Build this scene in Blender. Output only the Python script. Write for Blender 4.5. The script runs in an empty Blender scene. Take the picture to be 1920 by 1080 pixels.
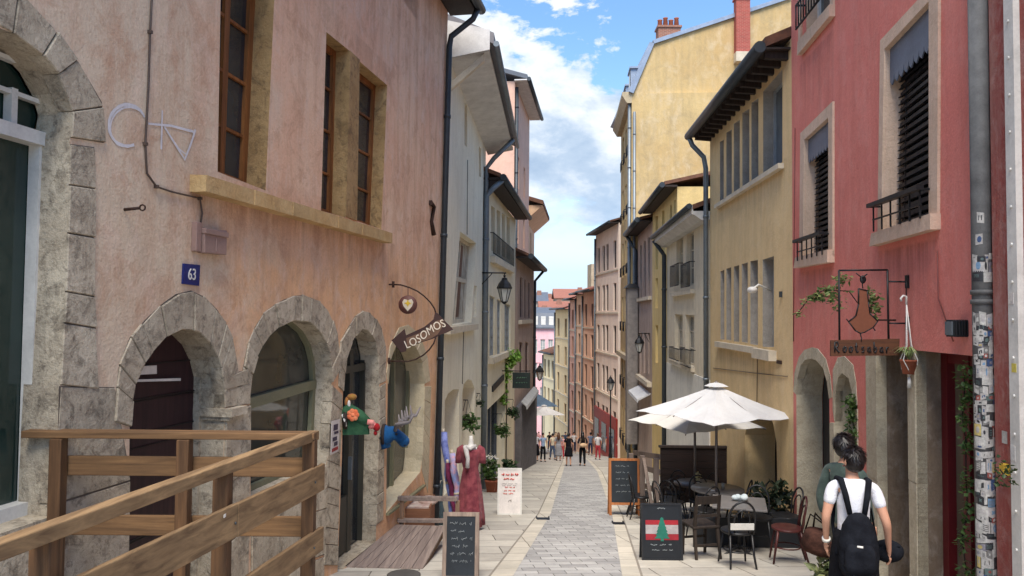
import bpy, math, random
from mathutils import Vector, Matrix, geometry
R = math.radians
random.seed(7)
scene = bpy.context.scene
COL = scene.collection
# ---------------------------------------------------------------- camera model
FL = 1386.0
PITCH = math.atan(51.5/FL); ROLL = R(0.5)
EYE = Vector((0, 0, 1.7))
CR = Matrix.Rotation(R(90)+PITCH, 3, 'X') @ Matrix.Rotation(ROLL, 3, 'Z')
def ray(px, py):
    return CR @ Vector(((px-960)/FL, -(py-540)/FL, -1))
S = 0.156
def gz(y):
    if y < -20: return 20*S
    if y > 105: return -105*S
    return -S*y
def gp(px, py):
    d = ray(px, py); t = -1.7/(d.z+S*d.y)
    return EYE+d*t
def at(px, py, y):
    d = ray(px, py); return EYE+d*(y/d.y)
def gx(px, y):                      # a point on the ground at depth y under image column px
    return Vector(((px-960)/FL*y, y, gz(y)))

class Fac:
    """vertical plane with local coords u (along), w (outwards), z (up)"""
    def __init__(s, P, d, n):
        s.P = Vector((P[0], P[1], 0)); s.d = Vector((d[0], d[1], 0)).normalized(); s.n = Vector((n[0], n[1], 0)).normalized()
    def p(s, u, w, z): 
        v = s.P+s.d*u+s.n*w; v.z = z; return v
    def px(s, x, y, w=0.0):
        d = ray(x, y); t = ((s.P+s.n*w)-EYE).dot(s.n)/d.dot(s.n); q = EYE+d*t
        return ((q-s.P).dot(s.d), q.z)
    def uy(s, y): return (y-s.P.y)/s.d.y
    def pts(s, L, w=0.0): return [s.px(a, b, w) for a, b in L]
    def gnd(s, u): return gz((s.P+s.d*u).y)
def left(x, y, k): return Fac((x, y), (k, 1), (1, -k))
def right(x, y, k): return Fac((x, y), (k, 1), (-1, k))
def front(x, y, k=0.0): return Fac((x, y), (1, k), (k, -1))

# ---------------------------------------------------------------- mesh builder
ID = lambda a, b, c: Vector((a, b, c))
class MB:
    def __init__(s, T=None): s.v = []; s.f = []; s.T = T or ID; s.sm = set()
    def add(s, vs, fs, smooth=False):
        o = len(s.v); s.v += [Vector(q) for q in vs]
        for f in fs:
            if smooth: s.sm.add(len(s.f))
            s.f.append([i+o for i in f])
        return s
    def box(s, a0, a1, b0, b1, c0, c1, T=None):
        T = T or s.T
        vs = [T(a, b, c) for c in (c0, c1) for b in (b0, b1) for a in (a0, a1)]
        return s.add(vs, [(0,1,3,2),(4,6,7,5),(0,4,5,1),(2,3,7,6),(0,2,6,4),(1,5,7,3)])
    def hexa(s, q0, q1):             # two quads joined
        return s.add(list(q0)+list(q1), [(3,2,1,0),(4,5,6,7)]+[(i,(i+1)%4,4+(i+1)%4,4+i) for i in range(4)])
    def prism(s, poly, c0, c1, T=None, side=True):   # poly in (a,b), extruded along c
        T = T or s.T; n = len(poly)
        vs = [T(a, b, c0) for a, b in poly]+[T(a, b, c1) for a, b in poly]
        tri = geometry.tessellate_polygon([[Vector((a, b, 0)) for a, b in poly]])
        fs = [tuple(t) for t in tri]+[tuple(i+n for i in t) for t in tri]
        if side: fs += [(i, (i+1) % n, n+(i+1) % n, n+i) for i in range(n)]
        return s.add(vs, fs)
    def tube(s, pts, r, n=8, cap=True, smooth=True):
        pts = [Vector(q) for q in pts]; m = len(pts)
        if m < 2: return s
        rs = r if isinstance(r, (list, tuple)) else [r]*m
        prev = None; vs = []
        for i, q in enumerate(pts):
            t = (pts[min(i+1, m-1)]-pts[max(i-1, 0)])
            t = t.normalized() if t.length > 1e-9 else Vector((0, 0, 1))
            if prev is None:
                a = Vector((0, 0, 1)) if abs(t.z) < .9 else Vector((1, 0, 0))
                x = t.cross(a).normalized()
            else:
                x = prev-t*prev.dot(t); x = x.normalized() if x.length > 1e-6 else t.orthogonal().normalized()
            prev = x; yv = t.cross(x)
            for j in range(n):
                an = 2*math.pi*j/n
                vs.append(q+(x*math.cos(an)+yv*math.sin(an))*rs[i])
        fs = [(i*n+j, i*n+(j+1) % n, (i+1)*n+(j+1) % n, (i+1)*n+j) for i in range(m-1) for j in range(n)]
        o = len(s.v); s.add(vs, fs, smooth)
        if cap: s.f.append([o+j for j in range(n)][::-1]); s.f.append([o+(m-1)*n+j for j in range(n)])
        return s
    def lathe(s, prof, c=(0, 0, 0), n=20, sx=1, sy=1, fn=None, smooth=True):   # prof (r,z)
        c = Vector(c); vs = []
        for r, z in prof:
            for j in range(n):
                an = 2*math.pi*j/n; k = fn(an, z) if fn else 1
                vs.append(c+Vector((r*k*math.cos(an)*sx, r*k*math.sin(an)*sy, z)))
        m = len(prof)
        fs = [(i*n+j, i*n+(j+1) % n, (i+1)*n+(j+1) % n, (i+1)*n+j) for i in range(m-1) for j in range(n)]
        o = len(s.v); s.add(vs, fs, smooth)
        s.f.append([o+j for j in range(n)][::-1]); s.f.append([o+(m-1)*n+j for j in range(n)])
        return s
    def ball(s, c, rx, ry=None, rz=None, n=12, m=8):
        ry = ry or rx; rz = rz or rx
        prof = [(max(math.sin(math.pi*i/m), .02), -math.cos(math.pi*i/m)) for i in range(m+1)]
        vs = []; c = Vector(c)
        for r, z in prof:
            for j in range(n):
                an = 2*math.pi*j/n
                vs.append(c+Vector((r*math.cos(an)*rx, r*math.sin(an)*ry, z*rz)))
        fs = [(i*n+j, i*n+(j+1) % n, (i+1)*n+(j+1) % n, (i+1)*n+j) for i in range(m) for j in range(n)]
        o = len(s.v); s.add(vs, fs, True)
        s.f.append([o+j for j in range(n)][::-1]); s.f.append([o+m*n+j for j in range(n)])
        return s
    def leaves(s, blobs, n, size, rng, droop=.3):
        """n leaf-sized bent faces scattered through ellipsoid blobs (c, rx, ry, rz)"""
        for _ in range(n):
            c, rx, ry, rz = rng.choice(blobs)
            while True:
                q = Vector((rng.uniform(-1, 1), rng.uniform(-1, 1), rng.uniform(-1, 1)))
                if q.length < 1: break
            q = Vector(c)+Vector((q.x*rx, q.y*ry, q.z*rz))
            d = Vector((rng.gauss(0, 1), rng.gauss(0, 1), rng.gauss(-droop, .6))).normalized()
            e = d.cross(Vector((rng.gauss(0, .4), rng.gauss(0, .4), 1))).normalized(); nn = d.cross(e)
            L = size*rng.uniform(.6, 1.3); W = L*rng.uniform(.28, .42)
            s.add([q, q+d*L*.45+e*W+nn*W*.25, q+d*L, q+d*L*.45-e*W+nn*W*.25], [(0, 1, 2), (0, 2, 3)])
        return s

def setp(o, label=None, cat=None, group=None, kind=None):
    if label: o['label'] = label
    if cat: o['category'] = cat
    if group: o['group'] = group
    if kind: o['kind'] = kind
    return o
WLOC = {}
def thing(name, loc, label, cat, group=None):
    o = bpy.data.objects.new(name, None); COL.objects.link(o); o.empty_display_size = .1
    o.location = loc; WLOC[o] = Vector(loc); return setp(o, label, cat, group)
def make_mesh(name, mb, m, off):
    me = bpy.data.meshes.new(name)
    me.from_pydata([tuple(q-off) for q in mb.v], [], [tuple(f) for f in mb.f]); me.validate()
    if mb.sm and len(me.polygons) == len(mb.f):
        for i in mb.sm: me.polygons[i].use_smooth = True
    import bmesh
    b = bmesh.new(); b.from_mesh(me); bmesh.ops.recalc_face_normals(b, faces=b.faces[:]); b.to_mesh(me); b.free()
    me.materials.append(m); return me
def obj(name, mb, m, parent=None, label=None, cat=None, group=None, kind=None, bevel=0):
    off = WLOC[parent] if parent else Vector((0, 0, 0))
    loc = None
    if parent is None and mb.v and kind is None:      # a one-mesh thing: its origin at its base
        lo = Vector((sum(q.x for q in mb.v)/len(mb.v), sum(q.y for q in mb.v)/len(mb.v), min(q.z for q in mb.v)))
        off = lo; loc = lo
    me = make_mesh(name, mb, m, off)
    o = bpy.data.objects.new(name, me); COL.objects.link(o)
    if parent: o.parent = parent
    if loc: o.location = loc
    WLOC[o] = off
    if bevel:
        bv = o.modifiers.new('Bevel', 'BEVEL'); bv.width = bevel; bv.segments = 2; bv.limit_method = 'ANGLE'
    return setp(o, label, cat, group, kind)
def objp(name, mb, m, parent=None, pad=.03, **k):
    """one object for each cluster of touching pieces"""
    n = len(mb.v); par = list(range(n))
    def fd(i):
        while par[i] != i: par[i] = par[par[i]]; i = par[i]
        return i
    for f in mb.f:
        for j in f[1:]: par[fd(j)] = fd(f[0])
    isl = {}
    for i in range(n): isl.setdefault(fd(i), []).append(i)
    B = []
    for r, L_ in isl.items():
        B.append([[min(mb.v[i][c] for i in L_)-pad for c in range(3)], [max(mb.v[i][c] for i in L_)+pad for c in range(3)], {r}])
    ch = True
    while ch:
        ch = False; out = []
        for b in B:
            for o in out:
                if all(b[0][c] <= o[1][c] and o[0][c] <= b[1][c] for c in range(3)):
                    o[0] = [min(o[0][c], b[0][c]) for c in range(3)]; o[1] = [max(o[1][c], b[1][c]) for c in range(3)]; o[2] |= b[2]; ch = True; break
            else: out.append(b)
        B = out
    res = []
    for b in B:
        q = MB(); mp = {}
        for fi, f in enumerate(mb.f):
            if fd(f[0]) in b[2]:
                for i in f:
                    if i not in mp: mp[i] = len(q.v); q.v.append(mb.v[i])
                if fi in mb.sm: q.sm.add(len(q.f))
                q.f.append([mp[i] for i in f])
        res.append(obj(name, q, m, parent, **k))
    return res[0]
def copy_tree(o, parent=None, label=None, loc=None, rz=None):
    c = o.copy(); COL.objects.link(c); c.parent = parent
    if label: c['label'] = label
    if loc is not None: c.location = loc
    if rz is not None: c.rotation_euler = (0, 0, rz)
    for ch in [x for x in bpy.data.objects if x.parent == o and x != c]: copy_tree(ch, c)
    return c

# ---------------------------------------------------------------- materials
def sr(r, g, b):
    f = lambda c: (c/255/12.92) if c/255 <= .04045 else ((c/255+.055)/1.055)**2.4
    return (f(r), f(g), f(b), 1)
def sc(c, k): return (c[0]*k, c[1]*k, c[2]*k, 1)
class NT:
    def __init__(s, name):
        s.m = bpy.data.materials.new(name); s.m.use_nodes = True; s.t = s.m.node_tree; s.t.nodes.clear()
        s.out = s.n('ShaderNodeOutputMaterial'); s.b = s.n('ShaderNodeBsdfPrincipled'); s.l(s.b.outputs[0], s.out.inputs[0])
        s.pos = s.n('ShaderNodeNewGeometry').outputs['Position']
    def n(s, t, **k):
        x = s.t.nodes.new(t)
        for a, v in k.items(): setattr(x, a, v)
        return x
    def l(s, a, b): s.t.links.new(a, b)
    def mapv(s, scale=(1, 1, 1), loc=(0, 0, 0), rot=(0, 0, 0), src=None):
        x = s.n('ShaderNodeMapping'); x.inputs['Scale'].default_value = scale; x.inputs['Location'].default_value = loc; x.inputs['Rotation'].default_value = rot
        s.l(src or s.pos, x.inputs[0]); return x.outputs[0]
    def noise(s, scale, detail=4, rough=.55, vec=None, dist=0):
        x = s.n('ShaderNodeTexNoise'); x.inputs['Scale'].default_value = scale; x.inputs['Detail'].default_value = detail
        x.inputs['Roughness'].default_value = rough; x.inputs['Distortion'].default_value = dist
        s.l(vec or s.pos, x.inputs['Vector']); return x.outputs[0]
    def ramp(s, fac, stops, inter='LINEAR'):
        x = s.n('ShaderNodeValToRGB'); x.color_ramp.interpolation = inter; e = x.color_ramp.elements
        while len(e) < len(stops): e.new(.5)
        for i, (p, c) in enumerate(stops):
            e[i].position = p; e[i].color = c if isinstance(c, tuple) else (c, c, c, 1)
        s.l(fac, x.inputs[0]); return x.outputs[0]
    def mix(s, fac, a, b, mode='MIX'):
        x = s.n('ShaderNodeMix', data_type='RGBA', blend_type=mode)
        for sock, v in ((x.inputs[0], fac), (x.inputs[6], a), (x.inputs[7], b)):
            if isinstance(v, (int, float)): sock.default_value = v
            elif isinstance(v, tuple): sock.default_value = v
            else: s.l(v, sock)
        return x.outputs[2]
    def math(s, op, a, b=0.0):
        x = s.n('ShaderNodeMath', operation=op)
        for i, v in enumerate((a, b)):
            if isinstance(v, (int, float)): x.inputs[i].default_value = v
            else: s.l(v, x.inputs[i])
        return x.outputs[0]
    def bump(s, h, strength=.3, dist=.02):
        x = s.n('ShaderNodeBump'); x.inputs['Strength'].default_value = strength; x.inputs['Distance'].default_value = dist
        s.l(h, x.inputs['Height']); s.l(x.outputs[0], s.b.inputs['Normal']); return x
    def col(s, c):
        if isinstance(c, tuple): s.b.inputs['Base Color'].default_value = c
        else: s.l(c, s.b.inputs['Base Color'])
    def fin(s, rough=.8, metal=0, spec=.5):
        if isinstance(rough, (int, float)): s.b.inputs['Roughness'].default_value = rough
        else: s.l(rough, s.b.inputs['Roughness'])
        s.b.inputs['Metallic'].default_value = metal; s.b.inputs['Specular IOR Level'].default_value = spec
        return s.m
MATS = {}
def cached(f):
    def g(name, *a, **k):
        if name not in MATS: MATS[name] = f(name, *a, **k)
        return MATS[name]
    return g
@cached
def plaster(name, base, alt=None, dirt=.35, streak=.5, scale=1.0, dirtcol=None, bump=.35, low=None, zlow=0, near=None, ynear=0, stains_shade=()):
    t = NT(name); alt = alt or sc(base, .8); g_ = sum(base[:3])/3
    dc = dirtcol or (base[0]*.42+g_*.12, base[1]*.42+g_*.11, base[2]*.42+g_*.10, 1); lt = (base[0]*.6+.3, base[1]*.6+.28, base[2]*.6+.26, 1)
    big = t.noise(.5*scale, 5, .6)
    c = t.mix(t.ramp(big, [(.36, 0.0), (.64, 1.0)]), base, alt)
    if low:
        sep = t.n('ShaderNodeSeparateXYZ'); t.l(t.pos, sep.inputs[0])
        zz = t.math('ADD', sep.outputs[2], t.math('MULTIPLY', t.math('SUBTRACT', t.noise(.9, 4, .6), .5), 1.6))
        c = t.mix(t.ramp(t.math('ADD', t.math('MULTIPLY', zz, .5), .5-zlow*.5), [(.3, 1.0), (.62, 0.0)]), c, low)
    if near:
        sep2 = t.n('ShaderNodeSeparateXYZ'); t.l(t.pos, sep2.inputs[0])
        yy = t.math('ADD', sep2.outputs[1], t.math('MULTIPLY', t.math('SUBTRACT', t.noise(1.3, 6, .65, None, .6), .5), 4.2))
        c = t.mix(t.math('MULTIPLY', t.ramp(t.math('ADD', t.math('MULTIPLY', yy, .4), .5-ynear*.4), [(.25, 1.0), (.75, 0.0)]), .85), c, near)
    st = t.noise(1.0, 7, .7, t.mapv((3.6*scale, 3.6*scale, .42*scale)), .3)
    c = t.mix(t.math('MULTIPLY', t.ramp(st, [(.45, 0.0), (.62, 1.0)]), streak), c, dc)
    st2 = t.noise(1.0, 7, .7, t.mapv((6*scale, 6*scale, .9*scale), (4, 2, 7)), .3)
    c = t.mix(t.math('MULTIPLY', t.ramp(st2, [(.5, 0.0), (.72, 1.0)]), streak*.55), c, lt)
    bl = t.noise(2.3*scale, 8, .74, None, .8)
    c = t.mix(t.math('MULTIPLY', t.ramp(bl, [(.49, 0.0), (.62, 1.0)]), dirt), c, dc)
    li = t.noise(3.6*scale, 7, .72, t.mapv((1, 1, .6), (5, 3, 1)), .5)
    c = t.mix(t.math('MULTIPLY', t.ramp(li, [(.50, 0.0), (.66, 1.0)]), dirt*.95), c, lt)
    sp = t.noise(17*scale, 6, .75)
    c = t.mix(t.math('MULTIPLY', t.ramp(sp, [(.57, 0.0), (.68, 1.0)]), dirt*.6), c, sc(dc, .75))
    if stains_shade:
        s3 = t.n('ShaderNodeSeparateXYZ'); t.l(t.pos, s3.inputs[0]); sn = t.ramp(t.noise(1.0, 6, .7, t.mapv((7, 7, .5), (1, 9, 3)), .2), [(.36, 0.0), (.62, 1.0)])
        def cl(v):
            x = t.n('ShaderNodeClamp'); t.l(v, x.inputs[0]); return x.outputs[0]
        for ya, yb, zt, ln_, k in stains_shade:  # streaks below sills; also carries painted shade under a ledge
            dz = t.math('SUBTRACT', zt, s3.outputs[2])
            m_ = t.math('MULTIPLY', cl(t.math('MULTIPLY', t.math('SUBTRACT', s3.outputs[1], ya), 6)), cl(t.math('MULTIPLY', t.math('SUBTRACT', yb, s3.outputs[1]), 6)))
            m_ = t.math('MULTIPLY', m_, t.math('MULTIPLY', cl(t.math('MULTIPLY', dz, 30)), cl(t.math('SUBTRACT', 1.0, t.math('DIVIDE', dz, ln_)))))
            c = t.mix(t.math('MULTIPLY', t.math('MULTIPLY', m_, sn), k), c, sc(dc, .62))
    fine = t.noise(38, 3, .7); c = t.mix(.2, c, t.ramp(fine, [(.25, sc(base, .5)), (.75, sc(base, 1.25))]))
    t.col(c)
    h = t.math('ADD', t.math('MULTIPLY', t.noise(5, 6, .62), .9), t.math('MULTIPLY', t.noise(45, 4, .6), .35))
    t.bump(h, bump+.1, .035); return t.fin(.92, 0, .2)
@cached
def stone(name, base, dark=None, light=None, scale=1.0, dirt=.6):
    t = NT(name); dark = dark or sc(base, .38); light = light or sc(base, 1.45)
    c = t.mix(t.ramp(t.noise(2.2*scale, 6, .65), [(.35, 0.0), (.65, 1.0)]), base, light)
    c = t.mix(t.math('MULTIPLY', t.ramp(t.noise(5.5*scale, 8, .74, None, .8), [(.5, 0.0), (.66, 1.0)]), dirt), c, dark)
    c = t.mix(t.math('MULTIPLY', t.ramp(t.noise(15*scale, 7, .75, None, .3), [(.54, 0.0), (.64, 1.0)]), dirt*.8), c, sc(dark, .9))
    c = t.mix(t.math('MULTIPLY', t.ramp(t.noise(11*scale, 7, .75, t.mapv((1, 1, 1), (7, 1, 4)), .3), [(.56, 0.0), (.66, 1.0)]), dirt*.7), c, sc(light, 1.15))
    c = t.mix(.25, c, t.ramp(t.noise(30*scale, 4, .7), [(.3, sc(base, .5)), (.7, sc(base, 1.4))]))
    oi = t.n('ShaderNodeNewGeometry').outputs['Random Per Island']
    c = t.mix(1.0, c, t.ramp(oi, [(0, .86), (1, 1.08)]), 'MULTIPLY')
    t.col(c)
    t.bump(t.math('ADD', t.noise(6*scale, 6, .7), t.math('MULTIPLY', t.noise(34*scale, 5, .7), .4)), .6, .035)
    return t.fin(.9, 0, .25)
@cached
def wood(name, base, dark=None, axis='z', rough=.7):
    t = NT(name); dark = dark or sc(base, .45)
    sca = {'x': (1.2, 22, 22), 'y': (22, 1.2, 22), 'z': (22, 22, 1.2)}[axis]
    g = t.noise(1.0, 6, .65, t.mapv(sca), .6)
    c = t.mix(t.ramp(g, [(.34, 0.0), (.68, 1.0)]), base, dark)
    c = t.mix(t.math('MULTIPLY', t.ramp(t.noise(1.7, 5, .7), [(.45, 0.0), (.7, 1.0)]), .5), c, sc(dark, 1.2))
    oi = t.n('ShaderNodeNewGeometry').outputs['Random Per Island']
    c = t.mix(1.0, c, t.ramp(oi, [(0, .8), (1, 1.15)]), 'MULTIPLY')
    t.col(c); t.bump(g, .25, .006); return t.fin(rough, 0, .3)
@cached
def paint(name, c, rough=.55, metal=0, var=.25, sc_=3.0, spec=.4):
    t = NT(name)
    k = t.mix(t.ramp(t.noise(sc_, 6, .7), [(.35, 0.0), (.7, 1.0)]), sc(c, 1+var*.35), sc(c, 1-var))
    k = t.mix(.12, k, t.ramp(t.noise(sc_*14, 3, .6), [(.3, sc(c, .5)), (.7, sc(c, 1.4))]))
    t.col(k); t.bump(t.noise(40, 3), .08, .01); return t.fin(rough, metal, spec)
@cached
def glass(name, c, rough=.06):
    t = NT(name)
    t.col(t.mix(t.ramp(t.noise(1.1, 3, .5), [(.35, 0.0), (.7, 1.0)]), c, sc(c, 2.2)))
    t.bump(t.noise(2.5, 2), .05, .02); return t.fin(rough, 0, .55)
@cached
def cloth(name, c, c2=None, sc_=6.0):
    t = NT(name); c2 = c2 or sc(c, .7)
    t.col(t.mix(t.ramp(t.noise(sc_, 4, .6), [(.4, 0.0), (.65, 1.0)]), c, c2)); t.bump(t.noise(14, 4), .3, .02); 
    t.bump(t.math('ADD', t.noise(9, 4), t.math('MULTIPLY', t.noise(160, 2), .2)), .6, .03)
    t.b.inputs['Sheen Weight'].default_value = .12 if sum(c[:3]) > .25 else 0.0; return t.fin(.97, 0, .08)
@cached
def leafm(name, c, c2):
    t = NT(name)
    oi = t.n('ShaderNodeNewGeometry').outputs['Random Per Island']
    t.col(t.mix(t.ramp(oi, [(0.1, 0.0), (.9, 1.0)]), c, c2)); t.fin(.55, 0, .35)
    tr = t.n('ShaderNodeBsdfTranslucent'); tr.inputs[0].default_value = sc(c2, 1.3)
    mx = t.n('ShaderNodeMixShader'); mx.inputs[0].default_value = .25
    t.l(t.b.outputs[0], mx.inputs[1]); t.l(tr.outputs[0], mx.inputs[2]); t.l(mx.outputs[0], t.out.inputs[0])
    return t.m
@cached
def tiles(name, c, c2):
    t = NT(name)
    oi = t.noise(5, 4, .7)
    k = t.mix(t.ramp(oi, [(.35, 0.0), (.7, 1.0)]), c, c2); t.col(k)
    w = t.n('ShaderNodeTexWave'); w.inputs['Scale'].default_value = 2.2; w.inputs['Distortion'].default_value = .4; w.bands_direction = 'Y'
    t.l(t.pos, w.inputs['Vector']); t.bump(w.outputs[1], .6, .06); return t.fin(.9, 0, .2)
@cached
def brickm(name, c1, c2, mort, sx=.22, sz=.07):
    t = NT(name)
    x = t.n('ShaderNodeTexBrick'); x.inputs['Scale'].default_value = 1; x.inputs['Brick Width'].default_value = sx; x.inputs['Row Height'].default_value = sz
    x.inputs['Mortar Size'].default_value = .008; x.inputs['Color1'].default_value = c1; x.inputs['Color2'].default_value = c2; x.inputs['Mortar'].default_value = mort
    t.l(t.mapv((1, 1, 1), (0, 0, 0), (R(90), 0, 0)), x.inputs['Vector']); t.col(t.mix(.3, x.outputs[0], t.ramp(t.noise(6, 5, .7), [(.3, sc(c1, .5)), (.7, sc(c1, 1.3))])))
    t.bump(x.outputs[1], -.3, .01); return t.fin(.9, 0, .2)
@cached
def paving(name, c1, c2, mort, bw, rh, rot=0.0, msize=.008, tint=None, offset=.5, squash=1.0):
    t = NT(name)
    v = t.mapv((1, 1, 0), (0.13, .07, 0), (0, 0, rot))
    jit = t.n('ShaderNodeVectorMath', operation='MULTIPLY_ADD'); nz = t.n('ShaderNodeTexNoise'); nz.inputs['Scale'].default_value = 2.5
    t.l(v, nz.inputs['Vector']); t.l(nz.outputs[1], jit.inputs[0]); jit.inputs[1].default_value = (.03, .03, 0); t.l(v, jit.inputs[2])
    x = t.n('ShaderNodeTexBrick'); x.offset = offset; x.inputs['Scale'].default_value = 1; x.inputs['Brick Width'].default_value = bw; x.inputs['Row Height'].default_value = rh
    x.inputs['Mortar Size'].default_value = msize; x.inputs['Mortar Smooth'].default_value = .3; x.inputs['Bias'].default_value = 0
    x.inputs['Color1'].default_value = c1; x.inputs['Color2'].default_value = c2; x.inputs['Mortar'].default_value = mort
    t.l(jit.outputs[0], x.inputs['Vector'])
    k = x.outputs[0]
    k = t.mix(t.math('MULTIPLY', t.ramp(t.noise(.9, 6, .7), [(.4, 0.0), (.7, 1.0)]), .45), k, sc(c2, .62))
    k = t.mix(t.math('MULTIPLY', t.ramp(t.noise(2.7, 7, .75, t.mapv((.6, 2.2, 1))), [(.5, 0.0), (.72, 1.0)]), .5), k, tint or sc(c1, 1.35))
    k = t.mix(t.math('MULTIPLY', t.ramp(t.noise(9, 7, .75), [(.55, 0.0), (.72, 1.0)]), .4), k, sc(c2, .5))
    t.col(k); t.bump(t.math('SUBTRACT', t.math('MULTIPLY', t.noise(18, 5), .35), x.outputs[1]), .5, .012); return t.fin(.78, 0, .3)
# shared materials
M_GLASS = glass('dark_glass', (.018, .022, .026, 1)); M_GLASSB = glass('sky_glass', (.06, .07, .08, 1), .1)
M_ZINC = paint('zinc', sr(120, 128, 135), .5, .5); M_DZINC = paint('dark_zinc', sr(62, 68, 74), .5, .35)
M_IRON = paint('black_iron', (.012, .012, .014, 1), .5, .3); M_RUST = paint('rusty_iron', sr(62, 42, 34), .7, .3)
M_WHITE = paint('white_paint', sr(215, 212, 205), .55); M_CREAM = paint('cream_stone', sr(205, 192, 170), .8)
M_BLACK = paint('matt_black', (.012, .013, .016, 1), .5)
M_TILE = tiles('roof_tile', sr(120, 84, 66), sr(84, 62, 54)); M_RTILE = tiles('red_roof_tile', sr(160, 106, 90), sr(128, 88, 78))
M_SLATE = paint('slate', sr(92, 98, 108), .6); M_DWOOD = wood('dark_eave_wood', sr(58, 48, 44))
M_LEAF = leafm('green_leaf', (.035, .075, .02, 1), (.10, .17, .045, 1)); M_LEAFY = leafm('bright_leaf', (.12, .24, .03, 1), (.26, .42, .08, 1))
M_LEAFD = leafm('dark_leaf', (.018, .04, .014, 1), (.05, .09, .03, 1)); M_TERRA = paint('terracotta', sr(150, 84, 60), .85)
M_GREYSTONE = stone('grey_stone', sr(168, 154, 134), sr(70, 62, 54), sr(206, 194, 172), 1.1, .85)
M_LIMESTONE = stone('limestone', sr(172, 160, 138), sr(112, 98, 80), sr(200, 190, 168), 1, .4)

# ---------------------------------------------------------------- house helpers
def resample(L, n):
    L = [Vector((a, b)) for a, b in L]; d = [0]
    for i in range(1, len(L)): d.append(d[-1]+(L[i]-L[i-1]).length)
    out = []
    for k in range(n+1):
        t = d[-1]*k/n; i = 1
        while i < len(L)-1 and d[i] < t: i += 1
        q = (t-d[i-1])/max(d[i]-d[i-1], 1e-9); out.append(tuple(L[i-1].lerp(L[i], q)))
    return out
def ring(mb, F, inner, outer, n, w0=-.05, w1=.03, gap=.012, seed=1, jit=.015, flat=.5, mort=None):
    rng = random.Random(seed); w1 *= flat; gap *= .75
    i_ = resample(inner, n); o_ = resample(outer, n)
    if mort is not None:
        for k in range(n): mort.add([F.p(i_[k][0], .002, i_[k][1]), F.p(o_[k][0], .002, o_[k][1]), F.p(o_[k+1][0], .002, o_[k+1][1]), F.p(i_[k+1][0], .002, i_[k+1][1])], [(0, 1, 2, 3)])
    cut = [0.0]+[max(-.3, min(.3, rng.gauss(0, .12))) for _ in range(n-1)]+[0.0]
    def pt(A, t):
        t = max(0, min(n, t)); k = min(int(t), n-1); q = t-k
        return (A[k][0]*(1-q)+A[k+1][0]*q, A[k][1]*(1-q)+A[k+1][1]*q)
    for k in range(n):
        t0 = k+cut[k]; t1 = k+1+cut[k+1]
        a, b, c, d = pt(i_, t0), pt(o_, t0), pt(o_, t1), pt(i_, t1)
        L = max(Vector((a[0]-d[0], a[1]-d[1])).length, Vector((b[0]-c[0], b[1]-c[1])).length, .05); g = min(gap/L/2, .2)
        lerp = lambda p, q, s: (p[0]+(q[0]-p[0])*s, p[1]+(q[1]-p[1])*s)
        a2, d2 = lerp(a, d, g), lerp(a, d, 1-g); b2, c2 = lerp(b, c, g), lerp(b, c, 1-g)
        ex = rng.uniform(-jit*2, jit*2)
        b2 = lerp(a2, b2, 1+ex); c2 = lerp(d2, c2, 1+rng.uniform(-jit*2, jit*2))
        ww = max(.004, w1+rng.uniform(-jit, jit)*.4); ch = min(.007, ww*.8)
        q = [a2, b2, c2, d2]; cx = sum(p[0] for p in q)/4; cz = sum(p[1] for p in q)/4
        ins = [lerp(p, (cx, cz), min(.12, ch/max(Vector((p[0]-cx, p[1]-cz)).length, .02))) for p in q]
        v0 = [F.p(u, w0, z) for u, z in q]; v1 = [F.p(u, ww-ch, z) for u, z in q]; v2 = [F.p(u, ww, z) for u, z in ins]
        mb.add(v0+v1+v2, [(3, 2, 1, 0), (8, 9, 10, 11)]+[(i, (i+1) % 4, 4+(i+1) % 4, 4+i) for i in range(4)]+[(4+i, 4+(i+1) % 4, 8+(i+1) % 4, 8+i) for i in range(4)])
def quadmap(Q):      # TL TR BR BL -> bilinear (s right, t down)
    TL, TR, BR, BL = Q
    def f(s, t):
        return tuple((TL[i]*(1-s)+TR[i]*s)*(1-t)+(BL[i]*(1-s)+BR[i]*s)*t for i in (0, 1))
    return f
def bar(mb, F, q, s0, s1, t0, t1, w0, w1):
    P = [q(s0, t0), q(s1, t0), q(s1, t1), q(s0, t1)]
    mb.hexa([F.p(u, w0, z) for u, z in P], [F.p(u, w1, z) for u, z in P])
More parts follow.
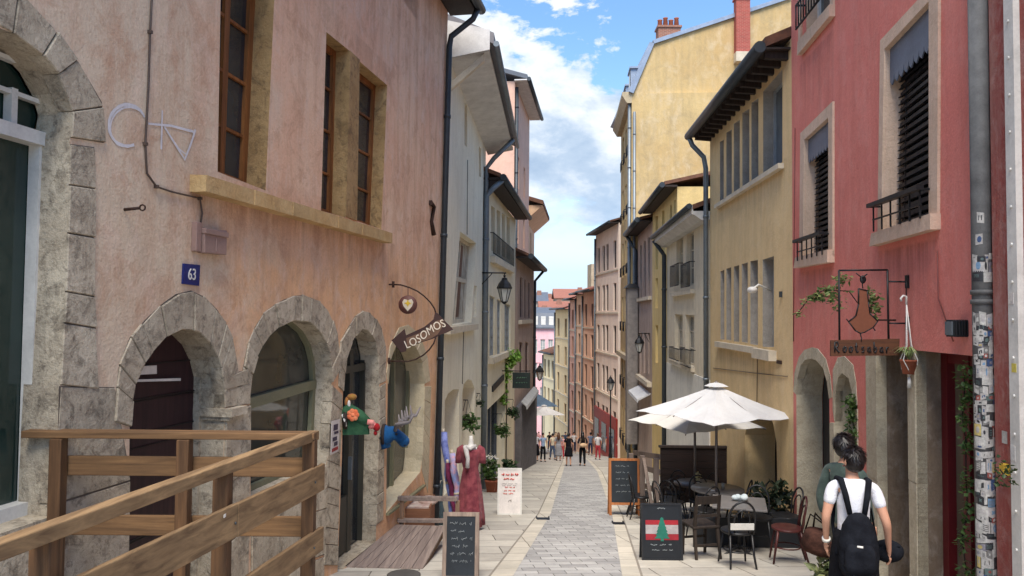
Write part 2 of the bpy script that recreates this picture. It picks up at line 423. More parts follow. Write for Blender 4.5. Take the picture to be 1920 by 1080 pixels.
class House:
    def __init__(s, F, name, loc, label, cat='house', group=None):
        s.F = F; s.root = thing(name, loc, label, cat, group); s.holes = []; s.rev = MB(); s.wall = MB()
    def hole(s, L, depth, px=True, sep=None):
        P = s.F.pts(L) if px else list(L)
        s.holes.append(P); mb = sep if sep is not None else s.wall; n = len(P)
        for i in range(n):
            a, b = P[i], P[(i+1) % n]
            mb.add([s.F.p(a[0], 0, a[1]), s.F.p(b[0], 0, b[1]), s.F.p(b[0], -depth, b[1]), s.F.p(a[0], -depth, a[1])], [(0, 1, 2, 3)])
        return P
    def win(s, Q, depth=.18, cols=2, rows=3, fm=None, pm=None, px=True, b=.06, mb_=.03, sep=None, name='window', back=True, label=None):
        P = s.hole(Q, depth, px, sep); q = quadmap(P); fm = fm or M_WHITE; pm = pm or M_GLASS; F = s.F
        W = abs(P[1][0]-P[0][0]); H = abs(P[0][1]-P[3][1]); bs, bt = b/max(W, .05), b/max(H, .05)
        bs = min(bs, .2); bt = min(bt, .2)
        m = MB(); w0, w1 = -depth-.02, -depth+.035
        bar(m, F, q, 0, bs, 0, 1, w0, w1); bar(m, F, q, 1-bs, 1, 0, 1, w0, w1); bar(m, F, q, bs, 1-bs, 0, bt, w0, w1-.003); bar(m, F, q, bs, 1-bs, 1-bt, 1, w0, w1-.003)
        for c in range(1, cols):
            x = c/cols; h = (b if c*2 == cols else mb_)/W/2; bar(m, F, q, x-h, x+h, bt, 1-bt, w0, w1-.006)
        for r in range(1, rows):
            y = r/rows; h = mb_/H/2; bar(m, F, q, bs, 1-bs, y-h, y+h, w0, w1-.012)
        wo = obj(name, m, fm, s.root, label)
        g = MB(); bar(g, F, q, .003, .997, .003, .997, -depth-.016, -depth-.004); obj('pane', g, pm, wo)
        return q
    def fillpanel(s, P, depth, m, name, t=.04, parent=None):
        g = MB(); n = len(P)
        g.prism(P, -depth-t, -depth, lambda a, b, c: s.F.p(a, c, b)); return obj(name, g, m, parent or s.root)
    def build(s, outer, m, px=False, D=7.0, sides=(True, True), name='wall', zb=None):
        F = s.F; P = F.pts(outer) if px else list(outer)
        loops = [P]+s.holes; flat = [q for L in loops for q in L]
        tri = geometry.tessellate_polygon([[Vector((a, b, 0)) for a, b in L] for L in loops])
        s.wall.add([F.p(a, 0, b) for a, b in flat], [tuple(t) for t in tri])
        u0 = min(p[0] for p in P); u1 = max(p[0] for p in P); zt = max(p[1] for p in P); zb = min(p[1] for p in P)
        n = len(P)
        for i in range(n):     # sides of the body back to -D
            a, b = P[i], P[(i+1) % n]
            s.wall.add([F.p(a[0], 0, a[1]), F.p(b[0], 0, b[1]), F.p(b[0], -D, b[1]), F.p(a[0], -D, a[1])], [(0, 1, 2, 3)])
        s.wall.add([F.p(u0, -D, zb), F.p(u1, -D, zb), F.p(u1, -D, zt), F.p(u0, -D, zt)], [(0, 1, 2, 3)])
        return obj(name, s.wall, m, s.root)
    def prof(s, mb, pts, u0, u1):       # (w,z) profile extruded along u
        mb.prism(pts, u0, u1, lambda a, b, c: s.F.p(c, a, b)); return mb
    def roof(s, u0, u1, z, ov, D=7.0, pitch=.36, m=None, th=.12, ridge=.5, soffit=None, gut=None, gr=.07, gname='gutter'):
        r = D*ridge; t = MB()
        s.prof(t, [(ov, z+.02), (-r, z+.02+pitch*(r+ov)), (-D-.3, z+.02+pitch*(r+ov)-pitch*(D+.3-r)), (-D-.3, z+.02+th+pitch*(r+ov)-pitch*(D+.3-r)), (-r, z+th+.02+pitch*(r+ov)), (ov, z+th+.02)], u0, u1)
        ro = obj('roof', t, m or M_TILE, s.root)
        if soffit:
            t = MB(); s.prof(t, [(0.01, z-.05), (ov-.02, z-.05), (ov-.02, z+.015), (.01, z+.015)], u0+.01, u1-.01); obj('eave_soffit', t, soffit, s.root)
        if gut:
            t = MB(); t.tube([s.F.p(u0, ov+gr*.8, z+.02), s.F.p(u1, ov+gr*.8, z+.02)], gr, 10); obj(gname, t, gut, s.root)
        return ro
    def gable(s, u, z, D, pitch, ridge=.5):   # triangle infill under roof on wall mesh at u
        r = D*ridge; F = s.F
        s.wall.add([F.p(u, 0, z-.01), F.p(u, -r, z+pitch*r), F.p(u, -D, z-.01+pitch*(2*r-D))], [(0, 1, 2)])
    def pipe(s, pts, r=.055, m=None, name='drainpipe', label=None):
        t = MB(); t.tube(pts, r, 10)
        for i in range(1, len(pts)-1, 1):
            pass
        a, b = Vector(pts[-2]), Vector(pts[-1])
        L = (b-a).length; k = max(1, int(L/1.9))
        for i in range(k):
            c = a.lerp(b, (i+.6)/k); d = (b-a).normalized(); t.tube([c-d*.03, c+d*.03], r*1.22, 10)
        return obj(name, t, m or M_ZINC, s.root, label)
def rail_box(mb, F, u0, u1, w, z0, z1, n, r=.008):
    """small window guard: two rails and balusters"""
    for z in (z0, z1): mb.tube([F.p(u0, w, z), F.p(u1, w, z)], r*1.5, 6)
    for i in range(n+1):
        u = u0+(u1-u0)*i/n; mb.tube([F.p(u, w, z0), F.p(u, w, z1)], r, 5)
    for u in (u0, u1): mb.tube([F.p(u, w, z1), F.p(u, -.03, z1)], r*1.3, 6)
def text_mb(txt, size, T, align='CENTER', ext=.002, font_shear=0):
    cu = bpy.data.curves.new('txt', 'FONT'); cu.body = txt; cu.size = size; cu.align_x = align; cu.align_y = 'CENTER'; cu.extrude = ext; cu.resolution_u = 3; cu.shear = font_shear
    o = bpy.data.objects.new('txt', cu); COL.objects.link(o)
    dg = bpy.context.evaluated_depsgraph_get(); me = bpy.data.meshes.new_from_object(o.evaluated_get(dg))
    mb = MB(); mb.add([T(v.co.x, v.co.y, v.co.z) for v in me.vertices], [tuple(p.vertices) for p in me.polygons])
    bpy.data.objects.remove(o); bpy.data.curves.remove(cu); bpy.data.meshes.remove(me); return mb
def scribble(mb, T, x0, x1, z, h, rng, r=.003):
    """a row of joined-up chalk writing, too rough to read"""
    x = x0
    while x < x1:
        L = rng.uniform(.05, .12); pts = []; k = int(L/.012)+3
        for i in range(k):
            pts.append(T(min(x+L*i/k, x1), z+h*(.5*(i % 2)+rng.uniform(-.25, .45)), .004))
        mb.tube(pts, r, 4); x += L+rng.uniform(.015, .035)
# ================================================================ ground
def strip(name, rows, m, kind='structure'):       # rows: (y, x0, x1, dz)
    mb = MB(); vs = []
    for y, a, b, dz in rows: vs += [Vector((a, y, gz(y)+dz)), Vector((b, y, gz(y)+dz))]
    mb.add(vs, [(2*i, 2*i+1, 2*i+3, 2*i+2) for i in range(len(rows)-1)]); return obj(name, mb, m, None, kind=kind)
M_SLAB = paving('side_slabs', sr(192, 186, 174), sr(160, 154, 145), sr(84, 78, 70), 1.15, .62, R(-6), .009, sr(206, 198, 184))
M_SETT = paving('centre_setts', sr(176, 174, 171), sr(142, 140, 139), sr(80, 78, 76), .34, .2, R(-5.5), .006, sr(190, 186, 180))
M_BAND = paving('band_stone', sr(196, 188, 174), sr(178, 171, 158), sr(110, 102, 90), .8, .55, R(-6), .008, sr(216, 206, 184), 0.0)
strip('ground', [(-4000, -4000, 4000, 0), (-20, -4000, 4000, 0), (0, -4000, 4000, 0), (30, -4000, 4000, 0), (105, -4000, 4000, 0), (6000, -6000, 6000, 0)], paint('far_ground', sr(120, 116, 108), .9))
strip('street', [(-20, -9, 9, .004), (0, -9, 9, .004), (30, -4, 8, .004), (60, -3, 9, .004), (105, -9, 12, .004)], M_SLAB)
LS = [(-8, -2.2, -1.94), (2, -1.03, -.77), (8.57, -.25, .01), (15.5, .60, .84), (32.3, 2.08, 2.28), (44, 3.1, 3.3), (58, 4.1, 4.3)]
RS = [(-8, -.6, -.38), (2, .57, .79), (8.57, 1.30, 1.52), (15.5, 2.12, 2.31), (32.3, 3.77, 3.95), (44, 4.6, 4.78), (58, 5.3, 5.5)]
strip('centre_paving', [(a[0], a[2], b[1], .009) for a, b in zip(LS, RS)], M_SETT)
strip('paving_band', [(a, b, c, .012) for a, b, c in LS], M_BAND); strip('paving_band', [(a, b, c, .012) for a, b, c in RS], M_BAND)
M_CH = paint('channel_stone', sr(132, 124, 114), .9)
strip('gutter_channel', [(a, b-.03, b, .010) for a, b, c in LS], M_CH); strip('gutter_channel', [(a, c, c+.03, .010) for a, b, c in RS], M_CH)
for px, py, w, lab in ((1018, 974, .24, 'dark drain grate in the left paving band'), (1160, 983, .2, 'dark drain grate in the right paving band')):
    c = gp(px, py); t = thing('drain_grate', c, lab, 'drain')
    m = MB()
    for k in range(7):
        y = c.y-.13+k*.043
        m.box(c.x-w/2, c.x+w/2, y-.012, y+.012, gz(y)+.014, gz(y)+.024)
    for x in (c.x-w/2, c.x+w/2): m.box(x-.012, x+.012, c.y-.15, c.y+.15, c.z-.006, c.z+.026)
    obj('grate_bars', m, M_IRON, t)
    m = MB(); m.hexa([Vector((c.x-w/2, y, gz(y)+.0125)) for y in (c.y-.14, c.y+.14)][:1]+[Vector((c.x+w/2, c.y-.14, gz(c.y-.14)+.0125)), Vector((c.x+w/2, c.y+.14, gz(c.y+.14)+.0125)), Vector((c.x-w/2, c.y+.14, gz(c.y+.14)+.0125))],
        [Vector((c.x-w/2, c.y-.14, gz(c.y-.14)+.016)), Vector((c.x+w/2, c.y-.14, gz(c.y-.14)+.016)), Vector((c.x+w/2, c.y+.14, gz(c.y+.14)+.016)), Vector((c.x-w/2, c.y+.14, gz(c.y+.14)+.016))])
    obj('grate_bed', m, paint('drain_dark', (.02, .02, .02, 1), .8), t)
c = gp(757, 1080); m = MB(); m.lathe([(.02, .0), (.2, .005), (.2, .014), (.17, .018), (.02, .018)], (c.x, c.y, c.z), 24)
obj('access_cover', m, paint('cover_grey', sr(92, 88, 84), .7, .3), None, 'round dark access cover in the slabs below the plank deck', 'cover')

# ================================================================ the salmon house on the left
L = left(-2.13, 8.7, .173)
HL = House(L, 'salmon_house', (-2.6, 8, gz(8)), 'weathered salmon plaster house with stone arches numbered 63', 'house')
M_SALMON = plaster('salmon_plaster', sr(230, 194, 164), sr(222, 172, 142), .5, .45, 1.15, sr(174, 128, 100), .35, sr(228, 178, 132), 2.5, sr(206, 194, 172), 6.7, ((5.9, 11.0, 2.76, .55, .75), (8.3, 10.8, 5.3, .5, .4), (10.9, 13.8, 7.4, 1.6, .5)))  # first band paints the shade under the sill ledge into the plaster
M_SALMON2 = plaster('salmon_plaster_low', sr(208, 158, 122), sr(190, 142, 112), .4, .5, 1.1, sr(150, 116, 96))
M_OAK = wood('varnished_oak', sr(150, 96, 50), sr(96, 58, 30)); M_TAN = stone('tan_window_stone', sr(162, 130, 88), sr(78, 64, 50), sr(190, 158, 112), 1, .75)
stones = MB(); shop = MB(); mortar = MB()
# -- the big arch at the far left
inn = [(0, 53), (30, 64), (68, 92), (104, 130), (127, 175), (138, 213), (131, 258)]
out = [(44, 0), (71, 24), (113, 65), (142, 107), (163, 148), (190, 190), (199, 220), (194, 268)]
I = L.pts(inn); O = L.pts(out)
uc = I[0][0]-.12; zt = I[0][1]+.015
Imir = [(2*uc-u, z) for u, z in I][::-1]; Omir = [(2*uc-u, z) for u, z in O][::-1]
arc = Imir+[(uc, zt)]+I
jl = L.px(108, 800); zb0 = -2.2
Rr = [L.px(131, 262), L.px(122, 540), jl, (jl[0]-.03, zb0)]
Ll = [(2*uc-u, z) for u, z in Rr]
HL.hole(arc+Rr+Ll[::-1], .26, px=False, sep=stones)
ring(stones, L, [(uc, zt)]+I, [(uc, O[0][1]+.2), ]+O, 5, -.1, .035, .014, 3, mort=mortar)
ring(stones, L, Imir+[(uc-.001, zt)], Omir+[(uc-.001, O[0][1]+.2)], 5, -.1, .035, .014, 4, mort=mortar)
jo = L.pts([(176, 276), (180, 330), (174, 420), (176, 540), (180, 640), (184, 730)])
ring(stones, L, L.pts([(131, 270), (122, 540), (112, 722)]), jo, 5, -.12, .03, .012, 5, mort=mortar)
ring(stones, L, [(2*uc-u, z) for u, z in L.pts([(131, 270), (122, 540), (112, 722)])], [(2*uc-u, z) for u, z in jo], 5, -.12, .03, .012, 6, mort=mortar)
# shop front inside it
fw = -.24
def shopbar(mb, pxs, w0=-.55, w1=-.47):
    P = L.pts(pxs, w1); mb.hexa([L.p(u, w0, z) for u, z in P], [L.p(u, w1, z) for u, z in P])
t = MB(); P = [(uc+(u-uc)*1.02, z) for u, z in arc+Rr+Ll[::-1]]; 
gl = MB(); gl.prism(P, -.30, -.285, lambda a, b, c: L.p(a, c, b))
zs = L.px(40, 266, fw)[1]; zs2 = L.px(40, 240, fw)[1]
u1 = L.px(74, 300, fw)[0]; ul = 2*uc-u1
for u in (u1, ul): t.box(u-.045, u+.045, -.28, -.2, zs2-.08, L.px(50, 955, fw)[1], L.p)
t.box(ul-.05, u1+.05, -.285, -.18, zs, zs2, L.p); zb1 = L.px(50, 955, fw)[1]; t.box(ul, u1, -.283, -.19, zb1-.02, zb1+.06, L.p)
for k in range(1, 6):                                # fanlight bars
    u = ul+(u1-ul)*k/6; t.box(u-.022, u+.022, -.275, -.215, zs2, zt-.06-.9*((u-uc)/.75)**2*.55, L.p)
for z in (zs2+.2, zs2+.4): t.box(ul+.02, u1-.02, -.27, -.22, z-.014, z+.014, L.p)
wo = obj('shop_window', t, M_WHITE, HL.root); obj('pane', gl, glass('green_glass', (.012, .024, .02, 1)), wo)
t = MB(); t.box(ul-.1, u1+.1, -.29, -.02, -1.9, zb1-.02, L.p); obj('stall_riser', t, M_GREYSTONE, HL.root)
# -- door arch, shop window arch, shop door arch
A1i = [(243, 800), (248, 731), (265, 689), (284, 661), (307, 634), (332, 618), (353, 616), (374, 623), (397, 647), (411, 677), (419, 711), (421, 765)]
A1o = [(212, 790), (217, 728), (222, 686), (231, 649), (256, 616), (284, 587), (312, 562), (341, 544), (369, 545), (397, 568), (419, 596), (433, 624), (442, 658), (446, 700), (447, 720)]
A2i = [(468, 740), (473, 694), (484, 661), (504, 630), (526, 610), (554, 600), (580, 604), (599, 621), (613, 647), (620, 677), (622, 717)]
A2o = [(452, 735), (455, 690), (462, 652), (474, 620), (492, 588), (523, 565), (560, 551), (594, 562), (616, 585), (630, 618), (635, 650), (637, 690)]
A3i = [(643, 734), (647, 678), (656, 646), (675, 617), (689, 618), (703, 638), (709, 666), (711, 720)]
A3o = [(634, 725), (637, 641), (650, 618), (667, 590), (684, 580), (703, 596), (717, 621), (724, 655), (723, 715)]
for k, (ai, ao, n) in enumerate(((A1i, A1o, 13), (A2i, A2o, 15), (A3i, A3o, 11))):
    ring(stones, L, L.pts(ai), L.pts(ao), n, -.1, .03, .011, 20+k, .02, mort=mortar)
zlow = -3.4
def down(px, py, z=zlow): 
    u, _ = L.px(px, py); return (u, z)
h1 = L.pts(A1i)+[L.px(418, 900), down(418, 900), down(240, 900), L.px(242, 900)]
h2 = L.pts(A2i)+[L.px(619, 800), (L.px(612, 860)[0], L.px(470, 940)[1]), L.px(470, 940)]
zd = -1.43
h3 = L.pts(A3i)+[L.px(708, 860), down(705, 1000, zd), down(634, 1000, zd), L.px(641, 860)]
for h, d in ((h1, .3), (h2, .25), (h3, .26)): HL.hole(h, d, px=False, sep=stones)
# stone piers and the rough base
ring(stones, L, L.pts([(214, 726), (244, 800), (243, 1000)])+[down(240, 1000, -3.6)], L.pts([(110, 724), (106, 800), (105, 1000)])+[down(104, 1000, -3.6)], 7, -.1, .028, .016, 31, .03, mort=mortar)
ring(stones, L, L.pts([(421, 786), (418, 1000)])+[down(418, 1000, -3.6)], L.pts([(466, 760), (467, 1000)])+[down(467, 1000, -3.6)], 8, -.1, .03, .013, 32, .02, mort=mortar)
ring(stones, L, L.pts([(424, 706), (422, 764)]), L.pts([(467, 690), (467, 758)]), 2, -.1, .032, .011, 33, mort=mortar)
ring(stones, L, L.pts([(622, 722), (612, 880), (606, 1060)]), L.pts([(641, 740), (636, 900), (632, 1060)]), 9, -.1, .025, .012, 34, .02, mort=mortar)
ring(stones, L, L.pts([(711, 725), (708, 860), (705, 985)]), L.pts([(722, 718), (720, 850), (718, 975)]), 8, -.1, .028, .012, 35, mort=mortar)
ring(stones, L, L.pts([(470, 944), (612, 872)]), L.pts([(470, 1000), (612, 950)]), 4, -.1, .024, .012, 36, mort=mortar)
ring(stones, L, L.pts([(470, 1003), (610, 953)]), L.pts([(470, 1090), (608, 1040)]), 3, -.1, .026, .014, 37, mort=mortar)
ring(stones, L, L.pts([(470, 1094), (608, 1044)]), L.pts([(470, 1200), (606, 1150)]), 4, -.1, .024, .014, 38, mort=mortar)
q = L.pts([(380, 766), (446, 762), (446, 786), (380, 788)], .03)
m_ = MB(); u0, u1_ = L.px(419, 770)[0], L.px(447, 770)[0]; za, zb_ = L.px(430, 786)[1], L.px(430, 764)[1]
stones.box(u0-.02, u1_, -.42, .09, zb_-.07, zb_, L.p); stones.box(u0-.005, u1_-.01, -.42, .06, za, zb_-.07, L.p)
# pale surround of the display window
A4i = [(727, 720), (732, 668), (742, 642), (760, 632), (778, 645), (792, 680), (796, 720)]
A4o = [(724, 700), (729, 650), (742, 618), (762, 606), (784, 622), (800, 660), (806, 715)]
pale = MB(); ring(pale, L, L.pts(A4i), L.pts(A4o), 7, -.1, .02, .01, 41, .01)
h4 = L.pts(A4i)+[L.px(791, 860), L.px(788, 885), L.px(724, 962), L.px(725, 860)]
HL.hole(h4, .3, px=False, sep=pale)
ring(pale, L, L.pts([(796, 724), (790, 880)]), L.pts([(808, 724), (802, 925)]), 6, -.1, .02, .01, 42, .01)
objp('arch_stones', stones, M_GREYSTONE, HL.root); objp('mortar_joint', mortar, paint('mortar', sr(96, 86, 76), .95, 0, .4), HL.root); objp('pale_surround', pale, stone('pale_limestone', sr(196, 180, 148), sr(150, 132, 104), sr(210, 198, 170), .7, .35), HL.root)
# door 63
M_PLUM = wood('plum_door_wood', sr(62, 38, 40), sr(40, 24, 28), 'z', .5)
t = MB(); hp = [(u, z) for u, z in h1]
t.prism([(u, z) for u, z in hp], -.31, -.28, lambda a, b, c: L.p(a, c, b))
do = obj('door', t, M_PLUM, HL.root)
t = MB(); 
for k in range(9):
    z = -.2-.36*k+1.2; t.box(hp[0][0]+.04, hp[-3][0]-.0, -.277, -.27, z, z+.006, L.p)
for k in range(3): pass
ua, ub = L.px(250, 850)[0], L.px(415, 850)[0]
for k in range(1, 7): z = L.px(330, 620)[1]-.27*k; t.box(ua, ub, -.281, -.27, z-.006, z+.006, L.p)
objp('batten', t, paint('door_groove', (.01, .006, .007, 1)), do)
t = MB()
for a, b, y0, y1 in ((250, 292, 688, 703), (250, 337, 712, 716)):
    P = L.pts([(a, y0), (b, y0-3), (b, y1-2), (a, y1)], -.24); t.hexa([L.p(u, -.28, z) for u, z in P], [L.p(u, -.23, z) for u, z in P])
objp('letter_slot', t, M_WHITE, do)
t = MB(); 
for u in (ua-.02, ub): t.box(u, u+.05, -.285, -.22, zlow, L.px(330, 690)[1], L.p)
objp('door_frame', t, M_GREYSTONE, HL.root)
# shop window in the middle arch
M_SAGE = paint('sage_frame_paint', sr(126, 124, 98), .6)
g = MB(); g.prism(h2, -.265, -.255, lambda a, b, c: L.p(a, c, b)); t = MB()
ins = [(u+(-1 if u > (h2[0][0]+h2[10][0])/2 else 1)*.0, z) for u, z in h2]
cu = sum(p[0] for p in h2)/len(h2); cz = sum(p[1] for p in h2)/len(h2)
inn2 = [(cu+(u-cu)*.92, cz+(z-cz)*.95) for u, z in h2]; n = len(h2)
for i in range(n):
    a, b, c, d = h2[i], h2[(i+1) % n], inn2[(i+1) % n], inn2[i]
    t.hexa([L.p(*(p[0], -.25, p[1])) for p in (a, b, c, d)], [L.p(p[0], -.2, p[1]) for p in (a, b, c, d)])
P = L.pts([(464, 747), (612, 706), (612, 722), (464, 768)], -.2); t.hexa([L.p(u, -.252, z) for u, z in P], [L.p(u, -.19, z) for u, z in P])
wo = obj('shop_window', t, M_SAGE, HL.root); obj('pane', g, glass('shop_glass', (.035, .036, .03, 1), .04), wo)
# shop door
g = MB(); g.prism(h3, -.28, -.27, lambda a, b, c: L.p(a, c, b)); t = MB()
u0, u1_ = h3[0][0], h3[7][0]; um = u0+(u1_-u0)*.55
for u, wd in ((u0+.03, .07), (um, .12), (u1_-.05, .08)): t.box(u, u+wd, -.272, -.2, zd, L.px(660, 640, -.25)[1]-.1, L.p)
z = L.px(668, 690, -.2)[1]; t.box(u0, u1_, -.274, -.19, z-.05, z+.05, L.p); t.box(u0+.05, um, -.273, -.21, zd+.02, zd+.75, L.p)
wo = obj('shop_door', t, paint('shop_door_paint', sr(64, 62, 54), .5), HL.root); obj('pane', g, M_GLASS, wo)
t = MB(); t.box(um-.015, um+.015, -.2, -.15, zd+.95, zd+1.25, L.p); obj('handle', t, M_ZINC, wo)
t = MB(); t.box(u0-.02, u1_+.05, -.29, .3, zd-.16, zd-.015, L.p); obj('door_step', t, stone('step_stone', sr(205, 200, 190), None, None, 1, .2), HL.root)
# display window
g = MB(); g.prism(h4, -.315, -.305, lambda a, b, c: L.p(a, c, b)); t = MB(); u0, u1_ = h4[0][0], h4[6][0]
for f in (0, .56, .97): u = u0+(u1_-u0)*f; t.box(u-.03, u+.03, -.306, -.25, h4[9][1], h4[3][1]-.05, L.p)
t.box(u0, u1_, -.308, -.23, h4[9][1], h4[9][1]+.1, L.p); t.box(u0, u1_, -.31, .05, h4[9][1]-.03, h4[9][1], L.p)
wo = obj('display_window', t, M_SAGE, HL.root); obj('pane', g, glass('pale_shop_glass', (.07, .068, .055, 1), .08), wo)
# upper windows
def sash(Q, depth, name='window'):
    return HL.win(Q, depth, 2, 4, M_OAK, M_GLASS, True, .085, .028, tan, name)
tan = MB()
zw = L.px(612, 58)[1]; a = L.px(413, 0)[0]; b = L.px(515, 0)[0]; a2, z5 = L.px(408, 322); b2 = L.px(498, 357)[0]
HL.win([(a, zw), (b, zw), (b2, L.px(498, 357)[1]), (a2, z5)], .24, 2, 4, M_OAK, M_GLASS, False, .09, .03, tan)
HL.win([(612, 60), (655, 95), (647, 408), (602, 395)], .21, 1, 4, M_OAK, M_GLASS, True, .08, .025, tan)
HL.win([(673, 114), (726, 160), (715, 430), (668, 414)], .21, 1, 4, M_OAK, M_GLASS, True, .08, .025, tan)
P = L.pts([(655, 95), (673, 112), (668, 414), (647, 406)]); tan.hexa([L.p(u, -.2, z) for u, z in P], [L.p(u, .012, z) for u, z in P])
p = L.px(757, 2); p2 = L.px(783, 39)
HL.win([(p[0], p[1]+1.2), (p2[0], p[1]+1.2), (p2[0], p2[1]), (p[0], p[1])], .2, 2, 3, M_WHITE, M_GLASS, False, .07, .03)
for Q in ([(a, zw), (b, zw), (b2, L.px(498, 357)[1]), (a2, z5)],): pass
objp('window_reveal', tan, M_TAN, HL.root)
t = MB(); q0 = L.px(389, 328, .155); q1 = L.px(389, 359, .155); q2 = L.px(737, 456, .155)
zt_, zb_ = q0[1], q1[1]; ue = q2[0]
N = 12
for k in range(N):      # slightly uneven ledge stones
    ua = q0[0]+(ue-q0[0])*k/N; ub = q0[0]+(ue-q0[0])*(k+1)/N
    f = k/N; zz = zt_*(1-f)+L.px(737, 437, .155)[1]*f; zz2 = zt_*(1-f-1/N)+L.px(737, 437, .155)[1]*(f+1/N)
    zl = zb_*(1-f)+q2[1]*f; zl2 = zb_*(1-f-1/N)+q2[1]*(f+1/N); r_ = random.uniform(-.008, .008)
    t.hexa([L.p(ua, -.05, zl), L.p(ub, -.05, zl2), L.p(ub, -.05, zz2+.01), L.p(ua, -.05, zz+.01)], [L.p(ua, .15+r_, zl), L.p(ub, .15+r_, zl2), L.p(ub, .15+r_, zz2), L.p(ua, .15+r_, zz)])
obj('sill_ledge', t, stone('ledge_stone', sr(186, 152, 104), sr(132, 104, 72), sr(206, 178, 132), 1.2, .35), HL.root)
# the wall
zE = 7.45; uL = L.uy(1.0); uT = L.px(840, 20)[0]; uB = L.px(812, 900)[0]
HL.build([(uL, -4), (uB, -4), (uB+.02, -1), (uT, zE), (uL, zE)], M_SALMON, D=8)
HL.roof(uL-.2, uT+.15, zE, .55, 8, .38, M_TILE, soffit=M_DWOOD, gut=M_DZINC, gr=.085)
e = L.p(uT-.06, .6, zE-.02); HL.pipe([e, L.p(uT-.06, .5, zE-.22), L.p(uT-.12, .1, zE-.55), L.p(uT-.13, .07, zE-.75), L.p(uB-.06, .07, -2.2)], .055, M_DZINC)
# cable, hook, meter box, anchor, graffiti
t = MB(); rows = [(283, -40), (278, 60), (275, 160), (269, 270), (272, 325), (290, 350), (320, 360), (372, 372), (376, 400), (370, 440)]
t.tube([L.p(u, .015, z) for u, z in L.pts(rows)], .008, 6)
for q in rows[1:-1:2]: u, z = L.px(*q); t.box(u-.012, u+.012, 0, .03, z-.012, z+.012, L.p)
obj('cable', t, paint('cable_grey', sr(84, 70, 62)), HL.root)
t = MB(); a_ = L.px(233, 393); 
A = L.p(a_[0], 0, a_[1]); B = A+Vector((.11, .0, .012)); t.tube([A, B], .011, 8); c = B+Vector((.018, 0, .003))
t.tube([c+Vector((.02*math.cos(k*.7), 0, .02*math.sin(k*.7))) for k in range(10)], .006, 6); obj('iron_hook', t, M_RUST, HL.root)
t = MB(); P = L.pts([(380, 430), (422, 432), (421, 478), (380, 474)], .05); t.hexa([L.p(u, 0, z) for u, z in P], [L.p(u, .07, z) for u, z in P])
cz_ = sum(p[1] for p in P)/4; c0 = P[0][0]; c1 = P[1][0]; t.box(c0-.08, c0-.01, 0, .05, cz_-.1, cz_+.14, L.p); t.box(c0+(c1-c0)*.5-.006, c0+(c1-c0)*.5+.006, .068, .078, P[3][1]+.02, P[0][1]-.05, L.p)
t.box(c0-.005, c1+.005, 0, .085, P[0][1]-.035, P[0][1]+.01, L.p)
obj('meter_box', t, paint('box_plastic', sr(150, 122, 112), .6), HL.root, bevel=.006)
t = MB(); P = L.pts([(804, 380), (811, 388), (806, 415), (810, 440)]); t.tube([L.p(u, .03, z) for u, z in P], [.05, .035, .03, .045], 6); obj('wall_anchor', t, M_RUST, HL.root)
t = MB()
gw = [.003]
def gs(L_, w=.02, r=.012):
    P = [Vector(q) for q in L.pts(L_)]; vs = []; gw[0] += .0007
    for i, q in enumerate(P):
        d = (P[min(i+1, len(P)-1)]-P[max(i-1, 0)]).normalized(); n_ = Vector((-d.y, d.x))*w/2*(.8+.4*((i*7) % 5)/5)
        vs += [L.p(q.x+n_.x, gw[0], q.y+n_.y), L.p(q.x-n_.x, gw[0], q.y-n_.y)]
    t.add(vs, [(2*i, 2*i+1, 2*i+3, 2*i+2) for i in range(len(P)-1)])
ci = [(238+35*math.cos(a), 235+39*math.sin(a)) for a in [-.4-.18*k for k in range(32)]]
gs(ci[:27], .024); gs([(q[0]+3, q[1]+5) for q in ci[3:22]], .014)
gs([(277, 232), (320, 236), (362, 247)]); gs([(303, 207), (302, 245), (301, 280)]); gs([(307, 238), (330, 275), (345, 299), (356, 272), (365, 243)], .022); gs([(310, 243), (335, 280), (348, 290), (358, 262)], .013)
obj('graffiti', t, paint('faded_white_spray', sr(216, 212, 214), .8), HL.root)
# number plate
P = L.pts([(346, 494), (376, 497), (374, 536), (344, 532)], .02); Q = quadmap(P); t = MB(); bar(t, L, Q, 0, 1, 0, 1, 0.001, .018); c = L.p(P[0][0], 0, P[3][1])
nb = obj('number_plate', t, paint('blue_enamel', sr(28, 40, 104), .3), None, 'blue enamel house number plate reading 63 above the arched door', 'sign')
W_ = P[1][0]-P[0][0]; uc_ = (P[0][0]+P[2][0])/2; zc = (P[0][1]+P[2][1])/2
t = text_mb('63', (P[0][1]-P[3][1])*.82, lambda a, b, c: L.p(uc_+a*.86, .021+c, zc+b)); off = WLOC[nb]
o = obj('numeral', t, M_WHITE, nb)
# small poster on the pier
P = L.pts([(622, 790), (637, 786), (634, 846), (620, 853)], .03); t = MB(); t.hexa([L.p(u, .026, z) for u, z in P], [L.p(u, .034, z) for u, z in P])
po = obj('poster', t, paint('poster_paper', sr(205, 196, 190), .8), None, 'small pale poster with dark figures pasted on the stone pier by the shop door', 'poster')
t = MB(); q = quadmap(P)
for s0, s1, t0, t1 in ((.2, .75, .12, .3), (.3, .85, .34, .42), (.15, .7, .5, .62), (.35, .8, .66, .78)): bar(t, L, q, s0, s1, t0, t1, .034, .037)
obj('print', t, paint('poster_ink', sr(70, 60, 74), .8), po)
t = MB(); bar(t, L, q, .1, .9, .83, .93, .034, .037); obj('print', t, paint('poster_red', sr(150, 50, 50), .8), po)

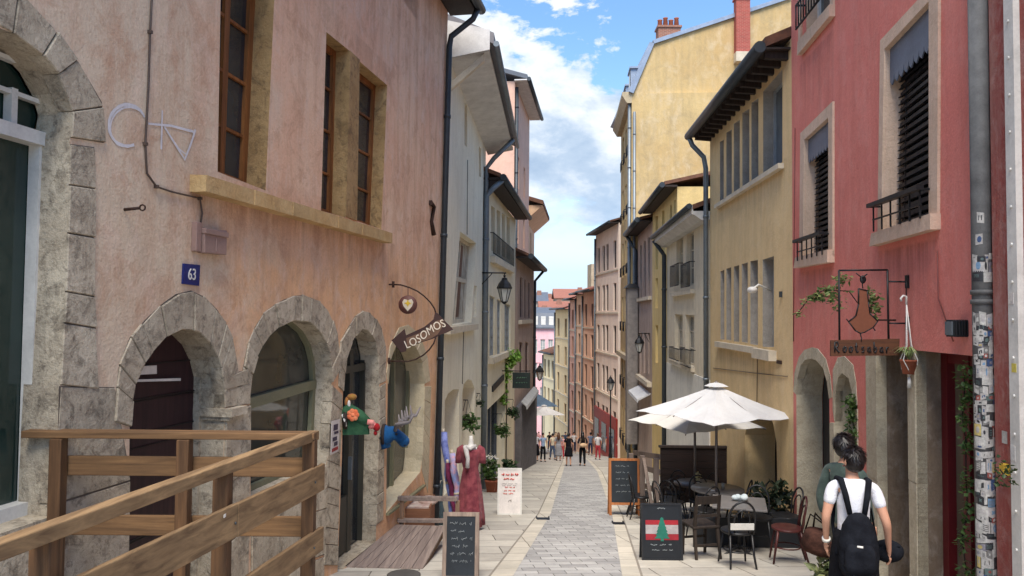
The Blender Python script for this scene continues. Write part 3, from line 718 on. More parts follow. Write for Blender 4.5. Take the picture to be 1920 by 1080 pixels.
# ================================================================ wooden ramp railing and deck
M_TIMBER = wood('treated_pine', sr(138, 104, 70), sr(84, 62, 42), 'x', .75); M_TIMBERV = wood('treated_pine_post', sr(116, 84, 56), sr(70, 50, 34), 'z', .75); M_TIMBERY = wood('treated_pine_long', sr(160, 130, 94), sr(98, 76, 54), 'y', .75)
t = thing('ramp_railing', (-1.6, 4.0, 0), 'pine plank railing round the raised ramp by the left shop window', 'railing')
yb = 4.62; cxr = -1.25; kk = .173
fx = lambda y: cxr+kk*(y-4.66)
ztop = at(590, 808, 4.7).z; zm = at(600, 870, 4.7).z; zl = at(600, 990, 4.7).z
def post(x, y, z1):
    m = MB(); m.box(x-.038, x+.038, y-.038, y+.038, -.85, z1); obj('post', m, M_TIMBERV, t, bevel=.005)
for px in (108, 345): post(at(px, 900, yb).x, yb, ztop-.045)
post(cxr, 4.64, ztop-.045)
for y in (3.72, 2.62, 1.5): post(fx(y)-.02, y, ztop-.045)
xw = at(50, 800, yb).x-.02
def rail(n, x0, x1, y0, y1, z0, z1, m):
    b = MB(); b.box(x0, x1, y0, y1, z0, z1); obj(n, b, m, t, bevel=.005)
rail('handrail', xw, cxr+.035, yb-.025, yb+.08, ztop-.043, ztop, M_TIMBER)
zq = at(400, 860, yb).z; zq2 = at(400, 897, yb).z; rail('plank', xw+.12, cxr-.05, yb+.047, yb+.075, zq2, zq, M_TIMBER)
zq = at(400, 972, yb).z; zq2 = at(400, 1010, yb).z; rail('plank', xw+.12, cxr-.05, yb+.047, yb+.075, zq2, zq, M_TIMBER)
def lrail(n, w0, w1, z0, z1, m, y0=.6, y1=4.7):
    b = MB(); b.hexa([Vector((fx(y0)+w0, y0, z0)), Vector((fx(y0)+w1, y0, z0)), Vector((fx(y0)+w1, y0, z1)), Vector((fx(y0)+w0, y0, z1))], [Vector((fx(y1)+w0, y1, z0)), Vector((fx(y1)+w1, y1, z0)), Vector((fx(y1)+w1, y1, z1)), Vector((fx(y1)+w0, y1, z1))]); obj(n, b, m, t, bevel=.005)
lrail('handrail', -.03, .035, ztop-.055, ztop+.004, M_TIMBERY)
lrail('plank', .03, .058, at(600, 920, 4.7).z, zm, M_TIMBERY, .6, 3.72); lrail('plank', .03, .058, at(600, 921, 4.7).z, zm-.003, M_TIMBERY, 3.725, 4.74)
lrail('plank', .03, .058, at(600, 1035, 4.7).z, zl, M_TIMBERY, .6, 4.74)
d = thing('ramp_deck', (-2.1, 2.6, -.05), 'grey plank ramp floor inside the pine railing', 'ramp')
m = MB()
for k in range(30):
    y = -.2+k*.16; w = lambda yy: L.p(L.uy(yy), .04, 0).x
    m.hexa([Vector((w(y), y, -.06)), Vector((fx(y)-.06, y, -.06)), Vector((fx(y+.15)-.06, y+.15, -.06)), Vector((w(y+.15), y+.15, -.06))], [Vector((w(y), y, -.03)), Vector((fx(y)-.06, y, -.03)), Vector((fx(y+.15)-.06, y+.15, -.03)), Vector((w(y+.15), y+.15, -.03))])
obj('board', m, wood('grey_board', sr(150, 140, 126), sr(110, 100, 90), 'x'), d)
m = MB()
for f in (.15, .85):
    xs = lambda y: L.p(L.uy(y), .04, 0).x*(1-f)+(fx(y)-.06)*f
    for y in (1.0, 2.5, 4.4): m.box(xs(y)-.05, xs(y)+.05, y-.05, y+.05, gz(y)-.1, -.06)
objp('support', m, M_TIMBERV, d)
tg = MB(); p_ = at(410, 967, 3.6); xx = fx(p_.y)+.0585; tg.box(xx, xx+.002, p_.y-.012, p_.y+.012, p_.z-.008, p_.z+.008); obj('price_tag', tg, M_WHITE, t)
for y in (1.5, 2.62, 3.72, 4.62):
    for zz in (zm-.06, zl-.06):
        for k in (-.03, .03): bb = MB(); xx = fx(y)+.056; bb.tube([Vector((xx, y+k, zz+k)), Vector((xx+.006, y+k, zz+k))], .007, 8); obj('screw_head', bb, M_DZINC, t)
# ================================================================ plank deck in front of the shop door
d = thing('plank_deck', (-1.5, 10.1, gz(10.1)), 'grey weathered plank deck outside the toy-hung shop door', 'deck')
M_GB = wood('weathered_board', sr(150, 134, 124), sr(112, 98, 92), 'y', .85)
NL, NR = Vector((-2.05, 9.3, zd)), Vector((-1.07, 9.24, zd)); FLp, FR = Vector((-1.70, 11.15, zd)), Vector((-.95, 11.1, zd))
for k in range(7):
    a = k/7+.004; b = (k+1)/7-.004; m = MB()
    q = [NL.lerp(NR, a), NL.lerp(NR, b), FLp.lerp(FR, b), FLp.lerp(FR, a)]; dn = Vector((0, 0, -.03)); m.hexa([p+dn for p in q], q); obj('board', m, M_GB, d)
m = MB()
for a, b in ((NL, FLp), (NR, FR)):
    q = [a.lerp(b, f) for f in (.05, 1)]; i = Vector((.04 if a is NL else -.06, 0, 0))
    m.hexa([Vector((p.x+i.x+s, p.y, z)) for p, s, z in ((q[0], 0, zd-.06), (q[0], .05, zd-.06), (q[0], .05, zd-.031), (q[0], 0, zd-.031))], [Vector((p.x+i.x+s, p.y, z)) for p, s, z in ((q[1], 0, zd-.12), (q[1], .05, zd-.12), (q[1], .05, zd-.031), (q[1], 0, zd-.031))])
for p in (FLp, FR): m.box(p.x-.02, p.x+.06, p.y-.1, p.y-.02, gz(p.y)-.05, zd-.03)
objp('deck_bearer', m, M_TIMBERV, d)
d2 = thing('guard_rail', (-1.3, 11.2, zd), 'low grey wooden guard rail at the far end of the plank deck', 'railing')
zt2 = at(800, 931, 11.2).z; zt3 = at(800, 973, 11.2).z
x0, x1 = at(746, 935, 11.2).x, at(858, 935, 11.2).x
m = MB(); m.box(x0, x1, 11.16, 11.25, zt2-.06, zt2); obj('rail', m, M_GB, d2, bevel=.004)
m = MB(); m.box(x0, x1, 11.16, 11.25, zt3-.05, zt3); obj('rail', m, M_GB, d2, bevel=.004)
for x in (x0+.03, x1-.03): m = MB(); m.box(x, x+.06, 11.18, 11.23, gz(11.2)-.02, zt2-.06); obj('post', m, wood('weathered_post', sr(140, 112, 90), sr(100, 80, 66), 'z'), d2)
cr = thing('crate', (-1.55, 11.9, gz(11.9)), 'open wooden crate of goods behind the low guard rail', 'crate')
m = MB(); zc0 = at(790, 978, 11.7).z; zc1 = at(790, 945, 11.7).z; xa, xb = at(757, 950, 11.7).x, at(808, 950, 11.7).x
cc = wood('crate_wood', sr(150, 104, 76), sr(112, 76, 56), 'x')
m.box(xa, xb, 11.6, 11.62, gz(11.6), zc1-.05); m.box(xa, xb, 12.28, 12.3, gz(12.3), zc1); m.box(xa, xa+.02, 11.62, 12.28, gz(12.3), zc1-.02); m.box(xb-.02, xb, 11.62, 12.28, gz(12.3), zc1-.02)
obj('crate_side', m, cc, cr); m = MB(); m.box(xa+.03, xb-.03, 11.63, 12.27, zc1-.16, zc1-.03); m.ball((xa+.35, 12.0, zc1-.02), .16, .2, .07); obj('contents', m, cloth('crate_cloth', sr(196, 182, 170), sr(170, 140, 130)), cr)

# ================================================================ shop sign on its curved bracket
yS = 10.7; SF = front(0, yS); TS = lambda px, py, o=0.0: Vector((at(px, py, yS).x, yS+o, at(px, py, yS).z))
t = thing('arrow_sign', TS(735, 605), 'brown arrow shaped shop sign with pale letters on a curved iron bracket', 'hanging sign')
def plate(poly, y0, y1):
    m = MB(); P = [TS(a, b) for a, b in poly]; m.prism([(p.x, p.z) for p in P], y0, y1, lambda a, b, c: Vector((a, c, b))); return m
cr_ = lambda L_: [(720+a/6.35, 520+b/6.35) for a, b in L_]
obj('arrow_board', plate(cr_([(90, 750), (245, 615), (262, 690), (480, 590), (590, 500), (608, 415), (640, 430), (825, 620), (735, 665), (650, 690), (620, 720), (270, 830), (262, 880), (205, 895)]), yS-.012, yS+.012), paint('sign_brown', sr(66, 44, 40), .7), t)
band = cr_([(265, 725), (480, 640), (620, 520), (690, 500), (715, 560), (640, 680), (560, 730), (280, 820)])
obj('letter_band', plate(band, yS-.016, yS-.0125), paint('sign_cream', sr(112, 84, 66), .7), t)
a_, b_ = TS(*cr_([(275, 775)])[0]), TS(*cr_([(705, 580)])[0]); dv = (b_-a_); ux = dv.normalized(); uz = Vector((-ux.z, 0, ux.x))
mid = (a_+b_)/2
txt = text_mb('LOSOMOS', .165, lambda a, b, c: mid+ux*a*.86+uz*(b+.035*math.sin(a*6))+Vector((0, -.019-c, 0)), ext=.003)
obj('lettering', txt, paint('letter_cream', sr(226, 214, 194), .7), t)
m = MB(); m.tube([TS(*q) for q in cr_([(110, 85), (200, 90), (300, 120), (400, 165), (480, 225), (550, 295), (600, 370), (615, 420)])], .011, 8)
obj('bracket', m, M_RUST, t); m = MB(); m.tube([TS(*q) for q in cr_([(60, 995), (150, 1000), (290, 1000), (380, 975), (470, 925), (540, 860), (590, 790), (615, 720)])], .011, 8)
w1 = L.p(L.uy(yS), 0, 0).x
for q in ((110, 85), (60, 995)):
    p = TS(*cr_([q])[0]); m.tube([Vector((w1-.02, yS, p.z)), p], .011, 8); m.tube([p+Vector((0, 0, -.045)), p+Vector((0, 0, .045))], .02, 8)
objp('bracket', m, M_RUST, t)
p = TS(*cr_([(285, 325)])[0]); m = MB(); r_ = 17.5/1386*yS
m.lathe([(.02, -.012), (r_, -.012), (r_, .012), (.02, .012)], (0, 0, 0), 26); m.v = [Vector((p.x+q.x, p.y+q.z, p.z+q.y)) for q in m.v]
m.tube([p+Vector((0, 0, r_)), TS(*cr_([(285, 120)])[0])], .006, 6)
dk = obj('round_plaque', m, paint('plaque_brown', sr(98, 62, 56), .6), t)
hp_ = [(.0, -.75), (.5, -.15), (.62, .3), (.42, .62), (.12, .55), (0, .38), (-.12, .55), (-.42, .62), (-.62, .3), (-.5, -.15)]
m = MB(); m.prism([(a*r_*.95, b*r_*.95) for a, b in hp_], -.018, -.0125, lambda a, b, c: p+Vector((a, c, b))); obj('heart', m, M_CREAM, dk)
m = MB(); m.prism([(a*r_*.55+.0*b, b*r_*.55+.02) for a, b in [(.3*math.cos(k*.7854)*(1 if k % 2 else 2.4), .3*math.sin(k*.7854)*(1 if k % 2 else 2.4)) for k in range(8)]], -.022, -.0185, lambda a, b, c: p+Vector((a, c, b))); obj('yellow_star', m, paint('sign_yellow', sr(205, 170, 40), .6), dk)
# ================================================================ left row beyond the salmon house
W = left(-1.37, 13.1, .0556)
HW = House(W, 'white_house', (-1.4, 17, gz(17)), 'tall off-white house with wide grey boxed eave beside the salmon house')
M_OFFW = plaster('offwhite_plaster', sr(238, 230, 208), sr(230, 219, 194), .25, .3, .9, sr(190, 178, 152))
M_BROWNP = paint('brown_curtain', sr(112, 78, 62), .8); M_CURT = cloth('pale_curtain', sr(176, 168, 150), sr(140, 128, 108), 3)
q = HW.win([(863, 434), (893, 456), (884, 604), (848, 610)], .22, 2, 2, M_CREAM, M_CURT, b=.09, mb_=.1)
m = MB()
for s0, s1, t0, t1 in ((.06, .2, .52, .95), (.53, .72, .52, .93), (.56, .7, .08, .46)): bar(m, W, q, s0, s1, t0, t1, -.23, -.215)
objp('inner_shutter', m, M_BROWNP, HW.root)
for Q in ([(871, 193), (876, 199), (876, 276), (871, 272)], [(898, 274), (902, 279), (902, 333), (898, 330)]): HW.win(Q, .15, 1, 1, M_CREAM, M_GLASS, b=.02)
HW.win([(889, 536), (894, 536), (893, 594), (888, 595)], .12, 1, 1, M_CREAM, M_CURT, b=.02)
tanm = plaster('tan_panel', sr(176, 150, 122), sr(160, 134, 108), .3, .4)
for Q in ([(834, 752), (840, 738), (850, 730), (861, 730), (860, 900), (832, 930)], [(867, 735), (870, 719), (877, 711), (884, 713), (890, 728), (888, 890), (866, 905)]):
    P = HW.hole(Q, .35); 
    HW.fillpanel(P, .36, tanm, 'door')
zE = 6.9; u0, u1 = W.uy(13.6), W.uy(23.3); zA = W.px(853, 165)[1]; zB = W.px(914, 280)[1]
HW.build([(0.0, -5), (W.uy(22.6), -5), (W.uy(22.6), zE), (0.0, zE)], M_OFFW, D=8)
GREYB = paint('grey_boarding', sr(206, 204, 202), .7)
HW.roof(W.uy(14.4), u1, zE+.12, .9, 8, .42, paint('grey_roofing', sr(120, 118, 122), .7), soffit=None, gut=M_ZINC, gr=.06, th=.22)
m = MB(); HW.prof(m, [(0.0, zE-.12), (.8, zE+.03), (.8, zE+.1), (0, zE+.1)], W.uy(14.5), u1-.02); obj('eave_soffit', m, GREYB, HW.root)
m = MB(); ue = W.uy(14.42); HW.prof(m, [(-.6, zE+.75), (-.6, zE-.12), (0, zE-.14), (.82, zE+.02), (.82, zE+.42)], ue-.03, ue+.0); obj('gable_board', m, GREYB, HW.root)
m = MB(); m.hexa([W.p(ue+a, 0.0, z) for a, z in ((.12, zE-.75), (.25, zE-.75), (.25, zE-.6), (.12, zE-.6))], [W.p(ue+a, .7, z) for a, z in ((.12, zE-.14), (.25, zE-.14), (.25, zE+.0), (.12, zE+.0))]); obj('eave_bracket', m, M_CREAM, HW.root)
m = MB(); P = W.pts([(844, 621), (897, 601)], .12); m.box(P[0][0], P[1][0], -.02, .13, P[0][1]-.06, P[0][1]+.08, W.p); objp('window_sill', m, M_CREAM, HW.root)
HW.pipe([W.p(W.uy(21.9), .9, zE+.05), W.p(W.uy(22.0), .3, zE-.5), W.p(W.uy(22), .08, zE-.8), W.p(W.uy(22), .08, -3.3)], .07, M_ZINC)
m = MB(); m.box(W.uy(18)-.4, W.uy(18)+.4, -4.4, -3.7, zE+1.5, zE+3.1, W.p); obj('chimney', m, brickm('chimney_brick', sr(120, 96, 84), sr(96, 78, 70), sr(130, 120, 110)), HW.root)

C = left(-.88, 22, .11)
HC = House(C, 'cream_house', (-.6, 26, gz(26)), 'low cream house with dark overhanging eave and grey shutters behind the wall lantern')
M_CRM = plaster('cream_plaster', sr(234, 222, 196), sr(220, 206, 176), .25, .3, 1, sr(180, 166, 140)); M_SHB = wood('brown_shutter', sr(116, 96, 86), sr(84, 70, 64)); M_SHG = paint('grey_shutter', sr(152, 156, 158), .6)
for a, b in ((921, 928), (931.5, 938), (941, 947), (950, 956)):
    y = lambda x: 385+(x-921)*.69; z = lambda x: 470+(x-921)*.5
    HC.win([(a, y(a)), (b, y(b)), (b, z(b)), (a, z(a))], .2, 1, 2, M_SHB, M_CURT, b=.1)
for a, b in ((918, 928), (932, 940), (946, 957)):
    y = lambda x: 553+(x-918)*.5; z = lambda x: 668-(x-918)*.2
    HC.win([(a, y(a)), (b, y(b)), (b, z(b)), (a, z(a))], .1, 2, 6, M_SHG, M_SHG, b=.06, mb_=.05, name='shutter')
P = C.pts([(914, 768), (948, 735), (946, 868), (916, 890)]); HC.hole([(P[0][0], P[0][1]), (P[1][0], P[1][1]), (P[2][0], -4.9), (P[0][0], -4.9)], .4, px=False)
HC.fillpanel([(P[0][0], P[0][1]), (P[1][0], P[1][1]), (P[2][0], -5.1), (P[0][0], -5.1)], .4, M_GLASS, 'shop_window')
m = MB(); 
for f in (.02, .3, .6, .95): u = P[0][0]+(P[1][0]-P[0][0])*f; m.box(u-.06, u+.06, -.4, -.3, -4.9, P[0][1]*(1-f)+P[1][1]*f, C.p)
obj('shop_frame', m, paint('grey_shopfront', sr(86, 90, 96), .6), HC.root)
zE = 5.75; a, b = C.uy(22), C.uy(31.2)
HC.build([(a, -6), (b, -6), (b, zE), (a, zE)], M_CRM, D=7)
HC.roof(a-.05, b, zE+.05, .52, 7, .4, M_TILE, soffit=M_DWOOD, gut=M_DZINC, gr=.1)
m = MB(); HC.prof(m, [(.0, zE-.5), (.02, zE-.5), (.5, zE-.02), (0, zE-.02)], a, a+.1); obj('eave_bracket', m, M_DWOOD, HC.root)
HC.pipe([C.p(a+.1, .55, zE), C.p(a, .3, zE-.25), C.p(a-.05, .1, zE-.5), C.p(a-.05, .1, -3.4)], .085, M_ZINC)
m = MB(); P = C.pts([(919, 480), (959, 501)]); m.box(P[0][0], P[1][0], 0, .16, P[0][1]-.2, P[0][1], C.p); P2 = C.pts([(916, 672), (952, 660)]); m.box(P2[0][0], P2[1][0]+.6, 0, .16, P2[0][1]-.18, P2[0][1]+.02, C.p); objp('window_sill', m, M_CREAM, HC.root)
m = MB(); rail_box(m, C, P[0][0], P[1][0], .1, P[0][1]+.1, P[0][1]+.75, 22, .012); objp('window_guard', m, M_IRON, HC.root)
m = MB(); P = C.pts([(922, 724), (943, 702), (943, 712), (922, 735)]); m.hexa([C.p(u, 0, z) for u, z in P], [C.p(u, .05, z) for u, z in P]); obj('fascia_panel', m, M_BLACK, HC.root)

B = left(.11, 31, .11)
HB = House(B, 'mauve_house', (.6, 36, gz(36)), 'narrow dusty mauve house with dark shutters and a grey boarded shop front')
M_MAU = plaster('mauve_plaster', sr(188, 164, 150), sr(170, 146, 134), .4, .4); M_SHD = wood('dark_shutter', sr(98, 72, 66), sr(74, 56, 52))
for a, b, y0, y1 in ((975, 980, 518, 595), (983, 987, 523, 596), (990, 994, 528, 596), (974, 980, 640, 700), (985, 991, 640, 700)):
    HB.win([(a, y0), (b, y0+3), (b, y1), (a, y1)], .12, 1, 4, M_SHD, M_SHD, b=.08, name='shutter')
zE = 4.2; a, b = B.uy(31.3), B.uy(40.7)
HB.build([(a, -8), (b, -8), (b, zE), (a, zE)], M_MAU, D=3.5)
HB.roof(a, b+.1, zE, .55, 3.5, .45, M_TILE, soffit=M_DWOOD, gut=M_DZINC, gr=.12, ridge=1)
HB.pipe([B.p(b-.1, .6, zE), B.p(b-.15, .1, zE-.6), B.p(b-.15, .1, -6)], .08, M_DZINC)
m = MB(); P = B.pts([(972, 600), (994, 598)]); m.box(P[0][0], P[1][0], 0, .15, P[0][1]-.18, P[0][1], B.p); objp('window_sill', m, M_CREAM, HB.root)
m = MB(); P = B.pts([(966, 760), (999, 745)]); m.box(P[0][0], b-.05, 0.0, .25, -6.6, P[0][1]-.1, B.p)
for k in range(14): u = P[0][0]+(b-P[0][0])*k/14; m.box(u, u+.05, .25, .28, -6.6, P[0][1]-.12, B.p)
obj('shop_front', m, paint('grey_boards', sr(92, 88, 90), .7, 0, .4), HB.root)
m = MB(); z1 = B.px(975, 745)[1]; u0_, u1_ = B.uy(31.8), B.uy(38.5)
HB.prof(m, [(.25, z1), (.25, z1+.05), (.5, z1-.15), (.5, z1-.3), (.47, z1-.3), (.47, z1-.2)], u0_, u1_); obj('awning', m, cloth('grey_awning', sr(172, 172, 170), sr(150, 150, 150)), HB.root)

T = left(.06, 42, .127)
HT = House(T, 'tall_pink_house', (.5, 46, gz(46)), 'tallest pink house on the left side with grey overhanging roof edge')
M_PNK = plaster('pink_plaster', sr(224, 182, 160), sr(214, 170, 150), .25, .3, .6)
for r in range(5):
    z = 11.2-r*3.3
    for y in (44, 47.3): u = T.uy(y); HT.win([(u-.45, z), (u+.45, z), (u+.45, z-1.9), (u-.45, z-1.9)], .15, 2, 3, M_CREAM, M_SHG, px=False)
zE = T.px(962, 200)[1]; a, b = 0, T.uy(50.2)
zE = at(966, 152, 42).z
HT.build([(a, -9), (b, -9), (b, zE), (a, zE)], M_PNK, D=9)
HT.roof(a-.3, b+.2, zE, .75, 9, .3, M_SLATE, th=.25, soffit=GREYB, gut=M_DZINC, gr=.12)
HT.pipe([T.p(.25, .1, zE-.3), T.p(.25, .1, -8)], .1, M_DZINC)
O_ = left(1.0, 55, .1)
HO = House(O_, 'orange_house', (1.0, 59, gz(59)), 'orange beige house with deep sloping eave at the end of the left row')
M_ORB = plaster('orange_beige', sr(220, 182, 146), sr(206, 166, 134), .3, .3, .6)
zE = at(985, 385, 55).z
for r in range(4):
    z = zE-1.5-r*3.2
    for y in (57, 60): u = O_.uy(y); HO.win([(u-.45, z), (u+.45, z), (u+.45, z-1.8), (u-.45, z-1.8)], .15, 2, 3, M_CREAM, M_GLASS, px=False)
HO.build([(0, -10), (O_.uy(64), -10), (O_.uy(64), zE), (0, zE)], M_ORB, D=8)
m = MB(); HO.prof(m, [(0, zE-1.1), (0.02, zE-1.1), (1.25, zE-.02), (1.25, zE), (0, zE)], -.1, 9); obj('eave_soffit', m, M_ORB, HO.root)
HO.roof(-.3, 9.2, zE+.01, 1.3, 8, .3, M_TILE, th=.3)

# ================================================================ right row
RF = right(4.56, 12, .083)
HR = House(RF, 'red_house', (4.2, 9, gz(9)), 'brick red plaster house with pale window surrounds and stone arches on the right', 'house')
M_REDP = plaster('red_plaster', sr(222, 136, 124), sr(212, 122, 112), .22, .35, 1.0, sr(182, 108, 94), stains_shade=((7.2, 8.65, 2.5, 1.0, .8), (10.1, 11.7, 2.43, .7, .7), (10.0, 11.6, 5.7, 1.3, .6), (6.4, 12, 9, 2.5, .3)))
M_SURR = plaster('pale_surround_paint', sr(214, 186, 164), sr(200, 172, 150), .25, .3, 2)
M_LAMB = paint('blue_grey_lambrequin', sr(104, 112, 128), .55, .1)
M_BLIND = paint('black_blind', sr(30, 30, 36), .5)
rst = MB(); sur = MB()
def red_window(inner, outer, sill, railz):
    P = HR.hole(inner, .2, True, sur); q = quadmap(P); o = RF.pts(outer); 
    n = 4
    for i in (0, 1, 3):                                         # surround, three sides, the sill closes it
        a, b, c, d = o[i], o[(i+1) % 4], P[(i+1) % 4], P[i]
        sur.hexa([RF.p(u, .001, z) for u, z in (a, b, c, d)], [RF.p(u, .03, z) for u, z in (a, b, c, d)])
    s_ = RF.pts(sill); sur.hexa([RF.p(u, -.2, z) for u, z in s_], [RF.p(u, .1, z) for u, z in s_])
    w = MB(); bar(w, RF, q, 0, 1, 0, 1, -.235, -.205); wo = obj('window', w, M_GLASS, HR.root)
    m = MB(); H = P[0][1]-P[3][1]; top = .0
    k = int(H/.1)
    for i in range(k):                                          # slatted blind
        t0 = .16+.84*i/k; bar(m, RF, q, .01, .99, t0, t0+.052/H, -.17+.0, -.155)
        bar(m, RF, q, .01, .99, t0+.05/H, t0+.056/H, -.155, -.13)
    for s_ in (.15, .85): bar(m, RF, q, s_-.006, s_+.006, .1, 1, -.152, -.148)
    obj('slatted_blind', m, M_BLIND, wo)
    m = MB(); nn = 9
    bar(m, RF, q, 0.005, .995, 0.002, .155, -.05, -.035)
    for i in range(nn):
        a, b = .005+.99*i/nn, .005+.99*(i+1)/nn; c = (a+b)/2
        PP = [q(a, .155), q(b, .155), q(b-.01, .185), q(c, .21), q(a+.01, .185)]
        m.prism(PP, -.05, -.035, lambda u, z, c_: RF.p(u, c_, z))
    obj('lambrequin', m, M_LAMB, wo)
    m = MB(); z = railz; u0, u1 = P[3][0], P[2][0]; lo, hi = min(u0, u1), max(u0, u1)
    m.box(lo-.06, hi+.06, .1, .17, z-.02, z+.025, RF.p); m.box(lo-.02, hi+.02, .1, .12, z-.17, z-.155, RF.p)
    for i in range(6): u = lo+(hi-lo)*i/5; m.box(u-.008, u+.008, .105, .12, z-.3, z, RF.p)
    for u in (lo-.02, hi+.02): m.box(u-.012, u+.012, -.02, .12, z-.02, z, RF.p)
    objp('window_guard', m, M_IRON, wo)
red_window([(1511, 262), (1557, 220), (1557, 470), (1509, 482)], [(1504, 250), (1565, 190), (1565, 480), (1502, 492)], [(1503, 483), (1565, 468), (1565, 492), (1500, 503)], RF.px(1530, 446)[1])
pa = RF.px(1663, 92); pb = RF.px(1746, 2); po_ = RF.px(1655, 75); pq = RF.px(1765, -40)
red_window([(1663, 92), (1747, 2), (1747, 402), (1657, 432)], [(1655, 76), (1765, -42), (1763, 420), (1650, 445)], [(1650, 438), (1764, 400), (1764, 430), (1646, 462)], RF.px(1700, 370)[1])
p0, p1 = RF.px(1512, 58), RF.px(1560, 12); w3 = [(p0[0], p0[1]+2.0), (p1[0], p1[1]+2.0), p1, p0]
P = HR.win(w3, .2, 2, 3, M_WHITE, M_GLASS, False, sep=sur)
s_ = RF.pts([(1505, 78), (1566, 8), (1566, 30), (1504, 104)]); sur.hexa([RF.p(u, -.2, z) for u, z in s_], [RF.p(u, .08, z) for u, z in s_])
for a, b in (((1505, 88), (1512, 60)),): u = RF.px(*a)[0]; sur.box(u-.0, u+.13, .001, .03, p0[1]-.1, p0[1]+2.1, RF.p)
u = RF.px(1562, 20)[0]; sur.box(u-.08, u+.03, .001, .03, p1[1]-.1, p1[1]+2.1, RF.p)
m = MB(); rail_box(m, RF, p1[0]-.05, p0[0]+.05, .14, p0[1]+.05, p0[1]+.42, 10, .012); objp('window_guard', m, M_IRON, HR.root)
objp('window_surround', sur, M_SURR, HR.root)
a1i = [(1493, 740), (1496, 700), (1504, 678), (1516, 671), (1530, 675), (1542, 686), (1550, 707), (1555, 748)]
a1o = [(1488, 735), (1491, 685), (1502, 660), (1518, 650), (1536, 654), (1551, 672), (1558, 705), (1561, 745)]
a2i = [(1565, 790), (1567, 724), (1573, 704), (1581, 698), (1591, 705), (1597, 724), (1600, 765)]
a2o = [(1562, 770), (1562, 690), (1570, 670), (1583, 666), (1597, 671), (1605, 700), (1608, 760)]
h1 = RF.pts(a1i)+[(RF.px(1557, 850)[0], -2.6), (RF.px(1494, 900)[0], -2.6)]
h2 = RF.pts(a2i)+[(RF.px(1603, 850)[0], -2.4), (RF.px(1564, 850)[0], -2.4)]
HR.hole(h1, .4, False, rst); HR.hole(h2, .35, False, rst)
ring(rst, RF, RF.pts(a1i), RF.pts(a1o), 8, -.1, .012, .003, 51, .003); ring(rst, RF, RF.pts(a2i), RF.pts(a2o), 7, -.1, .012, .003, 52, .003)
def jamb(xa, xb, ya, zb, n, seed): ring(rst, RF, [RF.px(xa, ya), (RF.px(xa, ya)[0], zb)], [RF.px(xb, ya), (RF.px(xb, ya)[0], zb)], n, -.1, .014, .006, seed)
jamb(1557, 1565, 792, -2.6, 2, 53); jamb(1601, 1609, 766, -2.4, 2, 54)
M_OLD = plaster('old_brown_plaster', sr(134, 116, 98), sr(112, 96, 82), .5, .5, 1.4, sr(92, 80, 68)); bro = MB()
zl1 = RF.px(1650, 652)[1]
o1 = [(RF.px(1645, 700)[0], zl1), (RF.px(1704, 700)[0], zl1+.0), (RF.px(1704, 700)[0], -2.3), (RF.px(1645, 700)[0], -2.3)]
zl2 = RF.px(1720, 657)[1]
o2 = [(RF.px(1718, 700)[0], zl2), (RF.uy(6.46), zl2), (RF.uy(6.46), -2.1), (RF.px(1718, 700)[0], -2.1)]
HR.hole(o1, .95, False, bro); HR.hole(o2, .3, False, bro)
ring(rst, RF, [RF.px(1645, 660), (RF.px(1645, 660)[0], -2.3)], [RF.px(1625, 655), (RF.px(1627, 655)[0], -2.3)], 3, -.1, .03, .002, 55, .01)
ring(rst, RF, [(o2[0][0], zl2), (o2[0][0], -2.2)], [(o1[1][0], zl2), (o1[1][0], -2.2)], 3, -.1, .03, .002, 56, .01)
objp('arch_stones', rst, M_LIMESTONE, HR.root); objp('door_reveal', bro, M_OLD, HR.root)
for h, d in ((h1, .41), (h2, .36)):
    m = MB(); m.prism(h, -d-.04, -d, lambda a, b, c: RF.p(a, c, b)); obj('door', m, wood('dark_door', sr(58, 56, 56), sr(40, 38, 38)), HR.root)
m = MB(); m.prism(o1, -.99, -.95, lambda a, b, c: RF.p(a, c, b)); obj('door', m, wood('dark_door', sr(58, 56, 56)), HR.root)
m = MB(); t_ = MB(); u0, u1 = o2[1][0], o2[0][0]
t_.box(u0, u1, -.34, -.32, -2.1, zl2, RF.p)
for a in (u1-.13, u1-.55, u0+.02): m.box(a, a+.12, -.32, -.24, -2.1, zl2, RF.p)
m.box(u0, u1, -.32, -.25, zl2-.12, zl2-.005, RF.p); 
wo = obj('shop_door', m, paint('oxblood_paint', sr(96, 22, 28), .45), HR.root); obj('pane', t_, glass('warm_glass', (.10, .085, .06, 1), .1), wo)
zE = 9.0; a, b = RF.uy(6.4), 0
HR.build([(a, -3.5), (b, -3.5), (b, zE), (a, zE)], M_REDP, D=8)
HR.roof(a, b, zE, .5, 8, .35, M_TILE, soffit=M_DWOOD, gut=M_ZINC)

Y = right(4.56, 12, .045)
HY = House(Y, 'yellow_house', (4.7, 15, gz(15)), 'ochre yellow house with rows of narrow windows behind the cafe terrace')
M_YEL = plaster('ochre_plaster', sr(228, 200, 152), sr(220, 188, 140), .25, .3, .8, sr(176, 150, 112), stains_shade=((12.6, 17.6, 1.0, .8, .6), (12.2, 17.6, 4.4, .9, .5)))
M_GSTONE = stone('grey_jamb', sr(146, 138, 128), sr(108, 102, 96), sr(172, 164, 154), .8, .3); ys = MB()
up = [(1350, 1357, 266, 262, 382, 378), (1362, 1372, 249, 243, 373, 368), (1376, 1387, 232, 225, 363, 357), (1392, 1405, 212, 204, 352, 345), (1409, 1422, 193, 184, 340, 332), (1431, 1467, 172, 130, 325, 304)]
lo = [(1351, 1358, 509, 506, 636, 637), (1362, 1371, 504, 501, 637, 638), (1376, 1386, 500, 497, 640, 641), (1391, 1402, 495, 492, 641, 643), (1407, 1421, 490, 487, 645, 647), (1430, 1451, 487, 480, 650, 651)]
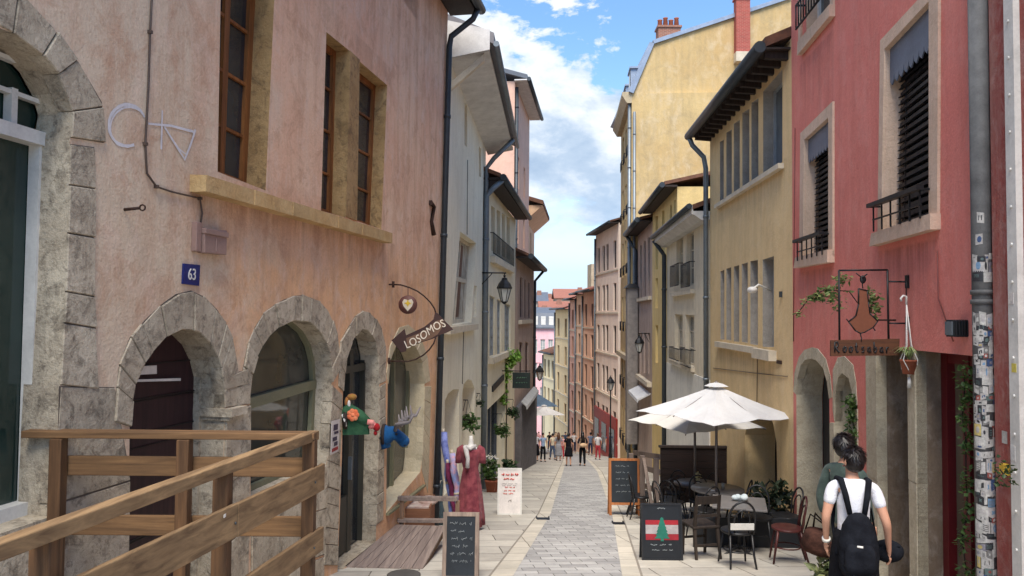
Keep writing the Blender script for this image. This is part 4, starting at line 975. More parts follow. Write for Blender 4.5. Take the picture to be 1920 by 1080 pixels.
for a, b, ya, yb_, za, zb in up+lo: HY.win([(a, ya), (b, yb_), (b, zb), (a, za)], .22, 1, 2 if b-a < 20 else 1, M_SHG, M_GLASSB, b=.05, sep=ys)
m = MB(); P = Y.pts([(1347, 391), (1470, 311)]); m.box(P[1][0], P[0][0], -.05, .1, P[1][1]-.04, P[1][1]+.05, Y.p)
P = Y.pts([(1347, 640), (1421, 655)]); m.box(P[1][0], P[0][0], 0, .09, P[1][1]-.08, P[1][1]+.04, Y.p)
P = Y.pts([(1423, 656), (1456, 660)]); m.box(P[1][0], P[0][0], 0, .14, P[1][1]-.16, P[1][1]+.02, Y.p); objp('window_sill', m, M_CREAM, HY.root)
ar = [(1396, 850), (1397, 815), (1402, 790), (1412, 775), (1426, 768), (1440, 775), (1450, 795), (1456, 830), (1457, 880)]
h = Y.pts(ar)+[(Y.px(1457, 900)[0], -3), (Y.px(1396, 900)[0], -3)]; HY.hole(h, .6, False)
m = MB(); m.prism(h, -.64, -.6, lambda a, b, c: Y.p(a, c, b)); obj('door', m, wood('dark_arch_fill', sr(44, 32, 28), sr(28, 22, 20)), HY.root)  # dark panel fills the arch, coloured for its shaded interior
objp('window_reveal', ys, M_GSTONE, HY.root)
zE = 6.05; a, b = 0.0, Y.uy(18)
HY.build([(0, -4.5), (b, -4.5), (b, zE+.25), (0, zE+.25)], M_YEL, D=7)
HY.roof(.02, b+.15, zE+.1, .42, 7, .42, M_TILE, th=.16, gut=M_DZINC, gr=.1)
for k in range(16): m = MB(); u = .2+k*(b-.3)/15; HY.prof(m, [(0, zE-.05), (.38, zE-.02), (.38, zE+.09), (0, zE+.12)], u-.05, u+.05); obj('rafter_end', m, M_DWOOD, HY.root)
m = MB(); HY.prof(m, [(0, zE+.08), (.4, zE+.08), (.4, zE+.115), (0, zE+.115)], .03, b+.1); obj('eave_soffit', m, M_DWOOD, HY.root)
HY.pipe([Y.p(b+.05, .5, zE+.08), Y.p(b+.05, .42, zE-.12), Y.p(b+.02, .15, zE-.42), Y.p(b+.02, .1, zE-.7), Y.p(b+.02, .1, -.6)], .06, M_ZINC)
m = MB(); a_ = Y.px(1445, 545); A = Y.p(a_[0], 0.0, a_[1]); m.tube([A, A+Vector((-.25, -.1, .1)), A+Vector((-.4, -.25, .02))], .02, 6); m.ball(A+Vector((-.42, -.28, .0)), .09, .09, .06)
obj('spotlight', m, M_WHITE, HY.root)

Wr = right(4.83, 18, .063)
HV = House(Wr, 'plain_white_house', (5.0, 21, gz(21)), 'pale two window house with white boarded eave next to the yellow house')
M_PALE = plaster('pale_plaster', sr(230, 216, 190), sr(220, 205, 180), .25, .3, .9)
for a, b, ya, yb_, za, zb in ((1268, 1281, 447, 441, 533, 534), (1287, 1301, 438, 431, 535, 536), (1265, 1280, 589, 590, 677, 681), (1285, 1302, 590, 591, 683, 689)):
    HV.win([(a, ya), (b, yb_), (b, zb), (a, za)], .15, 2, 3, M_CREAM, M_CURT if a < 1284 else M_GLASSB, b=.06)
for k in range(7):
    a = 1256+k*10.5
    HV.win([(a, 790), (a+7, 791), (a+7, 850), (a, 850)], .12, 1, 1, M_WHITE, M_GLASS, b=.05, name='shop_window')
zE = 4.3; b = Wr.uy(25.2)
HV.build([(0, -5.5), (b, -5.5), (b, zE), (0, zE)], M_PALE, D=7)
HV.roof(0.0, b+.2, zE+.02, .42, 7, .38, M_TILE, th=.12, gut=None)
m = MB(); HV.prof(m, [(0, zE-.22), (.2, zE-.22), (.4, zE-.08), (.44, zE-.08), (.44, zE+.14), (.4, zE+.14), (.4, zE), (0, zE)], 0.02, b+.15); obj('boarded_eave', m, paint('white_boarding', sr(196, 192, 186), .6), HV.root)
m = MB(); m.tube([Wr.p(0.0, .5, zE+.12), Wr.p(b+.2, .5, zE+.12)], .07, 8); obj('gutter', m, M_DZINC, HV.root)
m = MB()
for (x0, x1, y0, y1) in ((1265, 1281, 500, 534), (1286, 1303, 497, 536), (1263, 1281, 650, 677), (1284, 1304, 652, 690)):
    P = Wr.pts([(x0, y0), (x1, y1)]); rail_box(m, Wr, P[1][0], P[0][0], .14, P[1][1], P[0][1], 9, .01)
objp('window_guard', m, M_IRON, HV.root)
m = MB()
for q in ((1263, 543, 1303, 546), (1261, 685, 1303, 694)): P = Wr.pts([q[:2], q[2:]]); m.box(P[1][0], P[0][0], 0, .12, P[1][1]-.06, P[1][1]+.06, Wr.p)
objp('window_sill', m, M_CREAM, HV.root)
HV.pipe([Wr.p(b-.1, .46, zE), Wr.p(b-.05, .1, zE-.5), Wr.p(b-.05, .1, -4)], .075, M_DZINC)
m = MB(); P = Wr.pts([(1335, 705), (1250, 700)]); m.box(0, b-.1, .0, .03, -4.6, Wr.px(1300, 700)[1], Wr.p); obj('grey_plinth', m, plaster('grey_render', sr(226, 222, 212), sr(210, 207, 198), .3, .3), HV.root)

N = right(5.66, 25.3, .063)
HN = House(N, 'narrow_yellow_house', (5.9, 28.5, gz(28)), 'narrow bright yellow house rising above the pale two window house')
M_YEL2 = plaster('yellow_plaster', sr(222, 196, 134), sr(208, 180, 122), .25, .3, .7)
for a, b, y0, y1 in ((1229, 1234, 522, 578), (1241, 1246, 520, 578), (1229, 1234, 405, 505), (1241, 1246, 395, 500), (1256, 1260, 385, 410), (1264, 1267, 375, 400), (1229, 1234, 610, 680), (1241, 1246, 610, 680)):
    HN.win([(a, y0), (b, y0), (b, y1), (a, y1)], .14, 1, 2, M_CREAM, M_GLASS, b=.06)
zE = N.px(1268, 352)[1]; b = N.uy(32)
HN.build([(-.0, -6.5), (b, -6.5), (b, zE), (0, zE)], M_YEL2, D=7); HN.roof(-.12, b, zE+.03, .45, 7, .22, M_TILE, gut=M_DZINC, soffit=M_DWOOD, gr=.1)
m = MB(); m.box(.5, 1.3, -2.9, -2.2, zE+.4, zE+1.5, N.p); obj('chimney', m, M_LIMESTONE, HN.root)
VV = right(6.08, 32, .063)
HM = House(VV, 'dull_mauve_house', (6.3, 35, gz(35)), 'dull mauve house with dark eave between the yellow house and the tall gable')
M_MAU2 = plaster('dull_mauve', sr(186, 164, 150), sr(170, 150, 138), .35, .35, .7)
for a, b, y0, y1 in ((1200, 1203.5, 460, 558), (1207, 1211, 452, 556), (1215, 1219, 445, 555), (1200, 1203.5, 625, 700), (1207, 1211, 625, 700), (1215, 1219, 625, 700)):
    HM.win([(a, y0), (b, y0), (b, y1), (a, y1)], .12, 1, 3, M_SHD, M_SHD, b=.08, name='shutter')
zE = VV.px(1222, 415)[1]; b = VV.uy(38)
HM.build([(0, -7.5), (b, -7.5), (b, zE), (0, zE)], M_MAU2, D=7); HM.roof(-.05, b, zE+.02, .55, 7, .25, M_TILE, gut=M_DZINC, soffit=M_DWOOD, gr=.12)
HM.pipe([VV.p(b-.1, .6, zE), VV.p(b-.1, .1, zE-.8), VV.p(b-.1, .1, -6)], .09, M_DZINC)
m = MB(); P = VV.pts([(1199, 562), (1222, 562)]); m.box(P[1][0], P[0][0], 0, .15, P[0][1]-.1, P[0][1]+.05, VV.p); P = VV.pts([(1199, 704), (1222, 704)]); m.box(P[1][0], P[0][0], 0, .2, P[0][1]-.12, P[0][1]+.08, VV.p); objp('window_sill', m, M_CREAM, HM.root)
m = MB(); P = VV.pts([(1200, 722), (1222, 722)]); zA = P[0][1]; HM.prof(m, [(.03, zA), (.03, zA+.06), (.6, zA-.22), (.6, zA-.36), (.57, zA-.36), (.57, zA-.28)], .3, b-1.6); obj('awning', m, cloth('pale_awning', sr(204, 204, 206), sr(188, 188, 190)), HM.root)

# tall building with the big blank gable
G = right(6.14, 38, .07)
HG = House(G, 'tall_gable_building', (6.5, 41, gz(41)), 'tallest yellow building with blank gable wall, zinc mansard and chimneys', 'building')
M_GAB = plaster('gable_plaster', sr(200, 174, 124), sr(186, 156, 108), .5, .45, .5, sr(150, 134, 104))
gf = front(6.14, 38)
zC = at(1187, 175, 38).z; bG = G.uy(45.2)
for r in range(6):
    z = zC-1.0-r*3.15
    for y in (39.6, 41.6, 43.6): u = G.uy(y); HG.win([(u-.5, z), (u+.5, z), (u+.5, z-2.0), (u-.5, z-2.0)], .2, 2, 3, M_CREAM, M_GLASS, px=False)
HG.build([(0.01, -9), (bG, -9), (bG, zC), (.01, zC)], M_GAB, D=11)
m = MB(); gp_ = gf.pts([(1187, 176), (1226, 83), (1483, -2), (1600, -40)]); 
m.prism([(0, -9), (0, zC), (gp_[1][0], gp_[1][1]), (gp_[2][0], gp_[2][1]), (gp_[2][0]+3, gp_[2][1]-.4), (gp_[2][0]+3, -9)], 0, -.3, lambda a, b, c: gf.p(a, -c-.3, b)); obj('gable_wall', m, M_GAB, HG.root)
m = MB(); A = [gf.px(1187, 176), gf.px(1226, 83), gf.px(1483, -2)]
def slab(p, q, th=.25):
    d = Vector((q[0]-p[0], q[1]-p[1])).normalized(); n_ = Vector((-d.y, d.x))*th
    m.prism([p, q, (q[0]+n_.x, q[1]+n_.y), (p[0]+n_.x, p[1]+n_.y)], .12, -7.2, lambda a, b, c: gf.p(a, c, b))
slab(A[0], A[1]); slab(A[1], A[2], .2); obj('roof', m, paint('zinc_roof', sr(142, 154, 172), .45, .3), HG.root)
m = MB(); HG.prof(m, [(0, zC-.5), (.25, zC-.5), (.5, zC-.1), (.5, zC+.08), (0, zC+.08)], 0, bG+.1); HG.prof(m, [(0, -.6), (.25, -.6), (.25, -.35), (0, -.35)], 0, bG+.05); objp('cornice', m, paint('cornice_stone', sr(176, 160, 132), .8), HG.root)
m = MB()
for r in range(6):
    z = zC-3.0-r*3.15
    for y in (39.6, 41.6, 43.6): u = G.uy(y); rail_box(m, G, u-.5, u+.5, .12, z+.05, z+.55, 6, .015)
objp('window_guard', m, M_IRON, HG.root)
for yy in (39.8, 42.8):
    m = MB(); u = G.uy(yy); m.box(u-.6, u+.6, -1.6, -.05, zC+.1, zC+1.7, G.p); m.box(u-.7, u+.7, -1.7, .02, zC+1.7, zC+1.8, G.p); do_ = obj('dormer', m, paint('zinc_roof', sr(142, 154, 172)), HG.root)
    g = MB(); g.box(u-.4, u+.4, -.06, -.03, zC+.3, zC+1.5, G.p); obj('pane', g, M_GLASS, do_)
def chimney(x0, x1, y0, y1, d, mat_, pots=0, base=None, w=0.0):
    P = gf.pts([(x0, y0), (x1, y1)]); m = MB(); m.box(P[0][0], P[1][0], w-d, w, P[1][1], P[0][1], gf.p); m.box(P[0][0]-.06, P[1][0]+.06, w-d-.06, w+.06, P[0][1], P[0][1]+.1, gf.p); c = obj('chimney', m, mat_, HG.root)
    for k in range(pots):
        u = P[0][0]+(P[1][0]-P[0][0])*(k+.5)/pots; m = MB(); m.lathe([(.1, 0), (.14, .05), (.11, .35+.12*(k % 2)), (.14, .4+.12*(k % 2))], gf.p(u, w-d/2, P[0][1]+.1), 10); obj('chimney_pot', m, M_TERRA, c)
    if base: m = MB(); m.box(P[0][0]-.02, P[1][0]+.02, 0.0, w+.03, P[1][1]-.5, P[1][1], gf.p); obj('chimney_base', m, M_CREAM, c)
M_BRK = brickm('red_brick', sr(168, 84, 74), sr(146, 72, 64), sr(170, 130, 116)); M_BRK2 = brickm('brown_brick', sr(150, 100, 82), sr(124, 84, 72), sr(170, 150, 136))
chimney(1236, 1278, 48, 92, .7, M_BRK2, 4, w=-.2); chimney(1376, 1402, 4, 102, .45, M_BRK, 0, True, w=.42)
HG.pipe([G.p(.2, .1, zC-.5), G.p(.2, .1, -6)], .09, M_ZINC); HG.pipe([gf.p(.12, .1, zC-1), gf.p(.12, .1, -5)], .07, M_ZINC)
# small dark service shed against it
m = thing('wall_cabinet', at(1187, 560, 37.4), 'dark tall capped duct standing out between the gable and the mauve house', 'duct')
t = MB(); p = at(1176, 540, 37.4); p2 = at(1195, 720, 37.4); t.box(p.x, p2.x, 37.3, 37.9, p2.z-3.0, p.z); obj('duct', t, paint('duct_grey', sr(140, 132, 126), .8, 0, .4), m)
t = MB(); t.hexa([Vector((a, b, p.z)) for a, b in ((p.x-.12, 37.2), (p2.x+.06, 37.2), (p2.x+.06, 37.95), (p.x-.12, 37.95))], [Vector((a, b, p.z+.22)) for a, b in ((p.x+.1, 37.4), (p2.x-.05, 37.4), (p2.x-.05, 37.8), (p.x+.1, 37.8))]); obj('cap', t, M_BLACK, m)

# ---------------------------------------------------------------- far row where the street bends left
def far_house(name, label, F, y1, ez, base, wallm, cols, rows, wq, hq, z0, dz, roofm=M_RTILE, ov=.4, D=8, grp=None, shop=None, wm=None, pm=None, ylist=None, chim=None, u0=0.0, courses=True):
    H = House(F, name, F.p(F.uy(y1)*.5, 0, base), label)
    b = F.uy(y1)
    for r in range(rows):
        z = z0-r*dz
        for c in (ylist or [(k+.5)/cols for k in range(cols)]):
            u = u0+(b-u0)*c
            H.win([(u-wq/2, z), (u+wq/2, z), (u+wq/2, z-hq), (u-wq/2, z-hq)], .15, 2, 2, wm or M_SHB, pm or M_GLASS, px=False, b=.06)
    lo, hi = min(u0, b), max(u0, b)
    H.build([(lo, base-2), (hi, base-2), (hi, ez), (lo, ez)], wallm, D=D)
    H.roof(lo-.1, hi+.1, ez+.02, ov, D, .3, roofm, soffit=M_DWOOD, gut=M_DZINC, gr=.1)
    if courses:
        for r in range(rows):
            z = z0-r*dz-hq; m = MB(); m.box(lo+.02, hi-.02, 0, .07, z-.22, z-.12, F.p); obj('string_course', m, M_CREAM, H.root)
        H.pipe([F.p(hi-.15, .08, ez-.3), F.p(hi-.15, .08, base)], .08, M_ZINC)
    if shop:
        m = MB(); m.box(lo+.05, hi-.05, 0, .12, base, base+3.2, F.p); so = obj('shop_front', m, shop, H.root)
        m = MB(); k = 3
        for i in range(k): a = lo+(hi-lo)*(i+.2)/k; m.box(a, a+(hi-lo)/k*.6, .12, .15, base+.4, base+2.4, F.p)
        obj('pane', m, M_GLASS, so)
    for c in chim or []:
        m = MB(); m.box(c[0], c[0]+c[1], -c[2]-.8, -c[2], ez, ez+c[3], F.p); obj('chimney', m, c[4] if len(c) > 4 else M_BRK2, H.root)
    return H
PK = right(7.2, 50, -.08); wl = plaster('pale_pink_plaster', sr(250, 228, 208), sr(242, 218, 198), .2, .25, .5)
zP = at(1120, 440, 57.5).z
far_house('pale_pink_house', 'tall pale pink house with five rows of windows past the yellow gable building', PK, 58, zP, gz(54), wl, 3, 5, .95, 1.9, zP-1.1, 2.95, M_TILE, .6, 9, shop=paint('red_shop_paint', sr(150, 50, 46), .5), pm=M_GLASS, ylist=[.14, .46, .62, .86])
OA = right(6.56, 58, -.1); zP = at(1100, 548, 62).z
far_house('orange_red_house', 'orange red house with stacked brick chimney right of the pale yellow houses', OA, 63, zP, gz(61), plaster('orange_plaster', sr(244, 198, 168), sr(234, 176, 146), .3, .3, .5), 2, 5, 1.0, 1.8, zP-1.0, 2.5, M_RTILE, .5, 8, pm=M_SHB, chim=[(1.5, 1.2, 1.5, 1.6)])
OB = right(6.06, 63, -.11); zP = at(1092, 552, 64.5).z
far_house('peach_house', 'peach house with brown shutters behind the orange red house', OB, 66, zP, gz(65), plaster('peach_plaster', sr(242, 200, 168), sr(232, 184, 152), .3, .3, .5), 1, 5, .9, 1.7, zP-.9, 2.5, M_TILE, .5, 8, pm=M_SHB, chim=[(.4, 1.6, .8, 2.6, M_LIMESTONE)], courses=True)
OB2 = right(5.73, 66, -.11); zP = at(1078, 562, 67.5).z
far_house('terracotta_house', 'narrow terracotta house with grey shutters before the pale yellow house', OB2, 69, zP, gz(67), plaster('terracotta_plaster', sr(236, 182, 160), sr(222, 168, 148), .4, .4, .5), 1, 5, .9, 1.7, zP-.9, 2.45, M_RTILE, .45, 8, pm=M_SHG, courses=True)
OC = right(5.4, 69, -.12); zP = at(1058, 580, 73).z
far_house('pale_yellow_house', 'pale yellow house under red tiles far down the street', OC, 76.5, zP, gz(72), plaster('pale_yellow', sr(244, 220, 174), sr(234, 208, 164), .2, .2, .5), 2, 4, 1.0, 1.8, zP-.9, 2.7, M_RTILE, .5, 8)
OD = right(4.5, 77, -.2); zP = at(1036, 662, 80).z
far_house('cream_yellow_house', 'small cream yellow house lower than its neighbours far down the street', OD, 82, zP, gz(79), plaster('cream_yellow', sr(248, 234, 196), sr(238, 222, 182), .2, .2, .5), 3, 2, .8, 1.9, zP-.7, 3.0, M_TILE, .4, 8)
OE = front(1.2, 90); 
zP = at(1010, 616, 90).z
far_house('far_pink_house', 'pink house under a grey mansard roof closing the view', OE, 90, zP, gz(90), plaster('pink_far', sr(222, 160, 168), sr(208, 146, 156), .2, .2, .5), 5, 3, .8, 1.8, zP-1.2, 2.9, M_SLATE, .3, 6, shop=paint('pink_red_shop', sr(196, 66, 84), .6), u0=0.0) if False else None
H = House(OE, 'far_pink_house', (3, 90, gz(90)), 'pink house under a grey mansard roof closing the view at the bend')
for r in range(3):
    for k in range(4): u = .7+k*.95; z = zP-1.3-r*2.9; H.win([(u-.3, z), (u+.3, z), (u+.3, z-1.8), (u-.3, z-1.8)], .12, 2, 2, M_WHITE, M_SHG, px=False, b=.06)
H.build([(0, gz(90)-2), (4.4, gz(90)-2), (4.4, zP), (0, zP)], plaster('pink_far', sr(240, 190, 196), sr(230, 176, 184), .2, .2, .5), D=6)
m = MB(); H.prof(m, [(.25, zP), (.25, zP+.15), (-.5, zP+1.9), (-3, zP+2.6), (-6, zP+2.4), (-6, zP)], -.2, 4.5); ro = obj('roof', m, M_SLATE, H.root)
for k in range(4): m = MB(); u = .75+k*.95; m.box(u-.28, u+.28, -.6, .12, zP+.25, zP+1.5, OE.p); obj('dormer', m, M_WHITE, ro)
m = MB(); m.box(.1, 1.7, .02, .15, gz(90)-.2, gz(90)+4.6, OE.p); obj('shop_front', m, paint('pink_red_shop', sr(200, 70, 88), .6), H.root)
# roofs across the valley
rr = random.Random(3)
for i, (px, py, yy, w, h, col, rm) in enumerate(((1003, 566, 150, 5, 6, sr(196, 186, 172), M_SLATE), (1024, 570, 165, 5, 7, sr(206, 190, 168), M_RTILE), (1040, 585, 140, 5.5, 6, sr(176, 160, 160), M_RTILE), (1056, 572, 170, 7, 7, sr(212, 196, 170), M_RTILE), (1012, 600, 120, 4.5, 6, sr(150, 150, 160), M_SLATE), (1078, 560, 150, 8, 8, sr(200, 178, 150), M_RTILE), (990, 572, 175, 8, 7, sr(190, 180, 170), M_RTILE))):
    p = at(px, py, yy); F = front(p.x-w/2, yy); base = gz(yy)
    labs = ('grey roofed pale house at the left of the distant roofs', 'distant beige house with red tiles beside the grey roof', 'distant mauve grey house under red tiles, nearest the middle', 'distant cream house with red tiles left of the chimney stack', 'distant blue grey house low behind the mansard roof', 'distant tan house peeping over the orange red house', 'distant house half hidden behind the left row of houses')
    H = House(F, 'distant_house', (p.x, yy, base), labs[i], 'house', 'distant houses beyond the bend')
    for r in range(2):
        for k in range(3): u = w*(k+.5)/3; z = p.z-1-r*3; H.win([(u-.5, z), (u+.5, z), (u+.5, z-1.6), (u-.5, z-1.6)], .1, 1, 2, M_WHITE, M_GLASS, px=False)
    H.build([(0, base-3), (w, base-3), (w, p.z), (0, p.z)], plaster('distant_plaster_%s' % 'abcdefg'[i], col, sc(col, .9), .2, .2, .4), D=8)
    H.roof(-.3, w+.3, p.z, .4, 8, .45, rm)
    m = MB(); m.box(w*.6, w*.6+.9, -3.2, -2.5, p.z, p.z+2.4, F.p); obj('chimney', m, M_BRK2, H.root)
# ================================================================ street props, left side
def aboard(name, loc, w, h, label, frame_m, panel_m, lean=.14, fw=.05, rz=0.0, legs=.0, thick=.03):
    """two hinged panels standing on the slope; front face towards the viewer"""
    t = thing(name, loc, label, 'sign'); loc = Vector(loc); t.rotation_euler = (0, 0, rz)
    gy = lambda y: loc.z-S*y
    def panel(sgn):
        y0 = -sgn*0.0
        def T(a, b, c):          # a across, b up the panel, c proud
            yb_ = -lean*h*sgn*.9; zb = loc.z-S*yb_
            return Vector((loc.x+a, loc.y+yb_*(1-b/h)-sgn*c, zb+(loc.z+h-zb)*b/h+c*.1))
        return T
    Tf, Tb = panel(1), panel(-1)
    m = MB(); m.box(-w/2, -w/2+fw, 0, h, 0, thick, Tf); m.box(w/2-fw, w/2, 0, h, 0, thick, Tf); m.box(-w/2+fw, w/2-fw, h-fw, h, 0, thick, Tf); m.box(-w/2+fw, w/2-fw, legs, legs+fw, 0, thick, Tf); obj('frame', m, frame_m, t)
    m = MB(); m.box(-w/2+fw, w/2-fw, legs+fw, h-fw, .004, thick-.008, Tf); po = obj('panel', m, panel_m, t)
    m = MB(); m.box(-w/2, w/2, 0+legs, h-.01, 0, .02, Tb); m.box(-w/2, -w/2+fw, 0, legs+.02, 0, .02, Tb); m.box(w/2-fw, w/2, 0, legs+.02, 0, .02, Tb); obj('back_panel', m, frame_m, t)
    return t, (lambda a, b, c: Tf(a, b, thick-.008+c)), po
M_CHALK = paint('chalkboard', sr(34, 40, 46), .7, 0, .4); M_CHALKW = paint('chalk', sr(150, 156, 158), .9)
l_ = gx(870, 8.75); t, TF, po = aboard('chalkboard_sign', l_, .42, .76, 'chalkboard pavement sign in a grey wooden frame by the plank deck', wood('grey_frame', sr(150, 132, 118), sr(108, 94, 84)), M_CHALK, .16, .045)
m = MB(); rg = random.Random(5)
for k, (a, b) in enumerate(((-.13, .12), (-.12, .05), (-.11, .13), (-.1, .1), (-.12, .14), (-.1, .12))): scribble(m, lambda x, z, c: TF(x, z, c), a, b, .62-.085*k, .035, rg, .0026)
obj('chalk_writing', m, M_CHALKW, po)
l_ = gx(959, 15.5); l_.z = gz(15.5); t, TF, po = aboard('pavement_sign', l_, .5, .95, 'white plastic pavement sign with faded red lettering', M_WHITE, paint('white_panel', sr(222, 214, 208), .5), .16, .035)
m = MB(); rg = random.Random(8)
for z, a, b, h in ((.80, -.17, .17, .05), (.71, -.12, .12, .05)): scribble(m, TF, a, b, z, h, rg, .011)
for z, a, b, h in ((.55, -.1, .1, .025), (.48, -.11, .12, .025), (.42, -.13, .1, .03)): scribble(m, TF, a, b, z, h, rg, .007)
obj('lettering', m, paint('faded_red', sr(206, 96, 84), .7), po)
m = MB(); scribble(m, TF, -.16, .15, .62, .02, rg, .004); scribble(m, TF, -.15, .16, .585, .02, rg, .004); scribble(m, TF, -.02, .03, .27, .05, rg, .006); obj('small_print', m, paint('small_grey', sr(150, 140, 136), .7), po)
l_ = gx(1171, 15.5); t, TF, po = aboard('framed_chalkboard', l_, .64, 1.17, 'tall orange framed chalkboard standing on legs before the terrace', wood('orange_frame', sr(176, 112, 66), sr(134, 82, 48)), M_CHALK, .12, .05, 0, .22)
m = MB(); rg = random.Random(11)
for k in range(5): scribble(m, TF, -.18, rg.uniform(.05, .2), 1.0-.13*k, .03, rg, .003)
obj('chalk_writing', m, M_CHALKW, po)
l_ = gx(1240, 10.15); t, TF, po = aboard('flag_menu_board', l_, .55, .75, 'black menu board painted with a red and white flag and green cedar', M_BLACK, paint('menu_black', sr(24, 28, 34), .5, 0, .4), .14, .025)
for nm, z0, z1, c in (('flag_stripe', .47, .53, sr(150, 30, 42)), ('flag_stripe', .35, .468, sr(160, 152, 152)), ('flag_stripe', .27, .348, sr(144, 30, 42))):
    m = MB(); m.box(-.22, .22, z0, z1, .001, .004, TF); obj(nm, m, paint('flag_%d' % int(z0*100), c, .7, 0, .35), po)
m = MB(); tri = []
for k in range(6): 
    z = .29+.045*k; w = .105*(1-k/7); tri += [(w, z), (w*.62, z+.043)]
poly = [(-.02, .255), (.02, .255), (.02, .29)]+tri+[(0, .57)]+[(-a, b) for a, b in tri[::-1]]+[(-.02, .29)]
m.prism(poly, .005, .009, TF); obj('cedar', m, paint('cedar_green', sr(28, 104, 88), .7, 0, .3), po)
m = MB(); rg = random.Random(2); scribble(m, TF, -.06, .06, .68, .02, rg, .003); scribble(m, TF, -.16, .12, .2, .02, rg, .003); scribble(m, TF, -.14, .14, .13, .02, rg, .003); obj('chalk_writing', m, M_CHALKW, po)

# mannequin in a long dress
c = gx(886, 13.0); t = thing('mannequin', c, 'headless white mannequin in a long wine red dress beside the shop', 'mannequin')
z0 = c.z
m = MB(); m.lathe([(.03, 1.62), (.035, 1.55), (.045, 1.50), (.05, 1.46), (.10, 1.43), (.15, 1.38), (.14, 1.2), (.1, 1.0), (.02, .95)], c, 16, 1, .75); m.tube([c+Vector((0, 0, .0)), c+Vector((0, 0, 1.0))], .014, 8); m.lathe([(.02, .0), (.15, .0), (.15, .02), (.02, .035)], c, 18); obj('torso_stand', m, M_WHITE, t)
fold = lambda an, z: 1+.09*math.sin(an*7+z*2)*max(0, min(1, (1.35-z)))+.05*math.sin(an*13)
m = MB(); m.lathe([(.15, 1.40), (.175, 1.36), (.165, 1.22), (.128, 1.06), (.15, .96), (.185, .75), (.205, .5), (.23, .25), (.24, .08), (.2, .09)], c+Vector((0, 0, 0)), 40, 1, .8, fold)
for s_ in (-1, 1): m.tube([c+Vector((s_*.12, 0, 1.43)), c+Vector((s_*.19, .0, 1.38)), c+Vector((s_*.21, -.02, 1.25)), c+Vector((s_*.2, -.02, 1.16))], [.05, .065, .06, .07], 10)
obj('dress', m, cloth('wine_dress', sr(140, 72, 78), sr(106, 48, 58), 9), t)
m = MB(); m.tube([c+Vector((-.1, -.1, 1.46)), c+Vector((-.07, -.15, 1.38)), c+Vector((-.04, -.165, 1.25)), c+Vector((-.05, -.16, 1.1))], [.035, .045, .035, .04], 8); m.tube([c+Vector((.09, -.08, 1.47)), c+Vector((0, -.14, 1.42)), c+Vector((-.08, -.12, 1.46))], .03, 8); obj('scarf', m, cloth('white_scarf', sr(206, 200, 196)), t)
# leaning textile rolls
for i, (px, y, top, col, col2, lab) in enumerate(((829, 13.6, 812, sr(84, 100, 104), sr(60, 70, 76), 'grey green fabric roll leaning on the white wall, nearest the drainpipe'), (842, 13.35, 810, sr(140, 150, 206), sr(92, 104, 170), 'pale blue patterned fabric roll leaning behind the dress'), (850, 13.2, 868, sr(120, 48, 78), sr(88, 36, 60), 'plum red fabric roll leaning beside the pale blue one'), (858, 13.1, 850, sr(150, 166, 214), sr(214, 160, 170), 'short blue and pink fabric roll nearest the dress'))):
    a = gx(px+14 if i else px+4, y); b = at(px, top, y+.2); b.x -= .1; m = MB(); n_ = 9
    m.tube([a.lerp(b, k/n_)+Vector((.012*math.sin(k*2.1+i), 0, 0)) for k in range(n_+1)], [.06+.008*math.sin(k*1.7+i) for k in range(n_+1)], 12)
    t = obj('fabric_roll', m, cloth('roll_%s' % 'abcd'[i], col, col2, 9), None, lab, 'fabric roll', 'fabric rolls leaning on the white wall')
    m = MB(); m.tube([b+Vector((0, 0, -.01)), b+Vector((-.012, .03, .05))], .025, 8); m.tube([a+(b-a)*.45, a+(b-a)*.48], .068, 12); obj('core', m, M_CREAM, t)

# felt animal heads by the shop door
def blob(chain, rs, n=12): 
    m = MB(); m.tube(chain, rs, n); m.ball(chain[0], rs[0]*.98); m.ball(chain[-1], rs[-1]*.98); return m
yA = 9.15; AT = lambda px, py, o=0.0: Vector((at(px, py, yA).x, yA+o, at(px, py, yA).z))
t = thing('felt_dragon_head', AT(640, 790), 'green felt dragon head with orange flower patch and red mouth on the pier', 'wall trophy')
m = blob([AT(640, 782), AT(655, 770), AT(672, 780), AT(690, 794)], [.085, .1, .085, .062]); m.add([AT(640, 782, -.05), AT(690, 796, -.05), AT(692, 814, -.03), AT(643, 815, -.03), AT(640, 782, .05), AT(690, 796, .05), AT(692, 814, .03), AT(643, 815, .03)], [(0, 1, 2, 3), (7, 6, 5, 4), (0, 4, 5, 1), (1, 5, 6, 2), (2, 6, 7, 3), (3, 7, 4, 0)])
obj('head', m, cloth('green_felt', sr(62, 100, 72), sr(44, 76, 58)), t)
m = MB(); m.ball(AT(660, 744), .06, .06, .04); m.ball(AT(652, 754), .04, .05, .07); obj('crest', m, cloth('orange_felt', sr(176, 92, 60), sr(150, 120, 60)), t)
m = MB(); cc = AT(665, 776, -.1)
for k in range(7): a = k*.9; m.ball(cc+Vector((.045*math.cos(a), 0, .045*math.sin(a))), .034, .015, .034, 8, 6)
m.ball(cc, .03, .024, .03, 8, 6); obj('flower_patch', m, cloth('coral_felt', sr(222, 112, 74), sr(232, 150, 110)), t)
m = MB(); m.ball(AT(697, 797), .06, .06, .05); m.tube([AT(690, 790, -.05), AT(702, 792, -.04)], .035, 8); obj('snout', m, cloth('pink_felt', sr(226, 150, 140), sr(206, 110, 110)), t)
m = MB(); m.ball(AT(706, 801), .045, .05, .05); m.ball(AT(704, 812), .025, .03, .03); obj('mouth', m, cloth('red_felt', sr(168, 36, 40), sr(120, 24, 30)), t)
